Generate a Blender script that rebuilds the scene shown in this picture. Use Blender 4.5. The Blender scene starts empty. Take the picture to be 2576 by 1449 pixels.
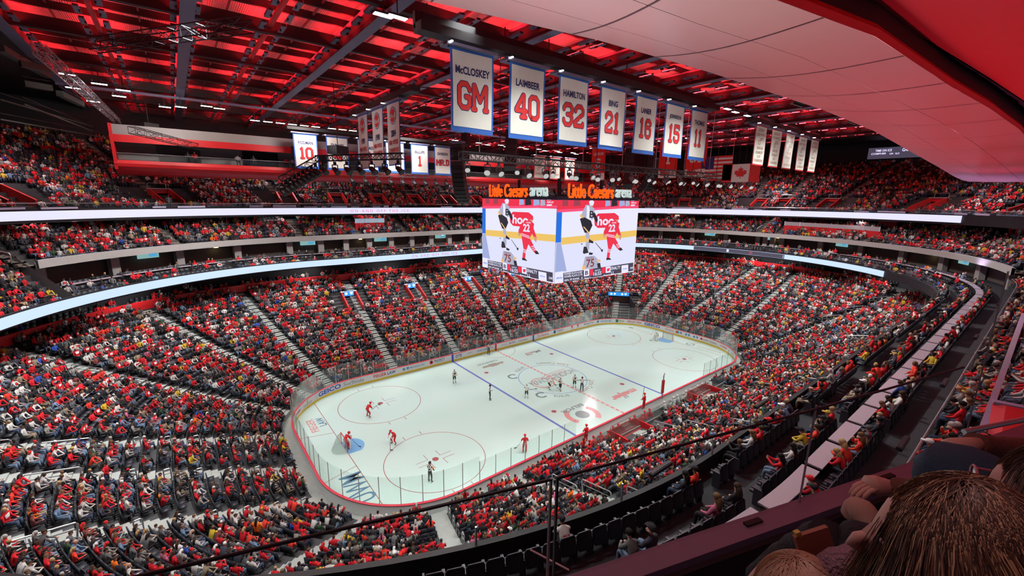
import bpy, math, random
import numpy as np
from mathutils import Matrix, Vector
random.seed(7)
RNG = np.random.default_rng(7)
SC = bpy.context.scene
COL = SC.collection
# ------------------------------------------------------------------ camera
CAM = np.array([-37.2433, -38.3285, 23.6198])
YAW, PITCH, ROLL, FPX = 0.9047, -0.2105, 0.0148, 1069.82
_f = np.array([math.cos(PITCH) * math.cos(YAW), math.cos(PITCH) * math.sin(YAW), math.sin(PITCH)])
_r = np.cross(_f, [0, 0, 1]); _r /= np.linalg.norm(_r); _u = np.cross(_r, _f)
RT = _r * math.cos(ROLL) + _u * math.sin(ROLL)
UP = -_r * math.sin(ROLL) + _u * math.cos(ROLL)
FW = _f
cd = bpy.data.cameras.new('camera'); cam = bpy.data.objects.new('camera', cd); COL.objects.link(cam)
cd.sensor_fit = 'HORIZONTAL'; cd.sensor_width = 36.0; cd.lens = 36.0 * FPX / 2576.0
cd.clip_start = 0.05; cd.clip_end = 600
cam.matrix_world = Matrix(((RT[0], UP[0], -FW[0], CAM[0]), (RT[1], UP[1], -FW[1], CAM[1]), (RT[2], UP[2], -FW[2], CAM[2]), (0, 0, 0, 1)))
SC.camera = cam
# ------------------------------------------------------------------ world, view, light
SC.view_settings.view_transform = 'Standard'; SC.view_settings.look = 'None'
SC.view_settings.gamma = 1.0; SC.view_settings.exposure = 0.3
SC.view_settings.use_curve_mapping = False
cy = SC.cycles
cy.max_bounces = 5; cy.diffuse_bounces = 2; cy.glossy_bounces = 2; cy.transmission_bounces = 2; cy.transparent_max_bounces = 10
cy.caustics_reflective = False; cy.caustics_refractive = False; cy.sample_clamp_indirect = 4.0
cy.use_denoising = True
try:
    cy.use_light_tree = True
except Exception:
    pass
W = bpy.data.worlds.new('world'); SC.world = W; W.use_nodes = True
W.node_tree.nodes['Background'].inputs[0].default_value = (0.55, 0.42, 0.55, 1)
W.node_tree.nodes["Background"].inputs[1].default_value = 0.10

def lamp(name, loc, target, power, color, size, sizey=None, spread=None):
    d = bpy.data.lights.new(name, 'AREA'); d.energy = power; d.color = color
    d.shape = 'RECTANGLE'; d.size = size; d.size_y = sizey or size
    if spread: d.spread = math.radians(spread)
    o = bpy.data.objects.new(name, d); COL.objects.link(o); o.location = loc
    v = Vector(target) - Vector(loc); o.rotation_euler = v.to_track_quat('-Z', 'Y').to_euler()
    return o
# clusters of sports lamps hung under the roof, aimed at the ice and the lower seats
SPORT = [(x, y) for y in (-22, 22) for x in (-36, -18, 0, 18, 36)] + [(-42, 0), (42, 0)]
for x, y in SPORT:
    lamp('sports_light_beam', (x, y, 34.2), (x * .9, y * .8, 0), 1120, (0.93, 1.0, 0.95), 3.2, 1.2, spread=112)
# the same lamps' outer row, aimed at the lower bowl all round
for x, y in [(-30, 25), (-10, 27), (10, 27), (30, 25), (44, 8), (44, -8), (30, -24), (10, -24), (-10, -24), (-28, -20), (-42, 10), (-43, -4)]:
    lamp('bowl_light_beam', (x * .8, y * .7, 34.0), (x * 1.25, y * 1.15, 5), 1500, (0.97, 0.99, 0.98), 3.0, 1.2, spread=80)
# house lights over the stands
for x, y, p in [(-50, 30, 1100), (-20, 46, 900), (15, 46, 900), (48, 34, 1200), (64, 2, 1500), (48, -30, 1500), (-52, -14, 900), (-12, -34, 900), (20, -34, 1200)]:
    lamp('house_light_beam', (x, y, 34.0), (x, y * .96, 0), p, (1.0, 0.80, 0.84), 3, 1.5, spread=150)
for x, y in ((-21, -20.5), (-11, -20.5), (-1, -20.5), (20, -20.5), (31, -20.5)):  # fill lamps added in mid-air to brighten the banners
    lamp('banner_fill', (x, y, 27.5), (x, -15, 29.6), 75, (.97, 1, .98), 5, .4, spread=150)
lamp('banner_fill', (-26, 5.5, 28.5), (-20, 5.5, 30), 60, (1, .95, .95), 5, .4, spread=150); lamp('banner_fill', (-11, 22, 27.0), (-11, 28, 29.6), 70, (1, 1, 1), 16, .4, spread=150)
for x in (-36, -22, -6, 12, 30):  # lamps added to brighten the far gondola, with no fixture behind them
    lamp('gondola_fill', (x, 24, 33.2), (x - 2, 32, 28.0), 420, (1, .9, .85), 2, 1, spread=140)
# ------------------------------------------------------------------ maths
def project(P):
    P = np.atleast_2d(P) - CAM
    z = P @ FW
    return np.c_[1288 + FPX * (P @ RT) / z, 724.5 - FPX * (P @ UP) / z, z]
def ray(x, y): return FW + (x - 1288) / FPX * RT - (y - 724.5) / FPX * UP
def hit(x, y, ax, val):
    v = ray(x, y); return CAM + (val - CAM[ax]) / v[ax] * v
def ring(R, u):
    a, b, r, cx = R; u = np.atleast_1d(np.asarray(u, float)) % 1.0
    lx, ly = a - r, b - r; X = np.zeros_like(u); Y = np.zeros_like(u)
    S = [(0, .2, 0, (-lx, -b), (lx, -b)), (.2, .325, 1, (lx, -ly), -90), (.325, .375, 0, (a, -ly), (a, ly)), (.375, .5, 1, (lx, ly), 0),
         (.5, .7, 0, (lx, b), (-lx, b)), (.7, .825, 1, (-lx, ly), 90), (.825, .875, 0, (-a, ly), (-a, -ly)), (.875, 1.0, 1, (-lx, -ly), 180)]
    for s in S:
        m = (u >= s[0]) & (u < s[1]); f = (u[m] - s[0]) / (s[1] - s[0])
        if s[2] == 0:
            X[m] = s[3][0] + (s[4][0] - s[3][0]) * f; Y[m] = s[3][1] + (s[4][1] - s[3][1]) * f
        else:
            t = np.radians(s[4] + 90 * f); X[m] = s[3][0] + r * np.cos(t); Y[m] = s[3][1] + r * np.sin(t)
    return np.c_[X + cx, Y]
def lerpR(A, B, t): return tuple(A[i] + (B[i] - A[i]) * t for i in range(4))
def tilt(P, z0, zx=0., zy=0.): return z0 + zx * P[:, 0] / 50 + zy * P[:, 1] / 35
# ------------------------------------------------------------------ materials
MATS = {}
def mat(name, col, rough=.6, metal=0., emit=None, es=0., noise=0., nscale=4., bump=0., bscale=20., spec=.5, coat=0.):
    if name in MATS: return MATS[name]
    m = bpy.data.materials.new(name); m.use_nodes = True; nt = m.node_tree; b = nt.nodes['Principled BSDF']
    b.inputs['Base Color'].default_value = (*col, 1); b.inputs['Roughness'].default_value = rough; b.inputs['Metallic'].default_value = metal
    b.inputs['Specular IOR Level'].default_value = spec
    if coat: b.inputs['Coat Weight'].default_value = coat
    if emit is not None:
        b.inputs['Emission Color'].default_value = (*emit, 1); b.inputs['Emission Strength'].default_value = es
    if noise or bump:
        tc = nt.nodes.new('ShaderNodeTexCoord')
    if noise:
        n = nt.nodes.new('ShaderNodeTexNoise'); n.inputs['Scale'].default_value = nscale; n.inputs['Detail'].default_value = 3
        nt.links.new(tc.outputs['Object'], n.inputs['Vector'])
        mr = nt.nodes.new('ShaderNodeMapRange'); mr.inputs[3].default_value = 1 - noise; mr.inputs[4].default_value = 1 + noise
        nt.links.new(n.outputs['Fac'], mr.inputs[0])
        mx = nt.nodes.new('ShaderNodeMix'); mx.data_type = 'RGBA'; mx.blend_type = 'MULTIPLY'; mx.inputs[0].default_value = 1
        mx.inputs[6].default_value = (*col, 1); nt.links.new(mr.outputs[0], mx.inputs[7]); nt.links.new(mx.outputs[2], b.inputs['Base Color'])
    if bump:
        n2 = nt.nodes.new('ShaderNodeTexNoise'); n2.inputs['Scale'].default_value = bscale
        nt.links.new(tc.outputs['Object'], n2.inputs['Vector'])
        bm = nt.nodes.new('ShaderNodeBump'); bm.inputs['Strength'].default_value = bump; bm.inputs['Distance'].default_value = .02
        nt.links.new(n2.outputs['Fac'], bm.inputs['Height']); nt.links.new(bm.outputs[0], b.inputs['Normal'])
    MATS[name] = m; return m
def glassmat(name, tint=(.9, .96, .94), gloss=.10, milk=.05, mcol=(.8, .9, .88)):
    if name in MATS: return MATS[name]
    m = bpy.data.materials.new(name); m.use_nodes = True; nt = m.node_tree; nt.nodes.clear()
    o = nt.nodes.new('ShaderNodeOutputMaterial'); t = nt.nodes.new('ShaderNodeBsdfTransparent'); t.inputs[0].default_value = (*tint, 1)
    g = nt.nodes.new('ShaderNodeBsdfGlossy'); g.inputs['Roughness'].default_value = .04
    d = nt.nodes.new('ShaderNodeBsdfDiffuse'); d.inputs[0].default_value = (*mcol, 1)
    fr = nt.nodes.new('ShaderNodeLayerWeight'); fr.inputs[0].default_value = .25
    mr = nt.nodes.new('ShaderNodeMapRange'); mr.inputs[3].default_value = gloss * .4; mr.inputs[4].default_value = min(1, gloss * 4)
    nt.links.new(fr.outputs['Fresnel'], mr.inputs[0])
    m1 = nt.nodes.new('ShaderNodeMixShader'); m2 = nt.nodes.new('ShaderNodeMixShader'); m2.inputs[0].default_value = milk
    nt.links.new(mr.outputs[0], m1.inputs[0]); nt.links.new(t.outputs[0], m1.inputs[1]); nt.links.new(g.outputs[0], m1.inputs[2])
    nt.links.new(m1.outputs[0], m2.inputs[1]); nt.links.new(d.outputs[0], m2.inputs[2]); nt.links.new(m2.outputs[0], o.inputs[0])
    MATS[name] = m; return m
def attrmat(name, rough=.8, att='tint'):
    if name in MATS: return MATS[name]
    m = bpy.data.materials.new(name); m.use_nodes = True; nt = m.node_tree; b = nt.nodes['Principled BSDF']
    a = nt.nodes.new('ShaderNodeAttribute'); a.attribute_name = att; nt.links.new(a.outputs['Color'], b.inputs['Base Color'])
    b.inputs['Roughness'].default_value = rough; b.inputs['Specular IOR Level'].default_value = .25
    MATS[name] = m; return m
# ------------------------------------------------------------------ mesh builder
class MB:
    def __init__(s): s.v = []; s.f = []; s.m = []; s.mats = []
    def mi(s, m):
        if m is None: return 0
        if m not in s.mats: s.mats.append(m)
        return s.mats.index(m)
    def add(s, vs, fs, m=None):
        k = len(s.v); i = s.mi(m)
        s.v += [tuple(map(float, p)) for p in vs]
        for f in fs: s.f.append(tuple(k + q for q in f)); s.m.append(i)
        return s
    def box(s, c, d, m=None, R=None):
        c = np.array(c, float); h = np.array(d, float) / 2
        P = np.array([(x, y, z) for x in (-1, 1) for y in (-1, 1) for z in (-1, 1)]) * h
        if R is not None: P = P @ np.array(R).T
        P = P + c
        return s.add(P, [(0, 1, 3, 2), (4, 6, 7, 5), (0, 4, 5, 1), (2, 3, 7, 6), (0, 2, 6, 4), (1, 5, 7, 3)], m)
    def bar(s, a, b, w, h=None, m=None, up=(0, 0, 1)):
        a = np.array(a, float); b = np.array(b, float); d = b - a; L = np.linalg.norm(d)
        if L < 1e-6: return s
        d /= L; x = np.cross(d, up)
        if np.linalg.norm(x) < 1e-4: x = np.cross(d, (1, 0, 0))
        x /= np.linalg.norm(x); y = np.cross(x, d)
        return s.box((a + b) / 2, (w, L, h or w), m, np.c_[x, d, y])
    def tube(s, pts, r, n=6, m=None, closed=False, cap=True):
        P = [np.array(p, float) for p in pts]; N = len(P)
        rr = r if hasattr(r, '__len__') else [r] * N
        V = []; prev = None
        for i in range(N):
            t = P[min(i + 1, N - 1)] - P[max(i - 1, 0)] if not closed else P[(i + 1) % N] - P[i - 1]
            t = t / (np.linalg.norm(t) + 1e-12)
            if prev is None:
                x = np.cross(t, (0, 0, 1))
                if np.linalg.norm(x) < .1: x = np.cross(t, (1, 0, 0))
            else: x = prev - t * (prev @ t)
            x = x / (np.linalg.norm(x) + 1e-12); prev = x; y = np.cross(t, x)
            for k in range(n):
                a = 2 * math.pi * k / n; V.append(P[i] + rr[i] * (x * math.cos(a) + y * math.sin(a)))
        F = []
        for i in range(N if closed else N - 1):
            j = (i + 1) % N
            for k in range(n): F.append((i * n + k, i * n + (k + 1) % n, j * n + (k + 1) % n, j * n + k))
        if cap and not closed:
            F.append(tuple(range(n))[::-1]); F.append(tuple((N - 1) * n + k for k in range(n)))
        return s.add(V, F, m)
    def grid(s, A, m=None, closed=False):
        A = np.asarray(A, float); n, k = A.shape[:2]; F = []
        for i in range(n - 1):
            for j in range(k if closed else k - 1):
                j2 = (j + 1) % k; F.append((i * k + j, i * k + j2, (i + 1) * k + j2, (i + 1) * k + j))
        return s.add(A.reshape(-1, 3), F, m)
    def prism(s, poly, z0, z1, m=None):
        n = len(poly); V = [(x, y, z0) for x, y in poly] + [(x, y, z1) for x, y in poly]
        return s.add(V, [tuple(range(n))[::-1], tuple(range(n, 2 * n))] + [(i, (i + 1) % n, n + (i + 1) % n, n + i) for i in range(n)], m)
    def ball(s, c, r, m=None, nu=8, nv=6):
        r = np.array(r if hasattr(r, '__len__') else (r, r, r), float); V = []; F = []
        for i in range(nv + 1):
            t = math.pi * i / nv
            for j in range(nu):
                p = 2 * math.pi * j / nu
                V.append(np.array(c) + r * np.array((math.sin(t) * math.cos(p), math.sin(t) * math.sin(p), math.cos(t))))
        for i in range(nv):
            for j in range(nu): F.append((i * nu + j, i * nu + (j + 1) % nu, (i + 1) * nu + (j + 1) % nu, (i + 1) * nu + j))
        return s.add(V, F, m)
    def build(s, name, material=None, parent=None, smooth=False, loc=None):
        me = bpy.data.meshes.new(name); me.from_pydata(s.v, [], s.f)
        ms = s.mats or [material]
        for m in ms:
            if m is not None: me.materials.append(m)
        if len(ms) > 1: me.polygons.foreach_set('material_index', s.m)
        if smooth: me.polygons.foreach_set('use_smooth', [True] * len(s.f))
        me.update(); o = bpy.data.objects.new(name, me); COL.objects.link(o)
        if parent is not None: o.parent = parent
        if loc is not None: o.location = loc
        return o
def tag(o, label=None, cat=None, group=None, kind=None):
    if label: o['label'] = label
    if cat: o['category'] = cat
    if group: o['group'] = group
    if kind: o['kind'] = kind
    return o
def empty(name, loc=(0, 0, 0), rz=0, **k):
    o = bpy.data.objects.new(name, None); COL.objects.link(o); o.location = loc; o.rotation_euler = (0, 0, rz); o.empty_display_size = .1
    return tag(o, **k)
def clone(o, parent=None):
    c = o.copy(); COL.objects.link(c)
    if parent is not None: c.parent = parent
    for ch in list(o.children): clone(ch, c)
    return c
# ------------------------------------------------------------------ lettering
_TC = {}
def text_arrays(body, offset=0.0, spacing=1.0):
    key = (body, offset, spacing)
    if key in _TC: return _TC[key]
    cu = bpy.data.curves.new('t', 'FONT'); cu.body = body; cu.offset = offset; cu.fill_mode = 'BOTH'; cu.resolution_u = 3; cu.space_character = spacing
    o = bpy.data.objects.new('t', cu); COL.objects.link(o)
    dg = bpy.context.evaluated_depsgraph_get(); me = bpy.data.meshes.new_from_object(o.evaluated_get(dg))
    v = np.array([q.co[:] for q in me.vertices]).reshape(-1, 3)[:, :2]; f = [tuple(p.vertices) for p in me.polygons]
    bpy.data.objects.remove(o); bpy.data.curves.remove(cu); bpy.data.meshes.remove(me)
    lo, hi = v.min(0), v.max(0)
    _TC[key] = ((v - (lo + hi) / 2), f, hi - lo); return _TC[key]
def put_text(mb, body, w, h, fn, m, offset=.0, spacing=1.0, skew=0.):
    v, f, sz = text_arrays(body, offset, spacing)
    q = v / sz * np.array([w, h])
    if skew: q = np.c_[q[:, 0] + q[:, 1] * skew, q[:, 1]]
    mb.add([fn(x, y) for x, y in q], f, m)
def on_plane(c, ex, ey, off=0.):
    c = np.array(c, float); ex = np.array(ex, float); ey = np.array(ey, float); n = np.cross(ex, ey)
    return lambda x, y: c + ex * x + ey * y + n * off

# block athletic numerals and capitals drawn as thick strokes on a 4 x 6 grid
GL = {'0': [[(1, 0), (3, 0), (4, 1), (4, 5), (3, 6), (1, 6), (0, 5), (0, 1), (1, 0)]], '1': [[(2, 0), (2, 6), (1.2, 5.3)], [(1.1, 0), (2.9, 0)]], '2': [[(0, 4.5), (0, 5), (1, 6), (3, 6), (4, 5), (4, 3.9), (0, 1.2), (0, 0), (4, 0), (4, .8)]],
      '3': [[(0, 4.6), (0, 5), (1, 6), (3, 6), (4, 5), (4, 3.9), (3, 3.1), (1.7, 3.1)], [(3, 3.1), (4, 2.3), (4, 1), (3, 0), (1, 0), (0, 1), (0, 1.4)]], '4': [[(3.1, 0), (3.1, 6), (2.7, 6), (0, 2), (0, 1.7), (4.1, 1.7)], [(2.2, 0), (4, 0)]],
      '5': [[(4, 5.2), (4, 6), (0, 6), (0, 3.4), (3, 3.4), (4, 2.6), (4, 1), (3, 0), (1, 0), (0, 1), (0, 1.4)]], '6': [[(4, 4.7), (4, 5), (3, 6), (1, 6), (0, 5), (0, 1), (1, 0), (3, 0), (4, 1), (4, 2.6), (3, 3.5), (0, 3.5)]],
      '9': [[(0, 1.3), (0, 1), (1, 0), (3, 0), (4, 1), (4, 5), (3, 6), (1, 6), (0, 5), (0, 3.4), (1, 2.5), (4, 2.5)]], 'G': [[(4, 4.6), (4, 5), (3, 6), (1, 6), (0, 5), (0, 1), (1, 0), (3, 0), (4, 1), (4, 2.8), (2.5, 2.8)]],
      'M': [[(0, 0), (0, 6), (.3, 6), (2.4, 2.2), (4.5, 6), (4.8, 6), (4.8, 0)], [(-.5, 0), (.6, 0)], [(4.2, 0), (5.3, 0)]], 'R': [[(.3, 0), (.3, 6)], [(0, 6), (3, 6), (4, 5), (4, 4), (3, 3.2), (.3, 3.2)], [(2.1, 3.2), (4, 0)], [(-.3, 0), (.9, 0)]], 'D': [[(.3, 0), (.3, 6)], [(0, 6), (3, 6), (4, 5), (4, 1), (3, 0), (0, 0)]], '.': [[(.3, 0), (.5, 0)]]}
GW = {'M': 4.8, '.': 1.0, '1': 2.6}
def block_text(mb, body, w, h, fn, m, grow=0.):
    adv = [GW.get(c, 4) + 1.75 for c in body]; W_ = sum(adv) - 1.75 + 1.2; sx = w / W_; sy = h / 7.2; x = -w / 2 + .6 * sx; t = .62
    for c, a in zip(body, adv):
        dx = -1. if c == '1' else 0.
        for P in GL[c]:
            for i in range(len(P)):
                p = np.array(P[i]) + (dx * .7, 0)
                mb.add([fn(x + (p[0] + t * 1.06 * math.cos(q)) * sx + grow * math.cos(q), -h / 2 + (.6 + p[1] + t * 1.06 * math.sin(q)) * sy + grow * math.sin(q)) for q in np.arange(8) * math.pi / 4 + math.pi / 8], [tuple(range(8))], m)
                if i + 1 < len(P):
                    b = np.array(P[i + 1]) + (dx * .7, 0); A = np.array([p[0] * sx, p[1] * sy]); B = np.array([b[0] * sx, b[1] * sy]); d = B - A; L = np.linalg.norm(d)
                    if L < 1e-6: continue
                    d /= L; nn = np.array([-d[1], d[0]]); tt = t * math.hypot(nn[0] * sx, nn[1] * sy) + grow
                    mb.add([fn(x + q[0], -h / 2 + .6 * sy + q[1]) for q in (A + nn * tt, A - nn * tt, B - nn * tt, B + nn * tt)], [(0, 1, 2, 3)], m)
        x += a * sx
# ================================================================== THE SETTING
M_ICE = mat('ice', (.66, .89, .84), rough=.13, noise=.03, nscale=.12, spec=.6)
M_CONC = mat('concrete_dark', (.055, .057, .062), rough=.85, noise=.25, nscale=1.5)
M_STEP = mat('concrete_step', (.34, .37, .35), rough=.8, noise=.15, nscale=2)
M_RED = mat('red_panel', (.62, .012, .018), rough=.45, noise=.08, nscale=.6)
M_BLACK = mat('black_steel', (.008, .008, .011), rough=.6)
M_DARK = mat('dark_wall', (.016, .017, .022), rough=.85, noise=.2, nscale=.5)
M_GREY = mat('grey_panel', (.27, .26, .26), rough=.5, noise=.06, nscale=.8)
M_BEAM = mat('blue_grey_steel', (.15, .155, .25), rough=.45, noise=.12, nscale=1.2)
M_CHROME = mat('brushed_steel', (.55, .56, .58), rough=.35, metal=.8)
M_WHITE = mat('white_plastic', (.82, .84, .84), rough=.35)
M_YEL = mat('yellow_kickplate', (.86, .62, .03), rough=.4)
M_RAIL = mat('red_cap_rail', (.80, .05, .09), rough=.4)
M_LED = mat('led_white', (.05, .05, .05), emit=(.68, .68, .95), es=.95)
M_LEDB = mat('led_blue_white', (.05, .05, .05), emit=(.50, .66, .98), es=.95)
M_GLASS = glassmat('rink_glass', gloss=.10, milk=.07)
M_GLASS2 = glassmat('rail_glass', tint=(.80, .84, .84), gloss=.06, milk=.02, mcol=(.4, .42, .45))
S0 = (31.5, 14.0, 9.4, 0.); S1 = (59., 34.2, 33., 3.)
RW = (60., 35., 34., 3.); RF = (54., 31., 30., 3.); RB = (57.5, 36.5, 34., 3.); RU = (60., 39.5, 37., 2.5); RC = (79., 58., 50., 3.)
RINK = (30.48, 12.95, 8.53, 0.)
def ringz(R, us, z0, zx=0., zy=0.):
    P = ring(R, us); return np.c_[P, tilt(P, z0, zx, zy)]
US = np.linspace(0, 1, 321)
def usel(a, b, n=None):
    if b <= a: b += 1
    n = n or max(3, int((b - a) * 320)); return np.linspace(a, b, n)
def band(name, m, RA, zA, RB_, zB, u0=0, u1=1, kind='structure', thick=0., parent=None, ta=(0, 0), tb=(0, 0)):
    us = usel(u0, u1) if (u0, u1) != (0, 1) else US
    A = ringz(RA, us, zA, *ta); B = ringz(RB_, us, zB, *tb); mb = MB(); mb.grid(np.array([A, B]), m)
    if thick:
        A2 = ringz((RA[0] + thick, RA[1] + thick, RA[2] + thick, RA[3]), us, zA, *ta); B2 = ringz((RB_[0] + thick, RB_[1] + thick, RB_[2] + thick, RB_[3]), us, zB, *tb)
        mb.grid(np.array([A, A2]), m); mb.grid(np.array([B, B2]), m); mb.grid(np.array([A2, B2]), m)
    o = mb.build(name, m, parent)
    if kind: o['kind'] = kind
    return o
# ---- ice sheet
mb = MB(); P = ring(RINK, np.linspace(0, 1, 200, endpoint=False)); mb.add(np.c_[P, np.zeros(len(P))], [tuple(range(len(P)))], M_ICE)
ICE = mb.build('floor', M_ICE); ICE['kind'] = 'structure'
mb = MB(); mb.grid(np.array([ringz(RINK, US, -.01), ringz((33, 15.6, 10.5, 0), US, .0)]), M_STEP)
o = mb.build('floor', M_STEP); o['kind'] = 'structure'
M_PRED = mat('ice_paint_red', (.44, .13, .13), rough=.2); M_PBLUE = mat('ice_paint_blue', (.17, .24, .62), rough=.2)
M_PGREY = mat('ice_paint_grey', (.22, .32, .33), rough=.2); M_PLB = mat('ice_paint_crease', (.22, .52, .88), rough=.2); M_PPINK = mat('ice_paint_pink', (.74, .34, .34), rough=.2)
M_PDB = mat('ice_paint_dull_blue', (.12, .28, .42), rough=.2); M_PTAN = mat('ice_paint_tan', (.42, .40, .33), rough=.2)
FT = .3048
def icepart(name, mb, m, label=None):
    o = mb.build(name, m, ICE)
    if label: o['label'] = label
    return o
def rect_ice(mb, x0, y0, x1, y1, m, z=.004): mb.add([(x0, y0, z), (x1, y0, z), (x1, y1, z), (x0, y1, z)], [(0, 1, 2, 3)], m)
def annulus(mb, cx, cy, r, w, m, a0=0, a1=360, z=.005):
    n = max(8, int((a1 - a0) / 5)); t = np.radians(np.linspace(a0, a1, n + 1))
    A = np.array([[(cx + rr * math.cos(q), cy + rr * math.sin(q), z) for q in t] for rr in (r - w / 2, r + w / 2)]); mb.grid(A, m)
def disc(mb, cx, cy, r, m, z=.006, n=24): mb.add([(cx + r * math.cos(2 * math.pi * k / n), cy + r * math.sin(2 * math.pi * k / n), z) for k in range(n)], [tuple(range(n))], m)
for s in (-1, 1):
    mb = MB(); xb = s * (25 * FT + .15); rect_ice(mb, xb - .15, -12.9, xb + .15, 12.9, M_PBLUE); icepart('blue_line', mb, M_PBLUE)
    mb = MB(); rect_ice(mb, s * 89 * FT - .03, -11.25, s * 89 * FT + .03, 11.25, M_PRED); icepart('goal_line', mb, M_PRED)
    mb = MB()
    for yy in (-1, 1): mb.add([(s * 89 * FT, yy * 11 * FT, .004), (s * 89 * FT, yy * (11 * FT + .06), .004), (s * 100 * FT, yy * (14 * FT + .06), .004), (s * 100 * FT, yy * 14 * FT, .004)], [(0, 1, 2, 3)], M_PRED)
    icepart('trapezoid_line', mb, M_PRED)
    mb = MB(); gx = s * 89 * FT; t = np.radians(np.linspace(-48, 48, 14)); pts = [(gx, -1.22)] + [(gx - s * (1.83 * math.cos(q)), 1.83 * math.sin(q) * .9) for q in t] + [(gx, 1.22)]
    mb.add([(x, y, .005) for x, y in pts], [tuple(range(len(pts)))], M_PLB); icepart('goal_crease', mb, M_PLB)
    for yy in (-22 * FT, 22 * FT):
        mb = MB(); cx = s * 69 * FT
        annulus(mb, cx, yy, 4.57, .06, M_PRED)
        for sx in (-1, 1):
            for sy in (-1, 1):
                rect_ice(mb, cx + sx * .6, yy + sy * .28, cx + sx * 1.8, yy + sy * .33, M_PRED); rect_ice(mb, cx + sx * .6, yy + sy * .28, cx + sx * .65, yy + sy * 1.2, M_PRED)
            for q in (-.9, .9): rect_ice(mb, cx + q - .03, yy + sx * 4.6, cx + q + .03, yy + sx * 5.2, M_PRED)
        icepart('faceoff_circle', mb, M_PRED)
        mb = MB(); disc(mb, cx, yy, .30, M_PRED); icepart('faceoff_dot', mb, M_PRED)
        mb = MB(); disc(mb, s * 20 * FT, yy, .30, M_PRED); icepart('faceoff_dot', mb, M_PRED)
mb = MB(); rect_ice(mb, -.15, -12.9, .15, 12.9, M_PPINK)
for k in range(36):
    rect_ice(mb, -.07, -12.7 + k * .72, .07, -12.45 + k * .72, M_WHITE, .006)
icepart('centre_line', mb, M_PPINK)
mb = MB(); annulus(mb, 0, 0, 4.57, .07, M_PBLUE); icepart('centre_circle', mb, M_PBLUE)
mb = MB(); annulus(mb, 0, 12.95, 3.05, .05, M_PRED, 182, 358); icepart('referee_crease', mb, M_PRED)
# ---- lower bowl terraces
def zlow(t): return .5 + 9.1 * t ** 1.08
NL = 27
def terrace(name, RA, RB_, zf, n, u0=0., u1=1., ta=(0, 0), m=M_CONC):
    us = usel(u0, u1) if (u0, u1) != (0., 1.) else US
    rows = []
    for i in range(n):
        z = zf((i + .0) / n)
        for t in (i / n, (i + 1) / n):
            Q = ringz(lerpR(RA, RB_, t), us, z, *ta); rows.append(Q)
    rows.append(ringz(RB_, us, zf(1.), *ta))
    mb = MB(); mb.grid(np.array(rows), m); o = mb.build(name, m); o['kind'] = 'structure'; return o
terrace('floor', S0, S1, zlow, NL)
band('wall_bowl_front', M_STEP, S0, 0., S0, .5)
band('wall_bowl_top', M_RED, S1, zlow(1), S1, zlow(1) + 1.0, thick=.25, u0=.27, u1=.80)
band('wall_bowl_top', M_DARK, (61., 36.2, 35., 3.), 9.6, (61., 36.2, 35., 3.), 12.6)
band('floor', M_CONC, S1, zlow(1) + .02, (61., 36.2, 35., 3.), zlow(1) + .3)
# ---- loge / suite tier on the lower fascia
TF = (-.15, .1)
band('wall_lower_fascia', M_BLACK, (54.12, 31.12, 30.12, 3.), 12.45, (54.12, 31.12, 30.12, 3.), 13.62, ta=TF, tb=TF, thick=.2)
band('ceiling', M_DARK, (54.2, 31.2, 30.2, 3.), 12.45, (61., 36.2, 35., 3.), 12.6, ta=TF)
U_BAND0, U_BAND1 = .215, .776
RF1 = (58.6, 35.9, 34.4, 3.)
def zf1(t): return 12.95 + .9 * t
terrace('floor', (54.3, 31.3, 30.3, 3.), RF1, zf1, 3, .90, U_BAND1, m=M_DARK)
band('floor', M_DARK, RF1, 13.85, (60.8, 38.2, 36., 3.), 13.9, .90, U_BAND1)
band('wall_suite_back', mat('suite_wall', (.10, .085, .07), rough=.8, noise=.4, nscale=.4), (60.8, 38.2, 36., 3.), 13.85, (60.8, 38.2, 36., 3.), 16.6, .90, U_BAND1)
M_BAND = mat('beige_precast', (.40, .385, .37), rough=.7, noise=.05)
band('trim_1', M_BAND, RB, 16.15, RB, 16.95, U_BAND0, U_BAND1, thick=.3)
band('ceiling', M_DARK, (RB[0] + .3, RB[1] + .3, RB[2], 3.), 16.15, (60.8, 38.2, 36., 3.), 16.5, U_BAND0, U_BAND1)
# ---- middle tier
RM1 = (63.4, 42.4, 39.5, 3.)
def zm(t): return 16.5 + 2.9 * t
NM = 7
terrace('floor', (57.8, 36.8, 34.3, 3.), RM1, zm, NM, U_BAND0, U_BAND1)
def zn(t): return 14.9 + 4.5 * t
terrace('floor', (57.8, 36.8, 34.3, 3.), RM1, zn, 8, .0, U_BAND0)
band('wall_loge_back', M_DARK, (57.6, 36.6, 34.1, 3.), 13.85, (57.6, 36.6, 34.1, 3.), 15.0, -.04, U_BAND0, thick=.15)
band('floor', M_CONC, RM1, 19.4, (66, 45, 42, 3.), 19.4, 0., .9)
# at the left end the suite tier gives way to one steep tier
def zs(t): return 12.95 + 6.45 * t
NS = 12
terrace('floor', (54.3, 31.3, 30.3, 3.), RM1, zs, NS, U_BAND1, .90)
for uu in (U_BAND1, .90):
    A = ringz(lerpR(RF, RM1, .05), [uu], 13.0)[0]; B = ringz(RM1, [uu], 19.5)[0]; C_ = B.copy(); C_[2] = 16.0; D_ = A.copy(); D_[2] = 12.9
    mb = MB(); mb.add([A + (0, 0, .9), B + (0, 0, .9), C_, D_], [(0, 1, 2, 3)], M_GREY); o = mb.build('wall_tier_end', M_GREY); o['kind'] = 'structure'
band('wall_concourse', M_DARK, (66, 45, 42, 3.), 16.0, (66, 45, 42, 3.), 22.5, .0, .97)
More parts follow.
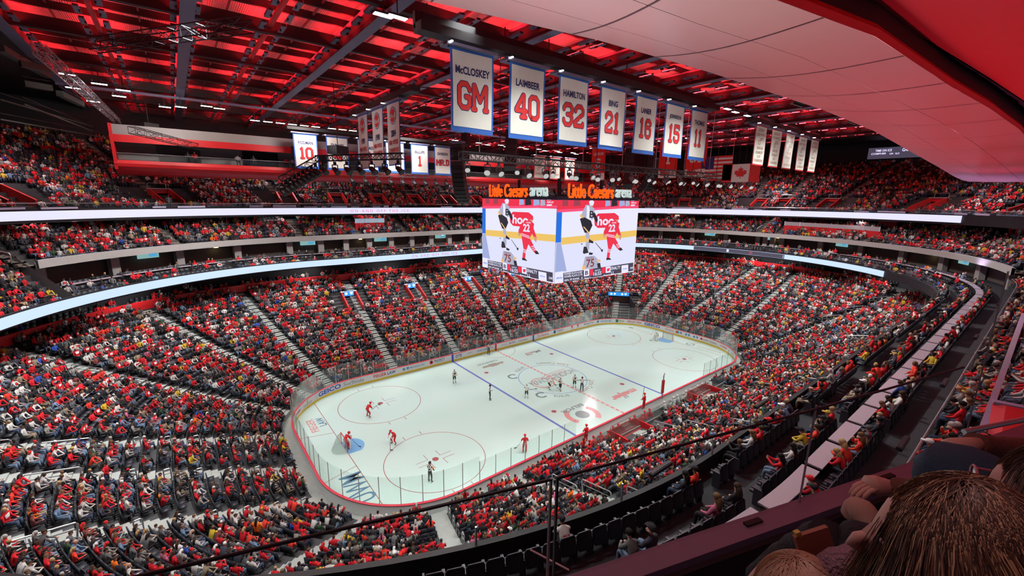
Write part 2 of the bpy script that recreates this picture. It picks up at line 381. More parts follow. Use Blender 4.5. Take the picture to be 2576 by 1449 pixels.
# ---- upper tier
TU = (-.15, -.42)
band('wall_upper_fascia', M_BLACK, (60.12, 39.62, 37.12, 2.5), 20.45, (60.12, 39.62, 37.12, 2.5), 21.95, .2, .90, ta=TU, tb=TU, thick=.25)
band('ceiling', M_DARK, (60.3, 39.8, 37.3, 2.5), 20.45, (66, 45, 42, 3.), 21.4, .2, .90, ta=TU)
RU0 = (60.6, 40.1, 37.6, 2.5)
def zu(t): return 21.6 + 10.2 * t ** 1.03
NU = 20
terrace('floor', RU0, RC, zu, NU, .2, .90, ta=TU)
band('wall_rear', M_DARK, RC, 31.2, RC, 40., .2, .90)
# ribbon boards : emissive LED screens
def ribbon(name, R, z0, z1, t0, t1, m, u0, u1, **k):
    us = usel(u0, u1); r2 = (R[0] + .1, R[1] + .1, R[2] + .1, R[3]); mb = MB()
    A = ringz(R, us, z0, *t0); B = ringz(R, us, z1, *t1); A2 = ringz(r2, us, z0, *t0); B2 = ringz(r2, us, z1, *t1)
    mb.grid(np.array([A, B]), m); mb.grid(np.array([A2, A]), M_BLACK); mb.grid(np.array([B, B2]), M_BLACK)
    return tag(mb.build(name, m), **k)
RIBL = ribbon('ribbon_display', (54, 31, 30, 3), 12.62, 13.52, TF, TF, M_LEDB, .26, .86, label='long curved white LED ribbon display on the lower balcony front', cat='display')
RIBU = ribbon('ribbon_display', (60, 39.5, 37, 2.5), 20.75, 21.72, TU, (-.05, -.34), M_LED, .26, .86, label='long curved white LED ribbon display on the upper balcony front', cat='display')
# ---- roof
ZD, ZB = 37.6, 35.4
M_DECK = mat('roof_deck', (.42, .38, .40), rough=.45, metal=.3)
def deckmat():
    m = M_DECK; nt = m.node_tree; b = nt.nodes['Principled BSDF']; tc = nt.nodes.new('ShaderNodeTexCoord')
    w = nt.nodes.new('ShaderNodeTexWave'); w.wave_type = 'BANDS'; w.bands_direction = 'X'; w.inputs['Scale'].default_value = 2.2
    nt.links.new(tc.outputs['Object'], w.inputs['Vector']); bp = nt.nodes.new('ShaderNodeBump'); bp.inputs['Distance'].default_value = .06; bp.inputs['Strength'].default_value = .8
    nt.links.new(w.outputs['Fac'], bp.inputs['Height']); nt.links.new(bp.outputs[0], b.inputs['Normal'])
deckmat()
mb = MB(); mb.box((11, 10, ZD + .1), (116, 110, .2), M_DECK); o = mb.build('ceiling', M_DECK); o['kind'] = 'structure'
XB = [-45.6 + 5.3 * k for k in range(22)]; YB = [-31.8 + 2.65 * k for k in range(37)]
mb_main = MB()
for k, x in enumerate(XB):
    mb = MB()
    if k % 2 == 0:
        mb.box((x, 16, ZB + .03), (.85, 96, .06), M_BEAM); mb.box((x, 16, ZB + .7), (.08, 96, 1.3), M_BLACK)
        mb.box((x, 16, ZB + 1.4), (.7, 96, .06), M_BEAM)
    else: mb.box((x, 16, ZB + 1.0), (.3, 96, .25), M_BLACK)
    tag(mb.build('roof_beam', M_BEAM), kind='structure')
for k, y in enumerate(YB):
    mb = MB(); big = k % 4 == 1
    mb.box((11, y, ZB + (.55 if big else 1.45)), (114, .45 if big else .2, .12), M_BLACK); mb.box((11, y, ZB + (1.0 if big else 1.7)), (114, .1, 1.0 if big else .5), M_BLACK)
    tag(mb.build('roof_purlin', M_BLACK), kind='structure')
for k in range(21):
    mb = MB(); mb.box((XB[k] + 2.65, 16, ZB + 1.75), (.12, 96, .12), mat('red_brown_steel', (.22, .05, .06), rough=.6)); tag(mb.build('roof_brace', M_BLACK), kind='structure')
mb = MB(); mb.box((11, 33.2, ZB - .15), (114, .28, .28), M_BEAM); tag(mb.build('roof_catwalk_pipe', M_BEAM), kind='structure')
# dark ceiling and walls round the red roof
mb = MB(); mb.box((-66, 10, 36.2), (40, 130, .3), M_BLACK); tag(mb.build('ceiling', M_BLACK), kind='structure')
mb = MB(); mb.box((11, 80, 36.2), (200, 30, .3), M_BLACK); tag(mb.build('ceiling', M_BLACK), kind='structure')
mb = MB(); mb.box((85, 10, 36.2), (32, 130, .3), M_BLACK); tag(mb.build('ceiling', M_BLACK), kind='structure')

# red wash lamps bolted along both sides of every roof beam, shining up on the deck
M_LRED = mat('red_lamp', (.1, .01, .01), emit=(1.0, .015, .02), es=105.)
M_HOUS = mat('lamp_housing', (.17, .17, .26), rough=.5)
def wash_mb(xc, yc, s, mb=None):
    mb = mb or MB(); zc = ZB + .62
    mb.box((xc, yc, zc), (.36, 1.6, .04), M_HOUS); mb.box((xc + s * .17, yc, zc + .09), (.02, 1.6, .16), M_HOUS); mb.box((xc - s * .13, yc, zc - .08), (.1, .3, .12), M_BLACK)
    mb.box((xc, yc - .79, zc + .07), (.3, .02, .12), M_BLACK); mb.box((xc, yc + .79, zc + .07), (.3, .02, .12), M_BLACK)
    return mb.add([(xc - .12, yc - .7, zc + .05), (xc + .12, yc - .7, zc + .05), (xc + .12, yc + .7, zc + .05), (xc - .12, yc + .7, zc + .05)], [(0, 1, 2, 3)], M_LRED)
WL = [(x + s * .66, y + 1.32, s) for x in XB for s in (-1, 1) for y in YB[2:-1]]
WP = project(np.array([(a, b, ZB + .6) for a, b, c in WL])); vis = (WP[:, 2] > 1) & (WP[:, 0] > -20) & (WP[:, 0] < 2600) & (WP[:, 1] > -20)
order = sorted([i for i in range(len(WL)) if vis[i]], key=lambda i: WP[i, 2]); first = set(order[:300])
proto = {}
for i in order[:300]:
    x, y, s = WL[i]
    if s not in proto: o = wash_mb(0, 0, s).build('roof_wash_lamp', M_HOUS); proto[s] = o
    else: o = proto[s].copy(); COL.objects.link(o)
    o.location = (x, y, 0); tag(o, 'red wash lamp on a grey bracket under a roof beam, shining up at the deck', 'lamp', 'red wash lamps under the roof')
mbw = MB()
for i in range(len(WL)):
    if i not in first: wash_mb(*WL[i], mb=mbw)
tag(mbw.build('roof_wash_lamps', M_HOUS), 'rest of the red wash lamps in rows under the roof beams', 'lamps', kind='stuff')

# fill lamps under the two balconies, the lower ones added to brighten red walls
for u in np.linspace(.27, .86, 12):
    p = ring((57.5, 33.4, 32., 3.), [u])[0]; lamp('balcony_fill', (p[0], p[1], 12.3), (p[0] * 1.02, p[1] * 1.02, 9.5), 150, (1, .9, .85), 5, .4, spread=170)
for u in np.linspace(.24, .88, 12):
    p = ring((61.8, 41., 38.5, 2.5), [u])[0]; lamp('balcony_fill', (p[0], p[1], 20.3), (p[0], p[1], 17), 70, (1, .8, .8), 5, .4, spread=170)
for u in (.0, .06, .12, .18): p = ring((60, 39., 36.5, 3.), [u])[0]; lamp('loge_downlight', (p[0], p[1] + 1.5, 20.5), (p[0], p[1] + 3, 14), 35, (.95, .78, .9), 5, .6, spread=160)

for i, (p, q, z) in enumerate([((0, 250), (232, 318), 32.0), ((60, 262), (232, 330), 31.0), ((0, 300), (255, 345), 30.5), ((0, 120), (120, 190), 34.5), ((50, 160), (125, 175), 34.0), ((60, 210), (130, 222), 33.0), ((150, 235), (205, 262), 32.5)]):
    a = hit(*p, 2, z); b = hit(*q, 2, z); mb = MB(); w_ = .12 if i < 3 else .5
    mb.bar(a, b, w_, w_, mat('duct_grey_green', (.05, .07, .06), rough=.6)); mb.bar(a + (0, 0, .6), b + (0, 0, .6), .05, .05, M_BLACK); tag(mb.build('ceiling_duct', MATS['duct_grey_green']), kind='structure')
# ================================================================== PEOPLE AND SEATS (arrays first, the nearest as things of their own)
def tube_np(path, rx, ry, n, side=None, cap0=True, cap1=True):
    P = np.array(path, float); N = len(P); V = []
    for i in range(N):
        t = P[min(i + 1, N - 1)] - P[max(i - 1, 0)]; t /= np.linalg.norm(t)
        x = np.array(side if side is not None else (1, 0, 0), float); x = x - t * (x @ t); x /= np.linalg.norm(x); y = np.cross(t, x)
        for k in range(n):
            a = 2 * math.pi * (k + .5) / n; V.append(P[i] + rx[i] * x * math.cos(a) + ry[i] * y * math.sin(a))
    F = []
    for i in range(N - 1):
        for k in range(n): F.append((i * n + k, i * n + (k + 1) % n, (i + 1) * n + (k + 1) % n, (i + 1) * n + k))
    if n == 4: F += [(3, 2, 1, 0), ((N - 1) * n, (N - 1) * n + 1, (N - 1) * n + 2, (N - 1) * n + 3)]
    elif n == 6:
        F += [(0, 3, 2, 1), (0, 5, 4, 3)]; q = (N - 1) * n; F += [(q, q + 1, q + 2, q + 3), (q, q + 3, q + 4, q + 5)]
    elif n == 8:
        F += [(0, 3, 2, 1), (0, 7, 4, 3), (7, 6, 5, 4)]; q = (N - 1) * n; F += [(q, q + 1, q + 2, q + 3), (q, q + 3, q + 4, q + 7), (q + 4, q + 5, q + 6, q + 7)]
    return np.array(V), F
# face labels: 0 top 1 trousers 2 skin 3 hair 4 shoes 5 emblem 6 stripe
def person_np(kind, n=4, long_hair=False):
    V = []; F = []; L = []
    def add(v, f, lab):
        k = sum(len(a) for a in V); V.append(v); F.extend([tuple(q + k for q in ff) for ff in f]); L.extend(lab if isinstance(lab, list) else [lab] * len(f))
    lean = {'sit': .0, 'fwd': .22, 'back': -.08, 'stand': 0., 'clap': .06, 'cheer': 0.}[kind]
    st = kind in ('stand', 'cheer')
    hz = .92 if st else .52
    tz = [hz - .10, hz + .06, hz + .26, hz + .46, hz + .56]; ty = [0, 0, lean * .4, lean * .8, lean]
    v, f = tube_np([(0, ty[i], tz[i]) for i in range(5)], [.17, .18, .19, .225, .10], [.13, .13, .125, .115, .07], n, (1, 0, 0))
    lab = [6] * n + [0] * (len(f) - n)
    if n == 4: lab[2 * n + 0] = 5; lab[3 * n] = 0
    if n == 8: lab[2 * n + 1] = 5; lab[1 * n + 1] = 0
    add(v, f, lab)
    hy = lean + .02; h0 = hz + .58
    v, f = tube_np([(0, lean, h0 - .06), (0, hy, h0 + .02)], [.055, .055], [.055, .055], 4); add(v, f, 2)
    nh = 6 if n == 4 else 8
    v, f = tube_np([(0, hy + .015, h0), (0, hy + .02, h0 + .06), (0, hy + .01, h0 + .13), (0, hy, h0 + .19), (0, hy - .01, h0 + .23)], [.045, .075, .082, .075, .035], [.055, .09, .10, .09, .04], nh); 
    lab = []
    for i in range(4):
        for k in range(nh):
            a = 2 * math.pi * (k + 1) / nh; front = math.sin(a) < 0
            # y axis of the ring points to -y for an upright tube with side x
            back = not front
            lab.append(3 if i >= 2 or (back and i >= 1) else 2)
    lab += [3] * (len(f) - len(lab)); add(v, f, lab)
    if long_hair:
        v, f = tube_np([(0, hy - .05, h0 + .17), (0, hy - .09, h0 + .02), (0, lean - .12, h0 - .2)], [.075, .09, .07], [.05, .05, .03], 4); add(v, f, 3)
    for s in (-1, 1):
        if kind == 'cheer' : p = [(s * .2, lean, hz + .5), (s * .32, lean + .05, hz + .72), (s * .26, lean + .1, hz + 1.0)]
        elif kind == 'stand': p = [(s * .22, lean, hz + .5), (s * .27, lean + .02, hz + .22), (s * .2, lean + .2, hz + .1)]
        elif kind == 'clap': p = [(s * .21, lean, hz + .48), (s * .29, lean + .12, hz + .26), (s * .05, lean + .36, hz + .4)]
        elif kind == 'fwd': p = [(s * .21, lean, hz + .46), (s * .27, lean + .14, hz + .18), (s * .06, lean + .34, hz + .14)]
        else: p = [(s * .22, lean, hz + .48), (s * .28, lean + .06, hz + .2), (s * .12, lean + .34, hz + .13)]
        v, f = tube_np(p, [.07, .055, .04], [.065, .05, .04], n, (1, .2, .1)); lab = [0] * len(f); lab[n:2 * n] = [0] * n; add(v, f, lab)
        p3 = np.array(p[-1]); d = p3 - np.array(p[-2]); d /= np.linalg.norm(d)
        v, f = tube_np([p3 - d * .02, p3 + d * .10], [.045, .03], [.035, .02], 4, (1, .2, .1)); add(v, f, 2)
        if st: q = [(s * .09, 0, hz), (s * .10, .02, .5), (s * .11, 0, .08)]; rr = [.10, .075, .055]; ft = (s * .11, 0)
        else: q = [(s * .10, .02, .50), (s * .13, .44, .50), (s * .13, .46, .10)]; rr = [.095, .08, .05]; ft = (s * .13, .46)
        v, f = tube_np([q[0], q[1]], [rr[0], rr[1]], [rr[0], rr[1]], n, (1, 0, 0)); add(v, f, 1)
        v, f = tube_np([(q[1][0], q[1][1] - (0 if st else .02), q[1][2] + (0 if st else .05)), q[2]], [rr[1], rr[2]], [rr[1], rr[2]], n, (1, 0, 0)); add(v, f, 1)
        v, f = tube_np([(ft[0], ft[1] - .06, .045), (ft[0], ft[1] + .18, .035)], [.045, .035], [.045, .03], 4, (1, 0, 0)); add(v, f, 4)
    return np.vstack(V), np.array(F), np.array(L)
LOWP = {(k, lh): person_np(k, 4, lh) for k in ('sit', 'fwd', 'back', 'clap', 'stand', 'cheer') for lh in (0, 1)}
TOPS = [((.66, .018, .03), 'red', 31), ((.50, .01, .018), 'deep red', 7), ((.74, .05, .03), 'bright red', 5), ((.62, .60, .58), 'white', 14), ((.018, .019, .024), 'black', 22), ((.045, .05, .07), 'dark navy', 6), ((.13, .135, .14), 'grey', 9),
        ((.28, .27, .25), 'light grey', 4), ((.20, .05, .05), 'maroon', 2), ((.30, .24, .16), 'tan', 2), ((.62, .42, .04), 'yellow', 2.2), ((.03, .08, .36), 'blue', 1.3), ((.16, .26, .40), 'pale blue', 1.8), ((.80, .18, .02), 'orange', 1), ((.04, .09, .05), 'dark green', 1), ((.45, .12, .2), 'pink', .8)]
PANTS = [((.04, .06, .11), 'dark jeans', 30), ((.12, .18, .27), 'blue jeans', 22), ((.014, .014, .018), 'black trousers', 34), ((.22, .18, .13), 'khaki trousers', 9), ((.1, .1, .1), 'grey trousers', 5)]
SKIN = [((.58, .34, .25), 42), ((.50, .28, .19), 30), ((.36, .19, .12), 10), ((.14, .07, .045), 9), ((.66, .42, .33), 9)]
HAIR = [((.05, .032, .02), 'dark brown hair', 26), ((.012, .01, .01), 'black hair', 18), ((.16, .09, .045), 'brown hair', 15), ((.42, .28, .13), 'blond hair', 8), ((.42, .40, .38), 'grey hair', 8), ((.5, .30, .22), 'a bald head', 5),
        ((.62, .02, .02), 'a red cap', 10), ((.75, .74, .72), 'a white cap', 6), ((.02, .02, .024), 'a black cap', 10), ((.5, .36, .05), 'a yellow cap', 1), ((.1, .1, .11), 'a grey cap', 3)]
def pick(tab, n, w=-1):
    p = np.array([t[w] for t in tab], float); p /= p.sum(); return RNG.choice(len(tab), n, p=p)
# aisles of the lower bowl (constant u), measured from the foot of each stair
AISLES = [.0215, .080, .139, .186, .225, .262, .31, .368, .4127, .448, .495, .541, .585, .628, .673, .7205, .7475, .781, .822, .8585, .8925, .935, .980]
def arcs(R, n=3200):
    us = np.linspace(0, 1, n + 1); P = ring(R, us[:-1]); P = np.vstack([P, P[:1]]); s = np.r_[0, np.cumsum(np.linalg.norm(np.diff(P, axis=0), axis=1))]; return us, s
SEATS = []   # x, y, z, heading, tier, row, u
def fill(RA, RB_, zf, n, u0, u1, aisles, tier, ta=(0, 0), pitch=.53, aw=.62, first=0, skip=None):
    if u1 < u0: u1 += 1
    for i in range(first, n):
        t = (i + (.62 if tier != 'loge' else .42)) / n; R = lerpR(RA, RB_, t); us, s = arcs(R); L = s[-1]
        sa = [np.interp(a % 1, us, s) for a in aisles]
        pos = np.arange(RNG.random() * pitch, L, pitch); uu = np.interp(pos, s, us)
        ok = ((uu - u0) % 1) < (u1 - u0)
        for a in sa: ok &= np.abs((pos - a + L / 2) % L - L / 2) > aw + .22
        pos, uu = pos[ok], uu[ok]; P = ring(R, uu); z = zf(i / n) + tilt(P, 0, *ta)
        ds = .15; P2 = ring(R, np.interp((pos + ds) % L, s, us)); T = P2 - P; N = np.c_[-T[:, 1], T[:, 0]]; N /= np.linalg.norm(N, axis=1)[:, None] + 1e-9
        for k in range(len(pos)):
            if skip is not None and skip(P[k], uu[k], i): continue
            SEATS.append((P[k, 0], P[k, 1], z[k], math.atan2(N[k, 1], N[k, 0]), tier, i, uu[k]))
def skip_low(P, u, i):
    # players' benches and penalty boxes take the first rows, portals take a few rows higher up
    if i < 3 and -10.5 < P[0] < 14.5 and P[1] < -12: return True
    for c, r0, r1, w in VOMS:
        if r0 <= i <= r1 and abs((u - c + .5) % 1 - .5) < w: return True
    return False
VOMS = [(.676, 17, 22, .011), (.632, 17, 22, .011), (.5847, 17, 22, .011), (.541, 17, 22, .011), (.4367, 0, 8, .012), (.0773, 1, 5, .018), (.139, 1, 5, .018)]
fill(S0, S1, zlow, NL, 0, 1, AISLES, 'low', skip=skip_low, first=0)
AI1 = [.03, .07, .11, .15, .19] + [.2 + .031 * k for k in range(19)] + [.93, .965, .995]
fill((54.3, 31.3, 30.3, 3.), RF1, zf1, 3, .968, U_BAND1 - .002, AI1, 'loge', aw=.5, pitch=.56)
AI2 = [.215 + .0375 * k for k in range(16)]
fill((57.8, 36.8, 34.3, 3.), RM1, zm, NM, .219, U_BAND1 - .002, AI2, 'mid')
fill((57.8, 36.8, 34.3, 3.), RM1, zn, 8, .0, .215, [.02, .06, .1, .14, .18], 'near')
AI3 = [.7955, .832, .868]
fill((54.3, 31.3, 30.3, 3.), RM1, zs, NS, U_BAND1 + .003, .897, AI3, 'mid')
fill((59.6, 34.8, 33.6, 3.), (61., 36.1, 34.9, 3.), lambda t: 9.75 + .5 * t, 2, .27, .8, [.3 + .03 * k for k in range(17)], 'loge', pitch=.6)
AI4 = [.215 + .0325 * k for k in range(22)]
def skip_up(P, u, i):
    return 1 <= i <= 5 and min(abs(u - a) for a in AI4) < .0085
fill(RU0, RC, zu, NU, .21, .895, AI4, 'upper', ta=TU, skip=skip_up)
SA = np.array([(a[0], a[1], a[2], a[3], {'low': 0, 'loge': 1, 'mid': 2, 'near': 3, 'upper': 4}[a[4]], a[5], a[6]) for a in SEATS])
OCC = np.array([.90, .42, .80, .9, .80])
nearu = (SA[:, 6] < .22) | (SA[:, 6] > .9)
occ = RNG.random(len(SA)) < np.where((SA[:, 4] == 1) & nearu, np.where(SA[:, 6] > .9, .3, .8), OCC[SA[:, 4].astype(int)])
# some blocks of empty seats
blk = np.sin(SA[:, 6] * 71 + SA[:, 5] * .9) * np.sin(SA[:, 6] * 190 + SA[:, 5] * .35)
occ &= ~((blk > .72) & (RNG.random(len(SA)) < .6))
pj = project(SA[:, :3] + np.array([0, 0, 1.0]))
dist = np.linalg.norm(SA[:, :3] - CAM, axis=1)
inv = (pj[:, 2] > .5) & (pj[:, 0] > -60) & (pj[:, 0] < 2640) & (pj[:, 1] > -60) & (pj[:, 1] < 1520)
def below_own_wall(p):   # what the camera's own parapet hides
    return p[:, 1] > np.interp(p[:, 0], [900, 1520, 2000, 2340, 2576], [1449, 1400, 1262, 1150, 1085]) + 6
hid = below_own_wall(pj)
keep = inv & ~hid
def heads(x, y, z, h): return x, y, z, h
NP_ = len(SA)
print('seats', NP_, 'kept', keep.sum(), 'people', (keep & occ).sum())
cand = np.where(keep & occ)[0]
near300 = cand[np.argsort(dist[cand])][:262]
isnear = np.zeros(NP_, bool); isnear[near300] = True
def mass(idx, name, label, group=None):
    V = []; F = []; Cc = []; off = 0
    kinds = RNG.choice(5, len(idx), p=[.5, .22, .16, .07, .05]); lh = RNG.random(len(idx)) < .3
    T = pick(TOPS, len(idx)); Pn = pick(PANTS, len(idx)); Sk = pick(SKIN, len(idx)); Hr = pick(HAIR, len(idx))
    emb = RNG.random(len(idx)) < .34
    names = ['sit', 'fwd', 'back', 'clap', 'stand']
    topc = np.array([t[0] for t in TOPS]); pc = np.array([t[0] for t in PANTS]); sc = np.array([t[0] for t in SKIN]); hc = np.array([t[0] for t in HAIR])
    for kk in range(5):
        for l in (0, 1):
            m = np.where((kinds == kk) & (lh == bool(l)))[0]
            if not len(m): continue
            v, f, lab = LOWP[(names[kk], l)]; n = len(m); S = SA[idx[m]]
            a = S[:, 3] - math.pi / 2 + RNG.normal(0, .22, n); c, s = np.cos(a), np.sin(a); sz = RNG.normal(1, .05, n); sz = np.clip(sz, .82, 1.12)
            jx = RNG.normal(0, .03, n); fw = .0 if names[kk] != 'stand' else .12
            X = (v[None, :, 0] * c[:, None] - v[None, :, 1] * s[:, None]) * sz[:, None] + (S[:, 0] + jx + np.cos(S[:, 3]) * fw)[:, None]
            Y = (v[None, :, 0] * s[:, None] + v[None, :, 1] * c[:, None]) * sz[:, None] + (S[:, 1] + np.sin(S[:, 3]) * fw)[:, None]
            Z = v[None, :, 2] * sz[:, None] + S[:, 2][:, None]
            V.append(np.stack([X, Y, Z], -1).reshape(-1, 3)); F.append((f[None] + (np.arange(n) * len(v))[:, None, None]).reshape(-1, 4) + off); off += n * len(v)
            pal = np.zeros((n, 7, 3)); br = RNG.uniform(.75, 1.15, (n, 1))
            pal[:, 0] = topc[T[m]] * br; pal[:, 1] = pc[Pn[m]] * RNG.uniform(.7, 1.4, (n, 1)); pal[:, 2] = sc[Sk[m]]; pal[:, 3] = hc[Hr[m]]; pal[:, 4] = (.05, .05, .055)
            red = np.isin(T[m], (0, 1, 3)) & emb[m]; pal[:, 5] = np.where(red[:, None], np.where((T[m] == 3)[:, None], (.5, .03, .04), (.72, .68, .66)), pal[:, 0]); pal[:, 6] = np.where(red[:, None], pal[:, 5] * .9, pal[:, 0])
            Cc.append(pal[:, lab].reshape(-1, 3))
    V = np.vstack(V); F = np.vstack(F); Cc = np.vstack(Cc)
    return quads(name, V, F, Cc, attrmat('clothing'), label, group)
def quads(name, V, F, Cc, material, label, cat='people', kind='stuff'):
    me = bpy.data.meshes.new(name); me.vertices.add(len(V)); me.vertices.foreach_set('co', V.astype(np.float32).ravel())
    me.loops.add(len(F) * 4); me.loops.foreach_set('vertex_index', F.astype(np.int32).ravel())
    me.polygons.add(len(F)); me.polygons.foreach_set('loop_start', np.arange(0, len(F) * 4, 4, dtype=np.int32))
    if Cc is not None:
        at = me.attributes.new('tint', 'FLOAT_COLOR', 'FACE'); at.data.foreach_set('color', np.c_[Cc, np.ones(len(Cc))].astype(np.float32).ravel())
    me.materials.append(material); me.update(calc_edges=True)
    o = bpy.data.objects.new(name, me); COL.objects.link(o)
    o['kind'] = kind; o['label'] = label; o['category'] = cat or 'people'; return o
CROWD = mass(np.where(keep & occ & ~isnear)[0], 'crowd', 'dense crowd of seated spectators, mostly in red and dark clothes, filling every tier', 'people')
# --- seats
def seat_np():
    V = []; F = []
    def bx(c, d, rot=0.):
        k = sum(len(a) for a in V); h = np.array(d) / 2; P = np.array([(x, y, z) for x in (-1, 1) for y in (-1, 1) for z in (-1, 1)]) * h
        cr, sr = math.cos(rot), math.sin(rot); P = np.c_[P[:, 0], P[:, 1] * cr - P[:, 2] * sr, P[:, 1] * sr + P[:, 2] * cr] + np.array(c); V.append(P)
        F.extend([tuple(q + k for q in f) for f in [(0, 1, 3, 2), (4, 6, 7, 5), (0, 4, 5, 1), (2, 3, 7, 6), (0, 2, 6, 4), (1, 5, 7, 3)]])
    bx((0, -.17, .62), (.48, .06, .52), .12); bx((0, .05, .42), (.46, .42, .07), .06)
    return np.vstack(V), np.array(F)
SEATV, SEATF = seat_np()
M_SEAT = mat('seat_charcoal', (.020, .024, .033), rough=.5)
def seatmass(idx):
    S = SA[idx]; v = SEATV; n = len(S); a = S[:, 3] - math.pi / 2; c, s = np.cos(a), np.sin(a)
    X = v[None, :, 0] * c[:, None] - v[None, :, 1] * s[:, None] + S[:, 0][:, None]; Y = v[None, :, 0] * s[:, None] + v[None, :, 1] * c[:, None] + S[:, 1][:, None]; Z = v[None, :, 2] + S[:, 2][:, None]
    return np.stack([X, Y, Z], -1).reshape(-1, 3), (SEATF[None] + (np.arange(n) * len(v))[:, None, None]).reshape(-1, 4)
scand = np.where(inv & ~hid)[0]; so = scand[np.argsort(dist[scand])]
free = [i for i in so if not occ[i]]
near_seats = np.array(sorted(free[:120] + [i for i in so if occ[i]][:180])); sset = np.zeros(NP_, bool); sset[near_seats] = True
V_, F_ = seatmass(np.where(inv & ~hid & ~sset)[0])
quads('seating', V_, F_, None, M_SEAT, 'rows of charcoal folding arena seats in every tier, many hidden by spectators', 'seats')
# ================================================================== BOARDS, GLASS, ICE LOGOS
BU, BS = arcs(RINK, 4000); BL = BS[-1]
def bpt(s, z, off=0.):
    u = np.interp(s % BL, BS, BU); R = (RINK[0] + off, RINK[1] + off, RINK[2] + off, 0.); p = ring(R, [u])[0]; return (p[0], p[1], z)
def s_of(u): return float(np.interp(u % 1, BU, BS))
BOARDS = empty('dasher_boards', (0, 0, 0), label='white hockey boards round the ice with red cap rail and yellow kickplate', cat='boards')
us = np.linspace(0, 1, 401)
def strip(m, z0, z1, off, name, parent, u0=0, u1=1, thick=0.):
    uu = us if (u0, u1) == (0, 1) else usel(u0, u1); R = (RINK[0] + off, RINK[1] + off, RINK[2] + off, 0.)
    mb = MB(); A = ringz(R, uu, z0); B = ringz(R, uu, z1); mb.grid(np.array([A, B]), m)
    if thick:
        R2 = (R[0] + thick, R[1] + thick, R[2] + thick, 0.); A2 = ringz(R2, uu, z0); B2 = ringz(R2, uu, z1); mb.grid(np.array([B, B2]), m); mb.grid(np.array([A2, B2]), m); mb.grid(np.array([A, A2]), m)
    return mb.build(name, m, parent)
strip(M_WHITE, .0, 1.05, .0, 'board_panel', BOARDS, thick=.12)
k_ = strip(M_YEL, .0, .24, -.012, 'kickplate', BOARDS); k_['label'] = 'yellow kickplate'
k_ = strip(M_RAIL, 1.05, 1.10, -.03, 'cap_rail', BOARDS, thick=.2); k_['label'] = 'red cap rail'
for x, y, m, c in [(-25 * FT - .15, 12.95, mat('board_blue', (.03, .12, .65)), 'blue'), (25 * FT + .15, 12.95, mat('board_blue', (0, 0, 0)), 'blue'), (0, 12.95, M_RED, 'red')]:
    mb = MB(); mb.box((x, y - .012, .53), (.32, .02, 1.06), m); o = mb.build('line_marker', m, BOARDS); o['label'] = c + ' line marker on the board'
for uu in (.44, .7304 + .032):
    p = bpt(s_of(uu), .55); mb = MB(); mb.box(p, (.06, .06, 1.05), M_YEL); mb.build('line_marker', M_YEL, BOARDS)
M_TNAVY = mat('ad_navy', (.02, .06, .22)); M_TRED = mat('ad_red', (.62, .03, .05)); M_TBLU = mat('ad_blue', (.03, .09, .50)); M_TLB = mat('ad_light_blue', (.05, .33, .62)); M_TGRY = mat('ad_grey', (.22, .25, .27)); M_TBLK = mat('ad_black', (.03, .03, .04)); M_TGRN = mat('ad_green', (.02, .20, .13)); M_GOLD = mat('ad_gold', (.55, .40, .08))
def ad(body, u, w, h, m, z=.66, off=.01, skew=0., sh=0.):
    mb = MB(); s0 = s_of(u) - sh
    put_text(mb, body, w, h, lambda x, y: bpt(s0 - x, z + y, -.014), m, offset=off, skew=skew)
    return mb.build('sponsor_lettering', m, BOARDS)
def shape(u, pts, m, z=.66, sh=0.):
    mb = MB(); s0 = s_of(u) - sh; mb.add([bpt(s0 - x, z + y, -.014) for x, y in pts], [tuple(range(len(pts)))], m); return mb.build('sponsor_mark', m, BOARDS)
def circ(r, n=14, cx=0, cy=0, ry=None): return [(cx + r * math.cos(2 * math.pi * k / n), cy + (ry or r) * math.sin(2 * math.pi * k / n)) for k in range(n)]
ad('meijer', .782, 1.3, .34, M_TRED, z=.6); ad('S', .7625, .2, .3, M_TGRN, z=.78); ad('ONE GROUP', .7625, 1.5, .18, M_TGRY, z=.5)
ad('GEICO', .7303, 3.1, .55, M_TBLU, off=.03); ad('Surfside', .7005, 2.6, .48, M_TGRY, off=0, skew=.2); ad('FIEGER', .6805, 1.7, .42, M_TRED, off=.02, sh=-.95); ad('LAW', .6805, 1.15, .42, M_TNAVY, off=.02, sh=.62)
for d in (-.28, .28): shape(.6685, [(d - .2, .06), (d - .06, .2), (d + .06, .2), (d + .2, .06), (d + .2, -.06), (d + .06, -.2), (d - .06, -.2), (d - .2, -.06)] if d < 0 else [(d - .18, .2), (d + .18, .2), (d + .18, -.02), (d, -.22), (d - .18, -.02)], M_TLB)
ad('MICHIGAN CAN', .6608, 2.1, .26, M_TLB); shape(.6458, circ(.27), M_TRED, sh=-1.15); shape(.6458, circ(.12), M_WHITE, sh=-1.15, z=.661); ad('PRIORITY', .6458, 1.7, .28, M_TNAVY, z=.74, sh=.15); ad('WASTE SERVICES', .6458, 1.5, .1, M_TGRY, z=.48, sh=.15)
ad('DTE', .6302, 1.05, .42, M_TNAVY, off=.02, sh=-.1); ad('COMMUNITY', .6200, 1.1, .12, M_TGRY, z=.7, sh=-.4); ad('HENRY FORD', .6115, 1.9, .22, M_TLB); ad('AT&T', .6035, .6, .22, M_TLB)
ad('Michelob', .5925, 1.2, .3, mat('ad_pale', (.55, .62, .66)), skew=.2); ad('ULTRA', .585, 1.2, .26, M_TNAVY); shape(.5895, [(-.04, -.2), (.04, -.2), (.04, .2), (-.04, .2)], M_TRED, sh=.45); ad('Comerica', .5749, 1.9, .34, M_TGRY)
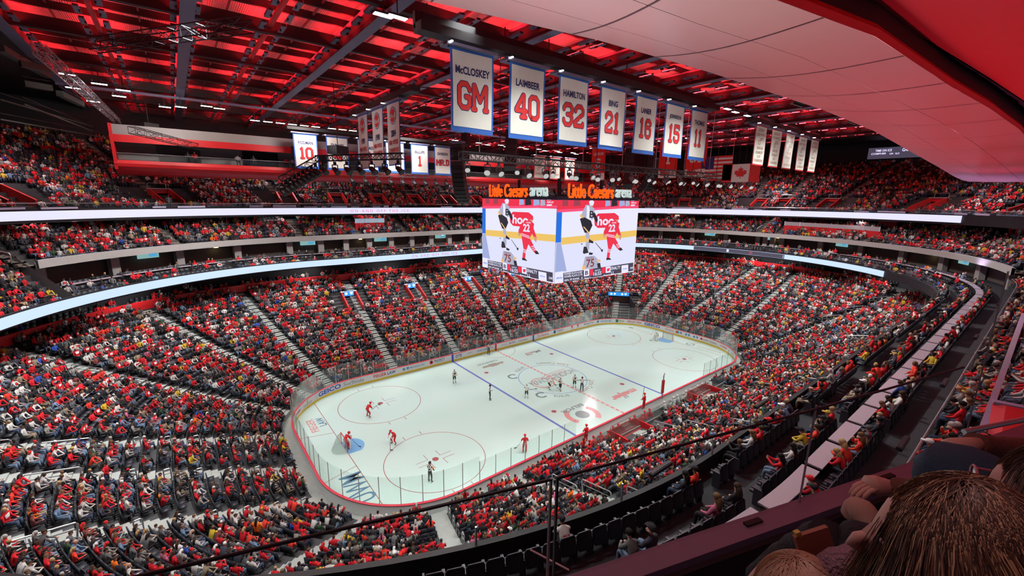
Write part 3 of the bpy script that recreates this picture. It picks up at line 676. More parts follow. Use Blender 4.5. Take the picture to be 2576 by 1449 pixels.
ad('Tim Hortons', .5549, 2.7, .44, M_TRED, off=0, skew=.25); shape(.5372, circ(.3), M_TLB, sh=-1.1); shape(.5372, circ(.14), M_WHITE, sh=-1.05, z=.66); ad('Gallagher', .5372, 1.8, .26, M_TGRY, z=.74, sh=.3); ad('INSURANCE', .5372, 1.2, .12, M_TGRY, z=.46, sh=.3)
for d in (-.6, .9):
    shape(.5197, [(d - .05, -.15), (d + .05, -.15), (d + .05, -.02), (d + .28, -.02), (d + .2, .1), (d + .3, .2), (d + .12, .2), (d, .36), (d - .12, .2), (d - .3, .2), (d - .2, .1), (d - .28, -.02), (d - .05, -.02)], M_TRED, z=.72); ad('Labatt', .5197, .7, .14, M_TRED, z=.42, sh=d)
ad('Michigan First', .5022, 2.6, .32, M_TNAVY, z=.7, skew=.15); ad('CREDIT UNION', .5022, 1.3, .1, M_TGRY, z=.42)
shape(.4686, [(-.25, .25), (.25, .25), (.25, -.05), (0, -.3), (-.25, -.05)], M_TLB, sh=-1.5); ad('FANDUEL', .4686, 2.3, .36, M_TLB, sh=.3)
shape(.4399, [(-.25, -.28), (.25, -.28), (.25, .28), (-.25, .28)], M_TGRN, sh=-.6); shape(.4399, circ(.13), M_WHITE, sh=-.6, z=.661); ad('App', .4399, .95, .36, M_TGRN, sh=.25)
ad('BELLE TIRE', .4158, 2.5, .34, M_TRED, skew=.15, sh=.1); ad('GEICO', .3832, 3.1, .55, M_TBLU, off=.03); ad('Campus', .3604, 1.7, .34, M_TRED, skew=.2); shape(.352, circ(.24), mat('ad_orange', (.8, .2, .05)), sh=0)
for d in (-1.5, 0, 1.5):
    for e in (-.27, .27): shape(.3404, circ(.2, 8, d + e) if e < 0 else [(d + e - .17, .2), (d + e + .17, .2), (d + e + .17, -.02), (d + e, -.22), (d + e - .17, -.02)], M_TLB)
ad('Little Caesars', .3139, 2.6, .34, M_TGRY, sh=.2); shape(.3139, circ(.2), M_TRED, sh=-1.4); ad('meijer', .2847, 1.8, .4, M_TRED); ad('S', .262, .2, .4, M_TGRN)
for k in range(4): shape(.77 + .012 * 0, [(-.01, -.4), (.01, -.4), (.01, .4), (-.01, .4)], M_TGRY, sh=k * 2.4)
# glass: panes and posts, left open along the players' benches
GLASS = empty('rink_glass', (0, 0, 0), label='clear safety glass wall standing on the hockey boards', cat='glass')
npan = 100; ds = BL / npan; M_POST = mat('glass_post', (.50, .52, .53), rough=.35, metal=.5)
for k in range(npan):
    s = k * ds; a = bpt(s, 1.1, .04); b = bpt(s + ds, 1.1, .04); mid = bpt(s + ds / 2, 1, 0)
    bench = mid[1] < -12.8 and -9.5 < mid[0] < 14.0
    if bench: continue
    side = abs(mid[1]) > 12.6 and abs(mid[0]) < 21; h = 2.9 if side else 3.4
    nseg = 1 if side else 3; mb = MB(); pts = [bpt(s + ds * (.01 + .98 * q / nseg), 0, .04) for q in range(nseg + 1)]
    mb.grid(np.array([[(p[0], p[1], 1.1) for p in pts], [(p[0], p[1], h) for p in pts]]), M_GLASS); pane = mb.build('glass_pane', M_GLASS, GLASS)
    mb = MB(); mb.bar((a[0], a[1], 1.1), (a[0], a[1], h + .03), .045, .045, M_POST); mb.build('glass_post', M_POST, pane)
# ---- ice logos
def icetext(body, c, w, h, ang, m, off=.01, z=.006, skew=0, nm='painted_lettering'):
    ca, sa = math.cos(math.radians(ang)), math.sin(math.radians(ang)); mb = MB()
    put_text(mb, body, w, h, lambda x, y: (c[0] + x * ca - y * sa, c[1] + x * sa + y * ca, z), m, offset=off, skew=skew)
    return icepart(nm, mb, m)
def icepoly(c, pts, ang, m, z=.006):
    ca, sa = math.cos(math.radians(ang)), math.sin(math.radians(ang)); mb = MB()
    mb.add([(c[0] + x * ca - y * sa, c[1] + x * sa + y * ca, z) for x, y in pts], [tuple(range(len(pts)))], m); return icepart('painted_mark', mb, m)
icetext('CHEVROLET', (-4.0, 9.6), 3.6, .5, 180, M_PGREY, off=.02)
icepoly((-3.7, 8.45), [(-1.9, -.28), (-.75, -.28), (-.55, -.5), (.75, -.5), (.55, -.28), (1.7, -.28), (1.9, .28), (.75, .28), (.55, .5), (-.75, .5), (-.55, .28), (-1.7, .28)], 180, M_PTAN)
icetext('BELLE', (3.7, 9.0), 1.9, .42, 180, M_PRED, off=.03); icetext('TIRE', (3.2, 8.5), 1.2, .38, 180, M_PRED, off=.03)
icepoly((5.2, 8.8), [(-.6, -.5), (-.3, .4), (.1, .1), (.5, .5), (.7, .0), (.3, -.2), (.5, -.5), (0, -.3)], 180, M_PGREY)
icetext('meijer', (3.9, -8.6), 4.6, 1.35, 180, M_PPINK, off=.05)
for d in (-.35, .1): mb = MB(); disc(mb, 3.6 + d, -9.45, .13, M_TLB); icepart('painted_mark', mb, M_TLB)
icetext('BELFOR', (-3.9, -7.45), 3.4, .62, 180, M_PGREY, off=.03)
mb = MB(); disc(mb, -4.0, -9.1, .82, M_PGREY); icepart('painted_mark', mb, M_PGREY)
for a0, a1 in ((-62, 30), (118, 210)):
    mb = MB(); annulus(mb, -4.0, -9.1, 1.75, .62, M_PPINK, a0, a1); icepart('painted_mark', mb, M_PPINK)
icetext('UWM', (-28.0, -6.35), 4.1, 1.9, 90, M_PDB, off=.01); icetext('FIEGER', (-28.55, 6.1), 3.0, .75, 90, M_PPINK, off=.02); icetext('LAW', (-27.6, 6.4), 2.0, .75, 90, M_PDB, off=.02)
icetext('Verizon', (28.0, 5.6), 3.4, .4, 270, M_PGREY, off=0); icepoly((27.7, 8.0), [(-.5, -.3), (.5, -.1), (.6, .25), (-.3, .2)], 270, M_PGREY)
icetext('COMERICA', (28.2, -6.8), 4.0, .45, 270, M_PTAN, off=0)
mb = MB(); annulus(mb, 28.2, -3.6, .6, .16, M_PGREY); icepart('painted_mark', mb, M_PGREY)
M_PLG = mat('ice_paint_light_grey', (.36, .45, .45), rough=.2)
def arctext(body, c_deg, r, w, h, top_in, m):
    mb = MB()
    def fn(x, y):
        if top_in: a = math.radians(c_deg) + x / r; rr = r - y
        else: a = math.radians(c_deg) - x / r; rr = r + y
        return (rr * math.cos(a), rr * math.sin(a), .006)
    put_text(mb, body, w, h, fn, m, offset=.01); return icepart('painted_lettering', mb, m)
arctext('Little Caesars', 47, 5.2, 4.6, .75, True, M_PTAN); arctext('arena', 109, 5.2, 2.0, .6, True, M_PLG)
arctext('Little Caesars', -68, 5.2, 4.6, .75, False, M_PTAN); arctext('arena', -121, 5.2, 2.0, .6, False, M_PLG)
for a in (138, -148):
    mb = MB(); c = (5.3 * math.cos(math.radians(a)), 5.3 * math.sin(math.radians(a))); annulus(mb, c[0], c[1], .6, .28, M_PGREY, 20, 300); icepart('painted_mark', mb, M_PGREY)
# winged wheel behind the wordmark at centre ice
mb = MB(); annulus(mb, -2.0, -.3, 1.5, .16, M_PPINK); annulus(mb, -2.0, -.3, 1.15, .1, M_PPINK)
icepart('painted_wheel', mb, M_PPINK)
mb = MB()
for k in range(5):
    x0 = -1.0 + .1 * k; y0 = 1.0 - .42 * k; L = 4.6 - .55 * k; P0 = [(x0 + L * t, y0 + .55 * math.sin(t * 2.4) * (1 - t * .3), .0055) for t in np.linspace(0, 1, 10)]
    mb.tube(P0, .001, 4, M_PPINK); mb.grid(np.array([[(p[0], p[1] - .055, .0055) for p in P0], [(p[0], p[1] + .055, .0055) for p in P0]]), M_PPINK)
icepart('painted_wing', mb, M_PPINK)
icetext('HOCKEYTOWN', (.35, .2), 7.9, 1.25, 180, M_PLG, off=.02, z=.007)
# ---- goals
def goal(s, label):
    g = empty('goal', (s * 89 * FT, 0, 0), 0 if s > 0 else math.pi, label=label, cat='goal')
    mr = mat('goal_red', (.7, .03, .03), rough=.35); mb = MB(); mb.tube([(0, -.92, 0), (0, -.92, 1.22), (0, .92, 1.22), (0, .92, 0)], .04, 6, mr); mb.build('goal_frame', mr, g)
    mn = glassmat('goal_net', tint=(.75, .8, .78), gloss=.01, milk=.16, mcol=(.85, .9, .88))
    t = np.linspace(-1, 1, 13); top = [(.5 * (1 - abs(q) ** 4) + .02, q * .92, 1.2) for q in t]; bot = [(1.12 * (1 - abs(q) ** 3) + .02, q * 1.1, .02) for q in t]
    mb = MB(); mb.grid(np.array([top, bot]), mn); mb.add(top + [], [tuple(range(len(top)))], mn); mb.build('goal_net', mn, g)
    mb = MB(); mb.tube(bot, .03, 5, M_WHITE); mb.build('goal_base', M_WHITE, g); return g
goal(-1, 'red hockey goal with white net at the near left end of the ice'); goal(1, 'red hockey goal with white net at the far right end of the ice')
# ================================================================== BODIES WITH SKIN (players, officials, nearest spectators)
def skin_body(J, E, subd=1, root=0):
    names = list(J); idx = {n: i for i, n in enumerate(names)}
    me = bpy.data.meshes.new('b'); me.from_pydata([J[n][0] for n in names], [(idx[a], idx[b]) for a, b in E], []); me.update()
    o = bpy.data.objects.new('b', me); COL.objects.link(o); md = o.modifiers.new('s', 'SKIN'); md.use_smooth_shade = True; md.branch_smoothing = .6
    if not me.skin_vertices: me.skin_vertices.new()
    for n in names:
        sv = me.skin_vertices[0].data[idx[n]]; r = J[n][1]; sv.radius = (r, r) if not hasattr(r, '__len__') else r
        sv.use_root = (idx[n] == root)
    if subd: ss = o.modifiers.new('u', 'SUBSURF'); ss.levels = subd; ss.render_levels = subd
    dg = bpy.context.evaluated_depsgraph_get(); out = bpy.data.meshes.new_from_object(o.evaluated_get(dg)); bpy.data.objects.remove(o); bpy.data.meshes.remove(me); return out
BONES = [('pelvis', 'waist'), ('waist', 'chest'), ('chest', 'neck'), ('neck', 'chin'), ('chin', 'crown')] + [(a + s, b + s) for s in 'LR' for a, b in (('shoulder', 'elbow'), ('elbow', 'wrist'), ('wrist', 'hand'), ('hip', 'knee'), ('knee', 'ankle'), ('ankle', 'toe'))] + [('chest', 'shoulderL'), ('chest', 'shoulderR'), ('pelvis', 'hipL'), ('pelvis', 'hipR')]
def pose(P, bulk=1.0):
    rad = dict(pelvis=.145, waist=.135, chest=.155, neck=.055, chin=.075, crown=.085, shoulder=.075, elbow=.052, wrist=.036, hand=.042, hip=.10, knee=.068, ankle=.046, toe=.04)
    J = {}
    for n, p in P.items():
        k = n[:-1] if n[-1] in 'LR' else n; r = rad[k] * (bulk if k in ('pelvis', 'waist', 'chest', 'shoulder', 'elbow', 'hip', 'knee') else 1)
        J[n] = (p, r)
    J = {'pelvis': J['pelvis'], **J}; return J
def label_faces(me, P, segs):
    """give every face the slot of the nearest limb segment"""
    A = np.array([P[a] for a, b, s in segs], float); B = np.array([P[b] for a, b, s in segs], float); S = [s for a, b, s in segs]
    C = np.array([p.center[:] for p in me.polygons]); d = []
    for a, b in zip(A, B):
        v = b - a; t = np.clip(((C - a) @ v) / (v @ v + 1e-9), 0, 1); d.append(np.linalg.norm(C - (a + t[:, None] * v), axis=1))
    k = np.argmin(np.array(d), 0); me.polygons.foreach_set('material_index', [S[i] for i in k]); me.polygons.foreach_set('use_smooth', [True] * len(me.polygons)); me.update(); return k
# slots 0 top 1 trousers 2 skin 3 shoes 4 sleeve-end stripe
SEG = [('pelvis', 'waist', 0), ('waist', 'chest', 0), ('chest', 'neck', 0), ('chest', 'shoulderL', 0), ('chest', 'shoulderR', 0), ('neck', 'chin', 2), ('chin', 'crown', 2)] + [(a + s, b + s, m) for s in 'LR' for a, b, m in (('shoulder', 'elbow', 0), ('elbow', 'wrist', 0), ('wrist', 'hand', 2), ('hip', 'knee', 1), ('knee', 'ankle', 1), ('ankle', 'toe', 3))] + [('pelvis', 'hipL', 1), ('pelvis', 'hipR', 1)]
STAND = dict(pelvis=(0, 0, .98), waist=(0, 0, 1.14), chest=(0, .02, 1.36), neck=(0, .02, 1.52), chin=(0, .05, 1.60), crown=(0, .04, 1.73), shoulderL=(-.19, .02, 1.44), shoulderR=(.19, .02, 1.44), elbowL=(-.27, .02, 1.18), elbowR=(.27, .02, 1.18), wristL=(-.26, .14, .98), wristR=(.26, .14, .98), handL=(-.25, .2, .92), handR=(.25, .2, .92),
             hipL=(-.10, 0, .92), hipR=(.10, 0, .92), kneeL=(-.13, .05, .52), kneeR=(.13, .05, .52), ankleL=(-.15, 0, .12), ankleR=(.15, 0, .12), toeL=(-.16, .16, .06), toeR=(.16, .16, .06))
def P_(**k): d = dict(STAND); d.update(k); return d
POSES = {
 'ready': P_(pelvis=(0, -.14, .86), waist=(0, -.08, 1.0), chest=(0, .12, 1.18), neck=(0, .24, 1.29), chin=(0, .32, 1.34), crown=(0, .33, 1.47), shoulderL=(-.2, .16, 1.26), shoulderR=(.2, .16, 1.26), elbowL=(-.3, .3, 1.02), elbowR=(.3, .26, 1.02), wristL=(-.2, .48, .86), wristR=(.22, .4, .86), handL=(-.19, .54, .82), handR=(.2, .46, .82), hipL=(-.12, -.12, .8), hipR=(.12, -.12, .8), kneeL=(-.2, .12, .5), kneeR=(.2, .12, .5), ankleL=(-.24, -.04, .12), ankleR=(.24, -.04, .12), toeL=(-.26, .12, .07), toeR=(.26, .12, .07)),
 'upright': P_(elbowL=(-.3, .1, 1.18), wristL=(-.2, .3, 1.06), handL=(-.16, .35, 1.04), elbowR=(.3, .08, 1.16), wristR=(.24, .28, .98), handR=(.22, .33, .95)),
 'arms': P_(elbowL=(-.48, .02, 1.4), wristL=(-.74, .03, 1.42), handL=(-.83, .03, 1.42), elbowR=(.48, .02, 1.4), wristR=(.74, .03, 1.36), handR=(.83, .03, 1.34)),
 'point': P_(elbowL=(-.28, .0, 1.62), wristL=(-.24, .02, 1.86), handL=(-.22, .02, 1.96), elbowR=(.3, .08, 1.2), wristR=(.16, .28, 1.24), handR=(.1, .32, 1.27)),
 'glide': P_(kneeL=(-.12, .16, .52), ankleL=(-.14, .05, .12), toeL=(-.15, .2, .07), kneeR=(.14, -.02, .52), ankleR=(.18, -.22, .16), toeR=(.2, -.08, .07), elbowL=(-.3, .06, 1.2), wristL=(-.3, .28, 1.1), handL=(-.3, .34, 1.08), elbowR=(.28, .12, 1.18), wristR=(.12, .34, 1.2), handR=(.06, .38, 1.2)),
}
# slots: 0 jersey 1 breeches 2 skin/helmet 3 skates 4 socks 5 gloves 6 stripe
def player(name, pos, heading, pk, kit, label, cat='hockey player', group=None, scale=1.06, stick=None, gear='player'):
    P = POSES[pk]; key = (pk, gear)
    if key not in player.cache:
        me = skin_body(pose(P, 1.22 if gear != 'official' else 1.0), BONES, 1)
        k = label_faces(me, P, SEG); C = np.array([q.center[:] for q in me.polygons]); mi = np.array([q.material_index for q in me.polygons])
        names = [s[:2] for s in SEG]
        for i, kk in enumerate(k):
            a, b = names[kk]
            if a.startswith('knee'): mi[i] = 4
            if a.startswith('wrist'): mi[i] = 5
            if a == 'chin': mi[i] = 2
            if gear != 'official' and a.startswith('elbow') and ((C[i] - np.array(P[a])) @ (np.array(P[b]) - np.array(P[a]))) / np.sum((np.array(P[b]) - np.array(P[a])) ** 2) > .35: mi[i] = 6
            if gear != 'official' and a == 'pelvis' and C[i][2] < P['pelvis'][2] + .0: mi[i] = 6
            if gear == 'official' and mi[i] == 0 and int(math.floor((C[i][0] + 10) / .055)) % 2: mi[i] = 6
        me.polygons.foreach_set('material_index', [int(q) for q in mi]); player.cache[key] = me
    src = player.cache[key]; me = src.copy(); me.name = name
    for m in kit[:7]: me.materials.append(m)
    o = bpy.data.objects.new(name, me); COL.objects.link(o); o.location = (pos[0], pos[1], pos[2] if len(pos) > 2 else 0); o.rotation_euler = (0, 0, heading - math.pi / 2); o.scale = (scale,) * 3
    tag(o, label, cat, group)
    c = np.array(P['crown']); mb = MB(); mb.ball(c + (0, -.01, .01), (.118, .138, .115), kit[7], 10, 6); mb.ball(c + (0, .03, -.07), (.10, .11, .06), M_BLACK, 8, 4) if gear == 'goalie' else None; h = mb.build('helmet', kit[7], o, smooth=True)
    for s in 'LR':
        a, t = np.array(P['ankle' + s]), np.array(P['toe' + s]); mb = MB(); mb.bar((a[0], a[1] - .08, .03), (t[0], t[1] + .06, .03), .02, .06, M_CHROME); mb.build('skate_blade', M_CHROME, o)
    if gear == 'goalie':
        for s, sg in (('L', -1), ('R', 1)):
            kx = P['knee' + s]; mb = MB(); mb.box((kx[0], kx[1] + .1, .42), (.26, .12, .74), kit[8]); mb.build('leg_pad', kit[8], o)
        mb = MB(); hnd = P['handL']; mb.box((hnd[0], hnd[1] + .05, hnd[2] + .05), (.2, .06, .36), kit[8]); mb.build('blocker', kit[8], o)
    if kit[9:] and gear == 'player':
        mb = MB(); ch = np.array(P['chest']); wz = np.array(P['waist']); d = (ch - wz) / np.linalg.norm(ch - wz); nrm = np.cross((1, 0, 0), d)
        put_text(mb, kit[9], .26, .26, lambda x, y: (ch + wz) / 2 + np.array((1, 0, 0)) * (-x) + d * y - nrm * -.19 * -1 + d * .03, kit[10], offset=.03); mb.build('jersey_number', kit[10], o)
    if stick:
        # a stick from the top hand down to the ice in front
        R = Matrix.Rotation(heading - math.pi / 2, 3, 'Z'); hh = Vector(P[stick[0]]) * scale; tip = Vector(stick[1]) * scale; mb = MB()
        m = mat('stick_shaft', (.05, .045, .04), rough=.5); d = (tip - hh).normalized(); top = hh - d * .18
        mb.bar(top, tip, .035, .025, m); side = Vector((1, .35, 0)).normalized() * stick[2]; mb.bar(tip, tip + side * .28 + Vector((0, 0, .01 - 0)), .03, .08, m)
        st = mb.build('hockey_stick', m); st.location = o.location; st.rotation_euler = o.rotation_euler; tag(st, 'hockey stick held by ' + stick[3], 'hockey stick')
    return o
player.cache = {}
K = lambda n, c, r=.6: mat(n, c, rough=r)
KR = [K('jersey_red', (.72, .015, .02)), K('breeches_red', (.60, .012, .018)), K('face_skin', (.55, .33, .25)), K('skate_boot', (.02, .02, .02)), K('sock_red', (.72, .02, .03)), K('glove_red', (.55, .02, .02)), K('jersey_white', (.80, .80, .77)), K('helmet_red', (.75, .02, .02), .3), K('pad_white', (.82, .82, .80)), '2', K('jersey_white', (0, 0, 0))]
KW = [K('jersey_white', (0, 0, 0)), K('breeches_black', (.02, .02, .02)), K('face_skin', (0, 0, 0)), K('skate_boot', (0, 0, 0)), K('sock_cream', (.74, .72, .62)), K('glove_black', (.03, .03, .03)), K('jersey_gold', (.70, .48, .05)), K('helmet_white', (.85, .85, .82), .3), K('pad_cream', (.78, .77, .70)), '8', K('jersey_black', (.02, .02, .02))]
KO = [K('jersey_white', (0, 0, 0)), K('breeches_black', (0, 0, 0)), K('face_skin', (0, 0, 0)), K('skate_boot', (0, 0, 0)), K('breeches_black', (0, 0, 0)), K('face_skin', (0, 0, 0)), K('jersey_black', (0, 0, 0)), K('helmet_black', (.015, .015, .02), .3)]
H = math.radians
player('hockey_player', (-23.25, 4.43), H(10), 'ready', KR, 'hockey player in red skating with stick raised, inside the far left face-off circle', stick=('handR', (.35, 1.0, 1.15), 1, 'the red player inside the far left face-off circle'))
player('hockey_player', (-23.1, -2.13), H(200), 'ready', KR[:9] + ['9', KR[10]], 'hockey player in red bent over his stick between the two left face-off circles', stick=('handL', (-.5, .9, .08), -1, 'the bent-over red player between the left circles'))
player('hockey_player', (-13.83, -10.85), H(60), 'upright', KR[:9] + ['7', KR[10]], 'hockey player in red standing at the near side boards', stick=('handL', (-.6, .8, .05), -1, 'the red player at the near side boards'))
player('hockey_goalie', (-27.0, -.2), H(10), 'ready', KR, 'goaltender in red standing in front of the left goal', cat='goaltender', gear='goalie', stick=('handR', (.5, .9, .06), 1, 'the goaltender in red'))
player('hockey_goalie', (25.26, .88), H(190), 'ready', KW, 'goaltender in white and cream beside the far right goal', cat='goaltender', gear='goalie', stick=('handR', (.5, .9, .06), 1, 'the goaltender in white'))
player('hockey_player', (-11.29, 6.48), H(265), 'upright', KW, 'hockey player in white standing alone near the left blue line', stick=None)
player('hockey_player', (-6.56, -2.39), H(30), 'upright', KW[:9] + ['15', KW[10]], 'hockey player in white left of the centre circle, stick pointing right', stick=('handR', (.75, .7, 1.0), 1, 'the white player left of the centre circle'))
player('hockey_player', (-2.63, -2.18), H(330), 'ready', KW[:9] + ['6', KW[10]], 'leftmost of the three white-shirted players standing on the centre ice wordmark', stick=('handR', (.3, .9, .3), 1, 'the leftmost white player at centre ice'))
player('hockey_player', (-1.86, -3.38), H(190), 'glide', KW[:9] + ['4', KW[10]], 'middle one of the three white-shirted players at centre ice', stick=('handL', (.9, -.5, .3), 1, 'the middle white player at centre ice'))
player('hockey_player', (.27, -3.74), H(240), 'upright', KW[:9] + ['3', KW[10]], 'white-shirted player at centre ice right beside the official with outstretched arms')
player('referee', (-22.93, -9.33), H(25), 'upright', KO, 'official in black and white stripes with an orange armband inside the near left circle', cat='referee', gear='official')
mb = MB(); mb.ball((.29 * 1.06, .03, 1.28 * 1.06), (.08, .085, .06), K('armband_orange', (.9, .2, .05)), 8, 5); ab = mb.build('armband', MATS['armband_orange'], bpy.data.objects['referee'])
player('referee', (-10.33, -.12), H(320), 'point', KO, 'striped official with one arm raised standing on the left blue line', cat='referee', gear='official')
player('referee', (.27, -5.01), H(233), 'arms', KO, 'striped official with both arms stretched out beside the centre circle', cat='referee', gear='official')
player('referee', (-1.85, 12.3), H(270), 'upright', KO, 'striped official standing by the far side boards near the red line', cat='referee', gear='official')
# ================================================================== CENTRE-HUNG SCOREBOARD
SBA, SBB, SZ0, SZ1 = 6.76, 6.68, 14.8, 23.4
SBD = empty('scoreboard', (0, 0, 0), label='big four-sided centre-hung video scoreboard showing two hockey players', cat='scoreboard')
mb = MB(); mb.box((0, 0, (SZ0 + SZ1) / 2), (2 * SBA - .3, 2 * SBB - .3, SZ1 - SZ0 - .05), M_BLACK); mb.box((0, 0, SZ1 + .2), (2 * SBA - .1, 2 * SBB - .1, .42), K('scoreboard_purple_black', (.03, .02, .05)))
for x in (-3.5, 3.5):
    for y in (-3.5, 3.5): mb.box((x, y, SZ1 + 1.2), (.25, .25, 2.2), M_BLACK)
mb.build('scoreboard_frame', M_BLACK, SBD)
def em(n, c, s=.82): return mat(n, (.02, .02, .02), rough=.4, emit=c, es=s)
SM = dict(w=em('px_white', (.80, .80, 1.0), .84), ice=em('px_ice', (.74, .76, .97)), r=em('px_red', (.85, .03, .07)), cap=em('px_cap', (.95, .08, .20)), b=em('px_blue', (.01, .16, .75)), y=em('px_yellow', (.85, .55, .13)), lb=em('px_light_blue', (.35, .42, .72)), k=em('px_black', (.02, .02, .03)),
          g=em('px_grey', (.42, .44, .58)), dk=em('px_slate', (.06, .055, .09)), sk=em('px_skin', (.65, .33, .22)), cr=em('px_crowd', (.35, .05, .08)), gold=em('px_gold', (.85, .50, .20)), br=em('px_brown', (.25, .04, .03)))
def cr7(X, Y):    # where a point of the picture sits on the screen, 0..1
    p = hit(1150 + .2209 * X, 420 + .2209 * Y, 1, -SBB); return ((p[0] + SBA) / (2 * SBA), (p[2] - SZ0) / (SZ1 - SZ0))
PIC = []
def pg(m, *pts, l=1): PIC.append((m, [cr7(*p) for p in pts], l))
def pgt(m, body, cx, cy, w, h, l=4, off=.02):
    a = cr7(cx - w / 2, cy); b = cr7(cx + w / 2, cy); c = cr7(cx, cy - h / 2); d = cr7(cx, cy + h / 2); PIC.append((m, (body, ((a[0] + b[0]) / 2, (c[1] + d[1]) / 2), b[0] - a[0], c[1] - d[1], off), l))
PIC.append(('w', [(0, 0), (1, 0), (1, 1), (0, 1)], 0))
PIC.append(('ice', [(0, .1), (1, .1), (1, .52), (0, .52)], 1))
PIC.append(('r', [(0, .89), (1, .9), (1, 1), (0, 1)], 1)); PIC.append(('cap', [(0, .855), (1, .91), (1, .935), (0, .89)], 2)); PIC.append(('b', [(0, .50), (.055, .50), (.055, .86), (0, .86)], 2)); PIC.append(('y', [(.055, .47), (1, .51), (1, .595), (.055, .555)], 2))
for X, w, c in [(1200, 60, 'cr'), (1330, 70, 'cr'), (1620, 60, 'r'), (1690, 50, 'lb'), (1760, 60, 'k'), (1850, 55, 'lb'), (1920, 40, 'g'), (1980, 40, 'w')]: pg(c, (X, 380), (X + w, 380), (X + w + 5, 440), (X - 5, 450), l=2)
pg('lb', (1128, 865), (1180, 865), (1245, 1185), (1113, 1200), l=2)
pg('r', (1560, 610), (1575, 560), (1605, 530), (1790, 524), (1825, 550), (1825, 610), (1760, 690), (1600, 695), (1565, 665), l=3)
pgt('w', 'hoo', 1690, 612, 190, 105, l=4, off=.03)
# player in white
pg('w', (1498, 400), (1515, 378), (1545, 378), (1558, 400), (1548, 435), (1510, 440), l=6); pg('sk', (1515, 425), (1545, 425), (1545, 450), (1520, 455), l=5)
pg('g', (1465, 430), (1505, 435), (1560, 470), (1565, 560), (1540, 600), (1470, 590), (1405, 560), (1430, 500), l=5); pg('w', (1475, 440), (1500, 445), (1520, 600), (1470, 585), l=6); pg('gold', (1400, 535), (1445, 570), (1435, 590), (1392, 560), l=6)
pg('k', (1540, 530), (1565, 520), (1600, 600), (1590, 640), (1560, 600), l=6); pg('k', (1395, 590), (1440, 570), (1520, 610), (1538, 665), (1500, 745), (1450, 750), (1420, 680), l=6); pg('gold', (1430, 680), (1445, 680), (1510, 755), (1495, 760), l=7)
pg('g', (1460, 745), (1500, 750), (1510, 830), (1500, 940), (1450, 960), (1465, 850), l=5); pg('gold', (1462, 815), (1505, 815), (1505, 855), (1462, 850), l=6); pg('k', (1500, 820), (1550, 850), (1545, 870), (1495, 860), l=7); pg('k', (1440, 905), (1470, 910), (1495, 975), (1440, 990), (1428, 975), l=7); pg('k', (1500, 970), (1545, 980), (1535, 1000), (1498, 1000), l=7); pgt('k', 'B', 1530, 540, 50, 80, l=7)
# player in red
pg('r', (1792, 560), (1815, 545), (1838, 560), (1838, 600), (1800, 600), l=6); pg('sk', (1797, 595), (1835, 600), (1825, 625), (1800, 620), l=5)
pg('r', (1735, 625), (1800, 605), (1845, 640), (1830, 730), (1790, 800), (1695, 790), (1705, 700), l=6); pg('r', (1830, 660), (1838, 690), (1868, 790), (1845, 800), (1815, 740), l=6); pg('sk', (1840, 770), (1868, 780), (1860, 830), (1842, 820), l=7); pg('r', (1690, 680), (1715, 690), (1700, 760), (1670, 790), (1665, 740), l=6); pg('sk', (1660, 760), (1685, 770), (1680, 805), (1660, 795), l=7)
for q in range(3): pg('w', (1698, 762 + 12 * q), (1790, 778 + 12 * q), (1790, 783 + 12 * q), (1698, 767 + 12 * q), l=7)
pgt('w', '22', 1760, 695, 75, 85, l=8, off=.03); pgt('w', 'OLSEN', 1785, 635, 50, 16, l=8)
pg('r', (1698, 790), (1795, 805), (1820, 850), (1860, 930), (1835, 945), (1775, 870), (1745, 950), (1730, 1040), (1700, 1035), (1715, 920), l=5)
for q in (0, 1, 2): pg('w', (1712, 930 + 16 * q), (1750, 940 + 16 * q), (1748, 947 + 16 * q), (1710, 937 + 16 * q), l=6); pg('w', (1805 + 9 * q, 885 + 16 * q), (1838 + 7 * q, 870 + 16 * q), (1840 + 7 * q, 876 + 16 * q), (1808 + 9 * q, 892 + 16 * q), l=6)
pg('k', (1698, 1035), (1735, 1035), (1755, 1055), (1695, 1060), l=6); pg('k', (1835, 935), (1862, 915), (1885, 945), (1850, 955), l=6)
pg('k', (1568, 862), (1574, 860), (1652, 950), (1645, 955), l=6); pg('k', (1635, 945), (1660, 935), (1652, 968), (1638, 962), l=6); pg('k', (1408, 872), (1425, 872), (1425, 882), (1408, 882), l=6)
# player at the bottom edge
pg('g', (1455, 1020), (1560, 1010), (1600, 1050), (1625, 1150), (1420, 1165), l=5); pgt('br', '75', 1512, 1095, 90, 90, l=7, off=.02); pgt('br', 'WESTELL', 1510, 1035, 90, 20, l=7); pg('gold', (1590, 1060), (1625, 1050), (1632, 1075), (1598, 1085), l=6); pg('gold', (1422, 1130), (1455, 1120), (1455, 1165), (1418, 1170), l=6); pg('k', (1590, 1100), (1625, 1090), (1635, 1150), (1600, 1155), l=6)
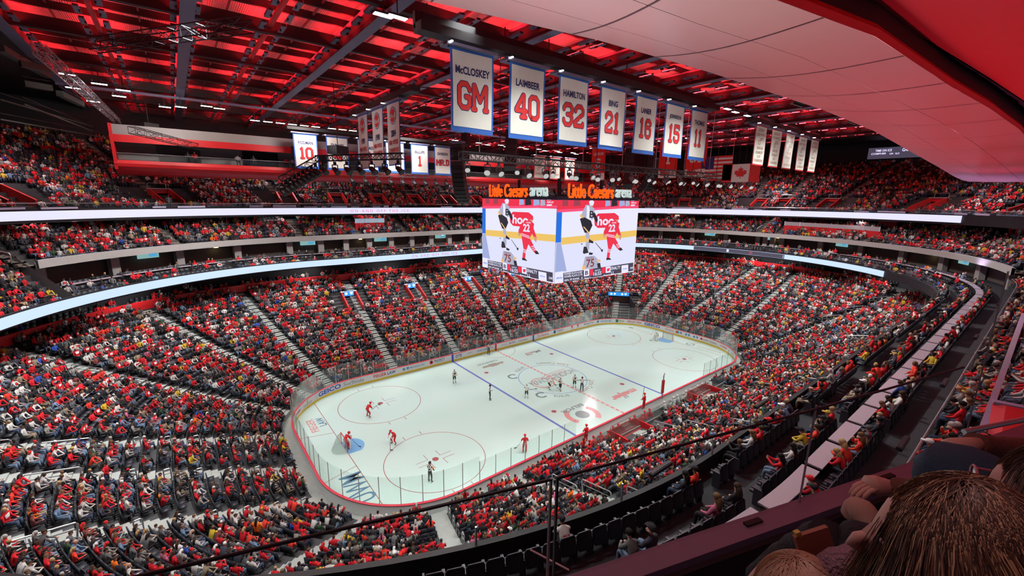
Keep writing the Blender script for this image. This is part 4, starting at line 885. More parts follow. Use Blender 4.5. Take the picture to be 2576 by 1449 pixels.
# info bar
pg('dk', (1205, 1208), (2003, 1088), (2001, 1182), (1205, 1318), l=8); pg('w', (1113, 1200), (1205, 1186), (1205, 1318), (1113, 1332), l=8); pgt('b', 'xfinity', 1158, 1265, 72, 30, l=10)
def row(m, body, cx, cy, w, h): pgt(m, body, cx, cy, w, h, l=10)
row('w', 'POWER PLAYS 41/207', 1320, 1208, 205, 24); row('w', 'POWER PLAYS 21.7%', 1320, 1238, 205, 24); row('w', 'NHL PP RANK   8', 1320, 1276, 205, 22)
pg('w', (1440, 1172), (1502, 1162), (1502, 1238), (1440, 1248), l=9); row('k', 'B', 1471, 1205, 34, 46); pg('r', (1508, 1165), (1545, 1160), (1545, 1230), (1508, 1236), l=9); pg('r', (1645, 1145), (1682, 1140), (1682, 1205), (1645, 1212), l=9); row('w', '16:55', 1594, 1212, 90, 44); row('w', 'Shots 11', 1480, 1262, 70, 18); row('w', 'Shots 11', 1700, 1230, 70, 18)
row('w', '2nd 0 0', 1594, 1175, 60, 18); pg('w', (1688, 1138), (1744, 1130), (1744, 1200), (1688, 1208), l=9); pg('r', (1700, 1160), (1738, 1148), (1725, 1185), (1705, 1190), l=10); row('w', 'ENALTY', 1803, 1148, 105, 36); row('w', 'LL', 1768, 1204, 36, 34)
pg('w', (1868, 1122), (1945, 1111), (1945, 1192), (1868, 1204), l=9); row('b', 'xfinity', 1906, 1160, 50, 18); row('w', '2:00', 1982, 1148, 32, 22); pg('r', (1972, 390), (2050, 388), (2050, 428), (1972, 430), l=4); pgt('w', 'REPLAY', 2011, 409, 60, 20, l=5)
def screen(fn, label):
    mb = MB(); fm = {}
    for m, d, l in PIC:
        z = .02 + .003 * l
        if isinstance(d, tuple):
            body, c, w, h, off = d; put_text(mb, body, w, h, lambda x, y: fn(c[0] + x, c[1] + y, z), SM[m], offset=off)
        else: mb.add([fn(min(1, max(0, u)), min(1, max(0, v)), z) for u, v in d], [tuple(range(len(d)))], SM[m])
    o = mb.build('video_screen', SM['w'], SBD); return o
ZH = SZ1 - SZ0
screen(lambda u, v, o: (-SBA + 2 * SBA * u, -SBB - o, SZ0 + ZH * v), 'near'); screen(lambda u, v, o: (-SBA - o, SBB - 2 * SBB * u, SZ0 + ZH * v), 'left')
screen(lambda u, v, o: (SBA - 2 * SBA * u, SBB + o, SZ0 + ZH * v), 'far'); screen(lambda u, v, o: (SBA + o, -SBB + 2 * SBB * u, SZ0 + ZH * v), 'right')
M_LOR = mat('sign_orange', (.8, .12, .01), emit=(1.0, .10, .005), es=1.0); M_LWH = mat('sign_white', (.6, .7, .68), emit=(.45, .58, .56), es=.75)
for fn in (lambda x, y: (x, -SBB - .05, SZ1 + .95 + y), lambda x, y: (-SBA - .05, -x, SZ1 + .95 + y)):
    for body, c, w, h, m in (('Little Caesars', -1.6, 7.2, 1.5, M_LOR), ('arena', 3.85, 2.9, .95, M_LWH)):
        mb = MB(); v, f, sz = text_arrays(body, .012, .95); q = v / sz * np.array([w, h])
        P0 = [np.array(fn(c + x, y - (0 if h > 1 else .16))) for x, y in q]; n = np.array((0, -1, 0)) if P0[0][1] < -SBB and abs(P0[0][1] + SBB + .05) < 1e-3 else np.array((-1, 0, 0))
        mb.add(P0, f, m); mb.add([p - n * .15 for p in P0], f, m); o = mb.build('sign_lettering', m, SBD); o['label'] = ('orange' if h > 1 else 'white') + ' sign lettering'
# ================================================================== BANNERS
M_CL = mat('banner_cloth', (.74, .73, .68), rough=.85, noise=.04, nscale=2, bump=.2, bscale=3); M_CB = mat('banner_blue', (.03, .13, .50), rough=.8); M_CN = mat('banner_navy', (.02, .025, .12), rough=.8); M_CR = mat('banner_red', (.66, .03, .03), rough=.8); M_CREAM = mat('banner_tan', (.55, .38, .28), rough=.8)
def banner(x, y, ztop, w, h, face, lines, label, border=M_CB, cloth=M_CL, bw=.14, bb=.3, group=None, extra=None, bar=True):
    """face 'y': hangs across the hall facing the camera side; face 'x': hangs along it"""
    t = empty('banner', (x, y, ztop), 0 if face == 'y' else -math.pi / 2, label=label, cat='banner', group=group)
    n = 12
    def S(u, v, o=0.): return (u, -.02 - o + .03 * math.sin(u * 1.9 + v * .8 + x), v)
    def sheet(u0, u1, v0, v1, m, o, nm, lab=None):
        mb = MB(); G = [[S(u0 + (u1 - u0) * i / n, v0 + (v1 - v0) * j / n, o) for i in range(n + 1)] for j in range(n + 1)]; mb.grid(np.array(G), m)
        q = mb.build(nm, m, t, smooth=True)
        if lab: q['label'] = lab
        return q
    sheet(-w / 2, w / 2, -h, 0, border, 0, 'banner_border'); sheet(-w / 2 + bw, w / 2 - bw, -h + bb, -bw, cloth, .03, 'banner_cloth')
    for body, cy, tw, th, m, ol in lines:
        blk = all(c in GL for c in body) and th > .8
        if ol: mb = MB(); block_text(mb, body, tw, th, lambda a, b: S(a, b + cy, .042), ol, .045); mb.build('lettering_outline', ol, t)
        mb = MB(); block_text(mb, body, tw, th, lambda a, b: S(a, b + cy, .055), m) if blk else put_text(mb, body, tw, th, lambda a, b: S(a, b + cy, .055), m, offset=.03); mb.build('lettering', m, t)
    if extra: extra(t, S)
    if bar:
        mb = MB(); mb.box((0, .25, .12), (w + .5, .9, .16), M_BEAM); mb.box((0, .1, .02), (w + .1, .08, .08), M_BLACK); mb.build('hanging_bar', M_BEAM, t)
        mb = MB(); mb.box((-w / 2 - .1, -.25, .12), (.12, .5, .06), em('banner_lamp_glow', (1, 1, .95), 6)); mb.build('banner_light', MATS['banner_lamp_glow'], t)
    return t
def retired(x, y, name, num, label, nw, group=None, z=32.05): return banner(x, y, z, 3.07, 4.62, 'y', [(name, -1.15, nw, .44, M_CN, None), (num, -2.55, (1.08 * len(num) - .42 * num.count('1')) if len(num) < 3 else 2.4, 1.6 if len(num) < 3 else .95, M_CR, M_CN)], label, group=group)
for x, n_, k_, w_ in [(-22.18, 'McCLOSKEY', 'GM', 2.4), (-17.86, 'LAIMBEER', '40', 2.1), (-13.48, 'HAMILTON', '32', 2.2), (-9.1, 'BING', '21', 1.05), (-4.75, 'LANIER', '16', 1.5), (-.35, 'JOHNSON', '15', 1.9), (3.85, 'THOMAS', '11', 1.7)]:
    retired(x, -15, n_, k_, 'white banner with blue border lettered %s %s in the near row' % (n_, k_), w_)
for x, n_, k_, w_ in [(-21.85, 'RODMAN', '10', 1.9), (-17.6, 'DUMARS', '4', 1.8), (-13.2, 'WALLACE', '3', 1.9), (-8.9, 'DALY', '2', 1.2), (-4.68, 'BILLUPS', '1', 1.7), (-.46, 'DAVIDSON', 'MR.D', 1.9)]:
    retired(x, 28, n_, k_, 'white banner with blue border lettered %s %s in the far row' % (n_, k_), w_, z=31.7)
mb = MB(); mb.box((-9, -14.6, 32.75), (33, .9, .5), M_BLACK); mb.box((-9, -14.2, 33.2), (33, .3, .9), M_BLACK); tag(mb.build('banner_rail', M_BLACK), 'long black rail carrying the near row of white and blue banners', 'rail')
mb = MB(); mb.box((-11, 28.4, 32.4), (26, .9, .4), M_BLACK); tag(mb.build('banner_rail', M_BLACK), 'black rail carrying the far row of white and blue banners in front of the gondola', 'rail')
mb = MB(); mb.box((26, -14.6, 32.6), (22, .8, .5), M_BLACK); tag(mb.build('banner_rail', M_BLACK), 'black rail carrying the five narrow championship banners on the right', 'rail')
mb = MB(); mb.box((-19.8, 5.6, 32.6), (.9, 16, .5), M_BLACK); tag(mb.build('banner_rail', M_BLACK), 'black rail carrying the three world champions banners', 'rail')
def disclogo(t, S):
    for r, m, o in ((.78, M_CB, .05), (.70, M_CL, .055), (.62, M_CR, .06)):
        mb = MB(); mb.add([S(r * math.cos(k * math.pi / 12), -1.15 + r * math.sin(k * math.pi / 12), o) for k in range(24)], [tuple(range(24))], m); mb.build('round_emblem', m, t)
    mb = MB(); mb.grid(np.array([[S(-.62, -1.35, .07), S(.62, -1.35, .07)], [S(-.62, -.95, .07), S(.62, -.95, .07)]]), M_CL)
    put_text(mb, 'DETROIT', 1.0, .17, lambda a, b: S(a, b - 1.05, .08), M_CR, .02); put_text(mb, 'PISTONS', 1.0, .15, lambda a, b: S(a, b - 1.25, .08), M_CR, .02); mb.build('emblem_band', M_CL, t)
for y, yr, wh in ((9.7, '1989', 'leftmost'), (5.5, '1990', 'middle'), (1.55, '2004', 'rightmost')):
    banner(-20.2, y, 32.0, 2.95, 5.6, 'x', [(yr, -2.7, 1.2, .6, M_CN, None), ('NBA WORLD', -3.5, 2.2, .42, M_CR, None), ('CHAMPIONS', -4.2, 2.3, .42, M_CR, None)], '%s of the three tall pale banners with a round emblem, year %s' % (wh, yr), bw=.1, bb=.1, extra=disclogo)
def wing(cy, m=M_CR, sc=1.):
    def f(t, S):
        mb = MB()
        c = [S(-.25 * sc + .28 * sc * math.cos(k * math.pi / 8), cy - .2 * sc + .28 * sc * math.sin(k * math.pi / 8), .06) for k in range(16)]; mb.add(c, [tuple(range(16))], m); c = [S(-.25 * sc + .14 * sc * math.cos(k * math.pi / 8), cy - .2 * sc + .14 * sc * math.sin(k * math.pi / 8), .066) for k in range(16)]; mb.add(c, [tuple(range(16))], M_CL)
        for k in range(4): mb.add([S(-.3 * sc, cy + (.0 + .1 * k) * sc, .063), S((.75 - .05 * k) * sc, cy + (.38 + .0 * k) * sc - .1 * (3 - k) * sc, .063), S((.7 - .05 * k) * sc, cy + .32 * sc - .1 * (3 - k) * sc + .0, .063), S(-.2 * sc, cy + (-.07 + .1 * k) * sc, .063)], [(0, 1, 2, 3)], m)
        mb.build('winged_wheel_emblem', m, t)
    return f
for x, yr in ((17.6, '2007-08'), (21.9, '2001-02'), (26.1, '1997-98'), (30.5, '1996-97'), (34.9, '1954-55')):
    banner(x, -15, 32.1, 2.9, 4.4, 'y', [('DETROIT', -.5, 1.7, .34, M_CREAM, None), ('RED WINGS', -.98, 2.1, .34, M_CREAM, None), (yr, -2.45, 1.5, .32, M_CREAM, None), ('STANLEY', -2.95, 1.7, .32, M_CREAM, None), ('CUP', -3.4, .8, .32, M_CREAM, None), ('CHAMPIONS', -3.85, 2.1, .32, M_CREAM, None)],
           'cream banner with red edge lettered %s STANLEY CUP CHAMPIONS' % yr, border=M_CR, bw=.1, bb=.14, extra=wing(-1.65, M_CREAM))
for k, x in enumerate((21.4, 25.7, 30.0)):
    banner(x, 28, 31.7, 3.0, 4.4, 'y', [('DETROIT', -.6, 1.8, .36, M_CREAM, None), ('RED WINGS', -1.15, 2.2, .36, M_CREAM, None), ('CHAMPIONS', -3.4, 2.2, .36, M_CREAM, None)], '%s of three distant cream DETROIT RED WINGS banners behind the lighting truss' % ('leftmost', 'middle', 'rightmost')[k], border=M_CR, bw=.2, bb=.2, extra=wing(-2.2, M_CREAM))
M_BR = mat('banner_bright_red', (.72, .02, .015), rough=.8)
for y, n_, k_, yr in ((13.2, 'LIDSTROM', '5', '1991 2012'), (-.4, 'SAWCHUK', '1', '1949 1955'), (-4.8, 'FEDOROV', '91', '1990 2003')):
    def yrs(t, S, yr=yr):
        mb = MB(); mb.grid(np.array([[S(-1.5, -5.3, .05), S(1.5, -5.3, .05)], [S(-1.5, -4.2, .05), S(1.5, -4.2, .05)]]), M_CL); put_text(mb, yr, 1.7, .3, lambda a, b: S(a + .3, b - 4.6, .07), M_CR, .02); mb.build('year_panel', M_CL, t); wing(-4.3, M_CR, .8)(t, S)
    banner(22, y, 32.1, 3.1, 5.3, 'x', [(n_, -.95, 2.2, .45, M_CL, None), (k_, -2.5, .95 * len(k_), 1.6, M_CL, None)], 'bright red banner lettered %s %s behind the scoreboard' % (n_, k_), border=M_BR, cloth=M_BR, extra=yrs)
# flags
fl = empty('flag', (22, -7.9, 29.5), -math.pi / 2, label='red and white striped flag with blue canton hanging beyond the red banners', cat='flag')
for k in range(13):
    mb = MB(); mb.box((0, 0, -.13 - .25 * k), (4.2, .03, .25), M_CL if k % 2 else M_CR); mb.build('flag_stripe', M_CR, fl)
mb = MB(); mb.box((-1.25, -.02, -.85), (1.7, .03, 1.7), M_CN); mb.build('flag_canton', M_CN, fl)
fl = empty('flag', (22, -11.2, 28.3), -math.pi / 2, label='red and white maple leaf flag hanging at the right end of the truss', cat='flag')
for dx, w_, m_ in ((-1.75, 1.3, M_CR), (0, 2.2, M_CL), (1.75, 1.3, M_CR)):
    mb = MB(); mb.box((dx, 0, -1.15), (w_, .03, 2.3), m_); mb.build('flag_band', m_, fl)
leaf = [(0, .9), (.16, .55), (.36, .68), (.3, .2), (.55, .45), (.62, .28), (.9, .32), (.8, .05), (.92, -.05), (.45, -.42), (.5, -.58), (.05, -.5), (.05, -.85)]; leaf = leaf + [(-a, b) for a, b in leaf[::-1][:-1]]
mb = MB(); mb.add([(a * .9, -.03, -1.12 + b * .9) for a, b in leaf], [tuple(range(len(leaf)))], M_CR); mb.build('maple_leaf', M_CR, fl)
# ================================================================== TRUSSES, SPEAKERS, LAMPS
M_TR = mat('truss_metal', (.10, .12, .12), rough=.5, metal=.4)
def truss_mb(a, b, w=.5, h=.5, step=.6, r=.03, m=None, mb=None):
    mb = mb or MB(); a = np.array(a, float); b = np.array(b, float); d = b - a; L = np.linalg.norm(d); d /= L; s = np.cross(d, (0, 0, 1)); s /= np.linalg.norm(s); up = np.cross(s, d); m = m or M_TR
    C = [s * w / 2, -s * w / 2, s * w / 2 - up * h, -s * w / 2 - up * h]
    for c in C: mb.bar(a + c, b + c, r * 2, r * 2, m)
    n = max(1, int(L / step))
    for k in range(n):
        p = a + d * L * k / n; q = a + d * L * (k + 1) / n
        for i, j in ((0, 2), (1, 3), (0, 1), (2, 3)):
            mb.bar(p + C[i], q + C[j], r, r, m) if k % 2 else mb.bar(p + C[j], q + C[i], r, r, m)
            mb.bar(p + C[i], p + C[j], r, r, m)
    return mb
tr = truss_mb((-18.8, -8, 27.1), (34.2, -8, 27.1), .6, .6, .8, .04).build('lighting_truss', M_TR); tag(tr, 'long grey lighting truss hung with spotlights above the near side of the scoreboard', 'truss')
tr = truss_mb((-17.4, 25, 26.9), (3, 25, 26.9), .5, .5, 1.0, .035, M_BLACK).build('lighting_truss', M_BLACK); tag(tr, 'black lighting truss in front of the far red gondola', 'truss')
a = hit(797, 392, 2, 26.9); b = hit(1018, 385, 2, 26.9); c = hit(700, 446, 1, a[1]); 
tr = truss_mb(a, b, .45, .45, .5, .035, M_BLACK).build('lighting_truss', M_BLACK); tag(tr, 'short black truss with moving heads below the champions banners', 'truss')
tr = truss_mb(c, a, .45, .45, .5, .035, M_BLACK).build('lighting_truss', M_BLACK); tag(tr, 'sloping black truss crowded with moving heads at the left end of the rig', 'truss')
def spot_mb(big=True, m=None, lens=None):
    mb = MB(); m = m or M_BLACK; mb.box((0, 0, -.12), (.12, .12, .2), m); mb.bar((-.17, 0, -.2), (-.17, 0, -.5), .03, .05, m); mb.bar((.17, 0, -.2), (.17, 0, -.5), .03, .05, m); mb.bar((-.17, 0, -.2), (.17, 0, -.2), .05, .05, m)
    mb.tube([(0, .14, -.36), (0, .05, -.42), (0, -.22, -.62), (0, -.26, -.65)], [.06, .13, .16, .19], 10, m); return mb
def lens_mb():
    mb = MB(); mb.tube([(0, -.245, -.64), (0, -.27, -.66)], [.175, .17], 10); return mb
M_SPOT = mat('spot_body', (.13, .14, .15), rough=.4, metal=.3); M_LENS = mat('spot_lens', (.6, .62, .62), rough=.15, emit=(.9, .95, .92), es=.35)
SP0 = [None]
def spot(p, rz, s, label, group, dark=False):
    key = dark
    if key not in spot.c:
        o = spot_mb(m=M_BLACK if dark else M_SPOT).build('spotlight', M_BLACK if dark else M_SPOT); l = lens_mb().build('lens', M_BLACK if dark else M_LENS, o); spot.c[key] = o
    else: o = clone(spot.c[key])
    o.location = p; o.rotation_euler = (0, 0, rz); o.scale = (s,) * 3; tag(o, label, 'spotlight', group); return o
spot.c = {}
for k in range(33): spot((-18 + k * 1.6, -8 + (-.3 if k % 2 else .3), 26.5), random.uniform(-.9, .4), 1.5 if k % 3 else 1.25, 'grey spotlight hanging from the long truss above the scoreboard', 'spotlights on the long truss')
a = np.array(a); b = np.array(b); c = np.array(c)
for k in range(7): spot(a + (b - a) * (k + .5) / 7 - (0, 0, .5), .3, 1.5, 'black moving-head spotlight below the short left truss', 'moving heads on the short truss', True)
for k in range(9): spot(c + (a - c) * (k + .5) / 9 - (0, 0, .5), .8, 1.5, 'black moving-head spotlight below the sloping left truss', 'moving heads on the sloping truss', True)
for k in range(11): spot((-16.8 + k * 1.9, 25, 26.4), .2, 1.7, 'black moving-head spotlight below the truss by the far gondola', 'moving heads on the gondola truss', True)
def array_mb(n, s=1.):
    mb = MB(); p = np.array([0., 0., 0.]); ang = 0.; m = M_BLACK
    for k in range(n):
        d = np.array((0, -math.sin(ang), -math.cos(ang))); q = p + d * .36 * s; c = (p + q) / 2; R = np.c_[(1, 0, 0), (0, math.cos(ang), -math.sin(ang)), -d]; mb.box(c, (1.1 * s, .75 * s, .33 * s), m if k % 2 else K('speaker_box', (.02, .02, .024)), R); p = q
        ang += math.radians(1.0 + 11. * (k / n) ** 2)
    mb.box((0, 0, .15), (1.2 * s, .8 * s, .12), M_BEAM); mb.bar((-.3, 0, .2), (-.3, 0, 4), .03, .03, m); mb.bar((.3, 0, .2), (.3, 0, 4), .03, .03, m); return mb
for p, rz, n, lab in [((-16.6, -3.9, 28.2), 2.2, 15, 'curved black line-array speaker hanging left of the scoreboard'), ((-9.8, -3.0, 30.2), -.9, 11, 'tall black line-array speaker above the left part of the scoreboard'), ((8.6, -3.5, 29.8), -.9, 14, 'black line-array speaker above the right part of the scoreboard'), ((12.5, -4, 29.3), 3.6, 14, 'curved black line-array speaker at the right of the scoreboard'), ((16, -2, 29), 2.9, 12, 'rightmost black line-array speaker beside the red banners')]:
    o = array_mb(n).build('line_array_speaker', M_BLACK); o.location = p; o.rotation_euler = (0, 0, rz); tag(o, lab, 'speaker')
for (px, py, z, w, h, lab) in [(1172, 350, 30, .9, 1.3, 'small black speaker box hanging under the far left of the near banners'), (1170, 388, 28.5, .9, 1.6, 'black speaker box hanging beside the curved line array'), (745, 380, 29.5, 1.0, 1.2, 'black speaker box in front of the red gondola'), (850, 378, 28.0, 1.6, .8, 'dark flat loudspeaker crate on the short truss'), (375, 320, 31.5, 1.6, .9, 'dark box hung in front of the left end of the gondola')]:
    p = hit(px, py, 2, z); mb = MB(); mb.box((0, 0, 0), (w, w * .8, h), M_BLACK); mb.bar((0, 0, h / 2), (0, 0, 34.5 - z), .05, .05, M_BLACK); o = mb.build('speaker_box', M_BLACK); o.location = p; o.rotation_euler = (0, 0, .5); tag(o, lab, 'speaker')
for (px, py, z, lab) in [(2025, 240, 34.2, 'grey angled speaker under the roof beside the pale ceiling'), (2160, 290, 34.2, 'grey angled speaker hanging below the red roof edge'), (2245, 325, 34.2, 'smallest grey speaker below the far right roof edge'), (1000, 235, 33.8, 'grey wedge speaker above the champions banners')]:
    p = hit(px, py, 2, z); mb = MB(); mb.box((0, 0, 0), (1.7, .9, 1.0), M_BLACK); mb.box((.9, 0, -.1), (.1, 1.0, 1.1), K('speaker_grille', (.16, .2, .18))); o = mb.build('angled_speaker', M_BLACK); o.location = p; o.rotation_euler = (.3, .3, .9); tag(o, lab, 'speaker')
for k in range(26):   # hoist cables
    x = -17 + k * 2.05; mb = MB(); mb.bar((x, -8, 27.2), (x, -8, 35.0), .045, .045, M_CHROME if k % 3 == 0 else M_BLACK); tag(mb.build('hoist_cable', M_BLACK), 'thin steel hoist cable holding up the long truss', 'cable', 'hoist cables of the long truss')
# white sports lamps in clusters under the roof
M_LAMP = mat('sports_lamp_glass', (.9, .9, .9), emit=(.95, .97, 1.0), es=14.)
def lamp_fix(x, y, z, w, label, group, warm=False):
    key = warm
    if key not in lamp_fix.c:
        mb = MB(); mb.box((0, 0, .1), (1.25, .5, .12), M_BLACK); mb.bar((0, 0, .1), (0, 0, 1.3), .06, .06, M_BLACK); mb.box((-.5, 0, .2), (.1, .4, .3), M_HOUS); o = mb.build('sports_lamp', M_BLACK); mb = MB(); mb.box((0, 0, .03), (1.15, .42, .04)); m = M_LAMP if not warm else em('sports_lamp_warm', (1., .85, .5), 14.); mb.build('lamp_glass', m, o); lamp_fix.c[key] = o
    else: o = clone(lamp_fix.c[key])
    o.location = (x, y, z); tag(o, label, 'lamp', group); return o
lamp_fix.c = {}
for k in range(9): lamp_fix(-26.5 + k * 1.65 + (.8 if k > 5 else 0), 36.2, 33.9, 1, 'bright white sports lamp in the row above the RODMAN and DUMARS banners', 'sports lamps above the far banners', k in (4, 7))
for k in range(14): lamp_fix(6 + k * 2.6 + random.random(), 36.2 if k % 2 else 34.8, 33.9, 1, 'white sports lamp in the far right row under the roof', 'far right sports lamps', k % 4 == 2)
for i, (px, py) in enumerate([(250, 212), (310, 228), (300, 243), (455, 270), (520, 268), (552, 274), (415, 270), (185, 222), (235, 256), (170, 188)]): p = hit(px, py, 2, 34.); lamp_fix(p[0], p[1], 34., 1, 'white sports lamp among the left roof beams', 'left sports lamps', i in (4, 5))
for i, (px, py) in enumerate([(965, 40), (1000, 45), (1075, 65), (1850, 283), (1880, 292), (1830, 275), (1905, 300), (1700, 240), (1270, 118), (1380, 145), (1575, 195), (1465, 172)]): p = hit(px, py, 2, 34.2); lamp_fix(p[0], p[1], 34.2, 1, 'white sports lamp above the near row of banners', 'near sports lamps')
# loose trusses under the left roof
for i, (p, q, z, lab) in enumerate([((235, 100), (620, 45), 33.6, 'curved dark truss hanging across the upper left roof'), ((95, 110), (295, 300), 33.6, 'thin pale lattice truss running down the left roof edge'), ((330, 318), (505, 365), 30.3, 'thin black truss lying in front of the left end of the red gondola')]):
    a = hit(*p, 2, z); b = hit(*q, 2, z) if i < 2 else hit(*q, 2, z - .6); o = truss_mb(a, b, .7, .7, 1.2, .03, M_BLACK if i != 1 else M_CHROME).build('roof_truss', M_BLACK); tag(o, lab, 'truss')
for i, (pts, lab) in enumerate([([(720, 262), (860, 228), (1000, 214), (1130, 225)], 'thin black cable sagging in front of the roof above the champions banners')]):
    P = [hit(x, y, 2, 33.2) for x, y in pts]; mb = MB(); mb.tube(P, .05, 5, M_BLACK); tag(mb.build('cable', M_BLACK), lab, 'cable')
# ================================================================== GONDOLAS
def gondola(sgn, label):
    g = empty('gondola', (0, 0, 0), label=label, cat='gondola')
    def Y(y): return sgn * y
    x0, x1 = -42.2, 42.
    def sl(y0, z0, y1, z1, m, nm, lab=None, xa=x0, xb=x1, n=1):
        mb = MB(); mb.add([(xa, Y(y0), z0), (xb, Y(y0), z0), (xb, Y(y1), z1), (xa, Y(y1), z1)], [(0, 1, 2, 3)], m); o = mb.build(nm, m, g)
        if lab: o['label'] = lab
        return o
    def bx(xa, xb, ya, yb, za, zb, m, nm, lab=None):
        mb = MB(); mb.box(((xa + xb) / 2, (Y(ya) + Y(yb)) / 2, (za + zb) / 2), (xb - xa, abs(yb - ya), zb - za), m); o = mb.build(nm, m, g)
        if lab: o['label'] = lab
        return o
    bx(x0, x1, 32.0, 32.3, 30.2, 31.35, M_GREY, 'top_fascia', 'grey top fascia'); bx(x0, x1, 31.9, 32.2, 29.35, 30.2, M_RED, 'upper_band', 'red upper band')
    bx(x0, x0 + .3, 31.8, 36, 26.2, 31.4, M_RED, 'end_wall', 'red end wall'); bx(x1 - .3, x1, 31.8, 36, 26.2, 31.4, M_RED, 'end_wall', 'red end wall')
    bx(x0 + .3, x1 - .3, 34.6, 34.8, 27.3, 30.2, M_GREY, 'rear_wall', 'grey rear wall'); bx(x0 + .3, x1 - .3, 32.2, 36, 27.2, 27.35, M_DARK, 'deck'); bx(x0, x1, 32.3, 36.2, 31.1, 31.3, M_DARK, 'top')
    for k in range(9):
        xx = x0 + 4.2 + k * 9.3; bx(xx, xx + 4.4, 34.4, 34.6, 27.35, 29.4, M_DARK if k % 2 else K('gondola_dark_panel', (.09, .09, .09)), 'wall_panel')
    # lower red front and sloping underside as one shaped skin of panels
    prof = [(31.9, 27.3), (31.75, 26.9), (31.8, 26.55), (32.4, 26.15), (33.6, 25.75), (35.2, 25.6)]
    mb = MB(); us_ = np.linspace(x0, x1, 13); G = [[(x, Y(y), z) for x in us_] for y, z in prof]; mb.grid(np.array(G), M_RED); o = mb.build('lower_front', M_RED, g); o['label'] = 'red lower front'
    sl(31.95, 27.3, 31.95, 28.1, M_GLASS2, 'glass_guard'); bx(x0 + .3, x1 - .3, 31.9, 31.98, 28.08, 28.13, M_CHROME, 'guard_rail')
    return g
gondola(1, 'long red and grey hanging gondola with open seating bay across the far side')
for i, (x, c) in enumerate([(-35, K('hair_black', (.02, .02, .02))), (-34.3, K('hair_blond', (.5, .35, .15))), (-29.5, MATS['hair_black']), (-27.6, MATS['hair_black']), (-23.5, MATS['hair_black']), (-22.6, MATS['hair_black']), (-21.7, MATS['hair_black']), (-18.6, MATS['hair_black']), (-17.4, MATS['hair_blond']), (-14.5, MATS['hair_black'])]):
    v, f, lab = person_np('sit', 8, i % 2); top = [K('top_black', (.02, .02, .03)), K('top_red', (.6, .02, .02)), K('top_grey', (.3, .3, .3))][(i * 7) % 3]
    M5 = [top, K('pants_dark', (.03, .04, .06)), K('face_skin', (0, 0, 0)), c, K('shoe_dark', (.02, .02, .02)), top, top]; mb = MB(); mb.v = [tuple(p) for p in v]; mb.f = [tuple(q) for q in f]; mb.mats = []
    for l in lab: mb.m.append(mb.mi(M5[l]))
    o = mb.build('person', None, smooth=True); o.location = (x, 33.3, 27.35); o.rotation_euler = (0, 0, math.pi); o.scale = (1.1,) * 3
    tag(o, 'person in a %s top seated in the far gondola, %s from its left end' % ({'top_black': 'black', 'top_red': 'red', 'top_grey': 'grey'}[top.name], ['first', 'second', 'third', 'fourth', 'fifth', 'sixth', 'seventh', 'eighth', 'ninth', 'tenth'][i]), 'person')
# ---- the near gondola overhead: pale panelled underside, inner edge towards the ice, dark slot behind it
M_SOF = mat('soffit_panel', (.36, .18, .185), rough=.30, noise=.03, nscale=.3, spec=.6)  # white panels; the red light on them is partly put into this colour
IN = [(-70, -30.7, 27.0), (-33.4, -30.7, 27.0), (-29.5, -31.4, 27.0), (-25.5, -31.75, 27.0), (-18, -32.15, 26.95), (-11.2, -32.25, 26.85), (-2.8, -32.1, 26.6), (11.8, -31.4, 26.5), (28.4, -30.5, 26.4), (37, -30.1, 26.4), (42, -30.2, 26.35), (44.5, -31.4, 26.45), (45.3, -33, 26.6), (45.3, -35, 26.8)]
OUT = [(-70, -35.2, 26.3), (-33.5, -35.25, 26.3), (-30.5, -35.4, 26.3), (-27.8, -35.9, 26.3), (-22.4, -36.2, 26.3), (-18.6, -36.5, 26.3), (-12.6, -36.8, 26.3), (0, -37, 26.3), (20, -37, 26.3), (32, -37, 26.3), (39, -37, 26.3), (43, -36.8, 26.4), (44.4, -36.5, 26.5), (45, -36.1, 26.7)]
NG = empty('gondola', (0, 0, 0), label='pale panelled underside of the near gondola passing overhead with a red lit end', cat='gondola')
IN = np.array(IN, float); OUT = np.array(OUT, float)
def mix3(t, sag): P = IN + (OUT - IN) * t; P[:, 2] -= sag; return P
def soff(t0, t1): return [mix3(t, .12 * math.sin(math.pi * t)) for t in np.linspace(t0, t1, 6)]
for a_, b_ in ((0, .35), (.35, .68), (.68, 1.)):
    mb = MB(); mb.grid(np.array(soff(a_ + .0015, b_ - .0015)), M_SOF); mb.build('soffit_panel', M_SOF, NG, smooth=True)
mb = MB(); mb.grid(np.array([IN + (0, 0, .0), IN + (0, .12, .12), IN + (0, .1, .5), IN + (0, .0, 4.6)]), M_SOF); mb.build('inner_fascia', M_SOF, NG)
for x in (-34, -31, -28.4, -25.3, -22.2, -18.8, -15, -10.5, -5, 1.5, 9, 18, 28, 37):
    mb = MB(); pts = []
    for t in np.linspace(0, 1, 12):
        P = mix3(t, .12 * math.sin(math.pi * t) + .008); xs = x + .8 - 1.7 * t; i = np.searchsorted(P[:11, 0], xs); f_ = (xs - P[i - 1, 0]) / (P[i, 0] - P[i - 1, 0]); pts.append(P[i - 1] + (P[i] - P[i - 1]) * f_)
    pts = np.array(pts); mb.grid(np.array([pts - (.02, 0, 0), pts + (.02, 0, 0)]), K('seam_shadow_gap', (.05, .01, .02))); mb.build('panel_seam', MATS['seam_shadow_gap'], NG)
mb = MB(); mb.grid(np.array([OUT, OUT + (0, -.04, .10), OUT + (0, .02, .2)]), M_RED); mb.build('outer_lip', M_RED, NG)
mb = MB(); mb.grid(np.array([OUT + (0, .02, .2), OUT + (0, .12, 2.8), OUT + (0, .3, 4.5)]), M_BLACK); mb.build('outer_face', M_BLACK, NG)
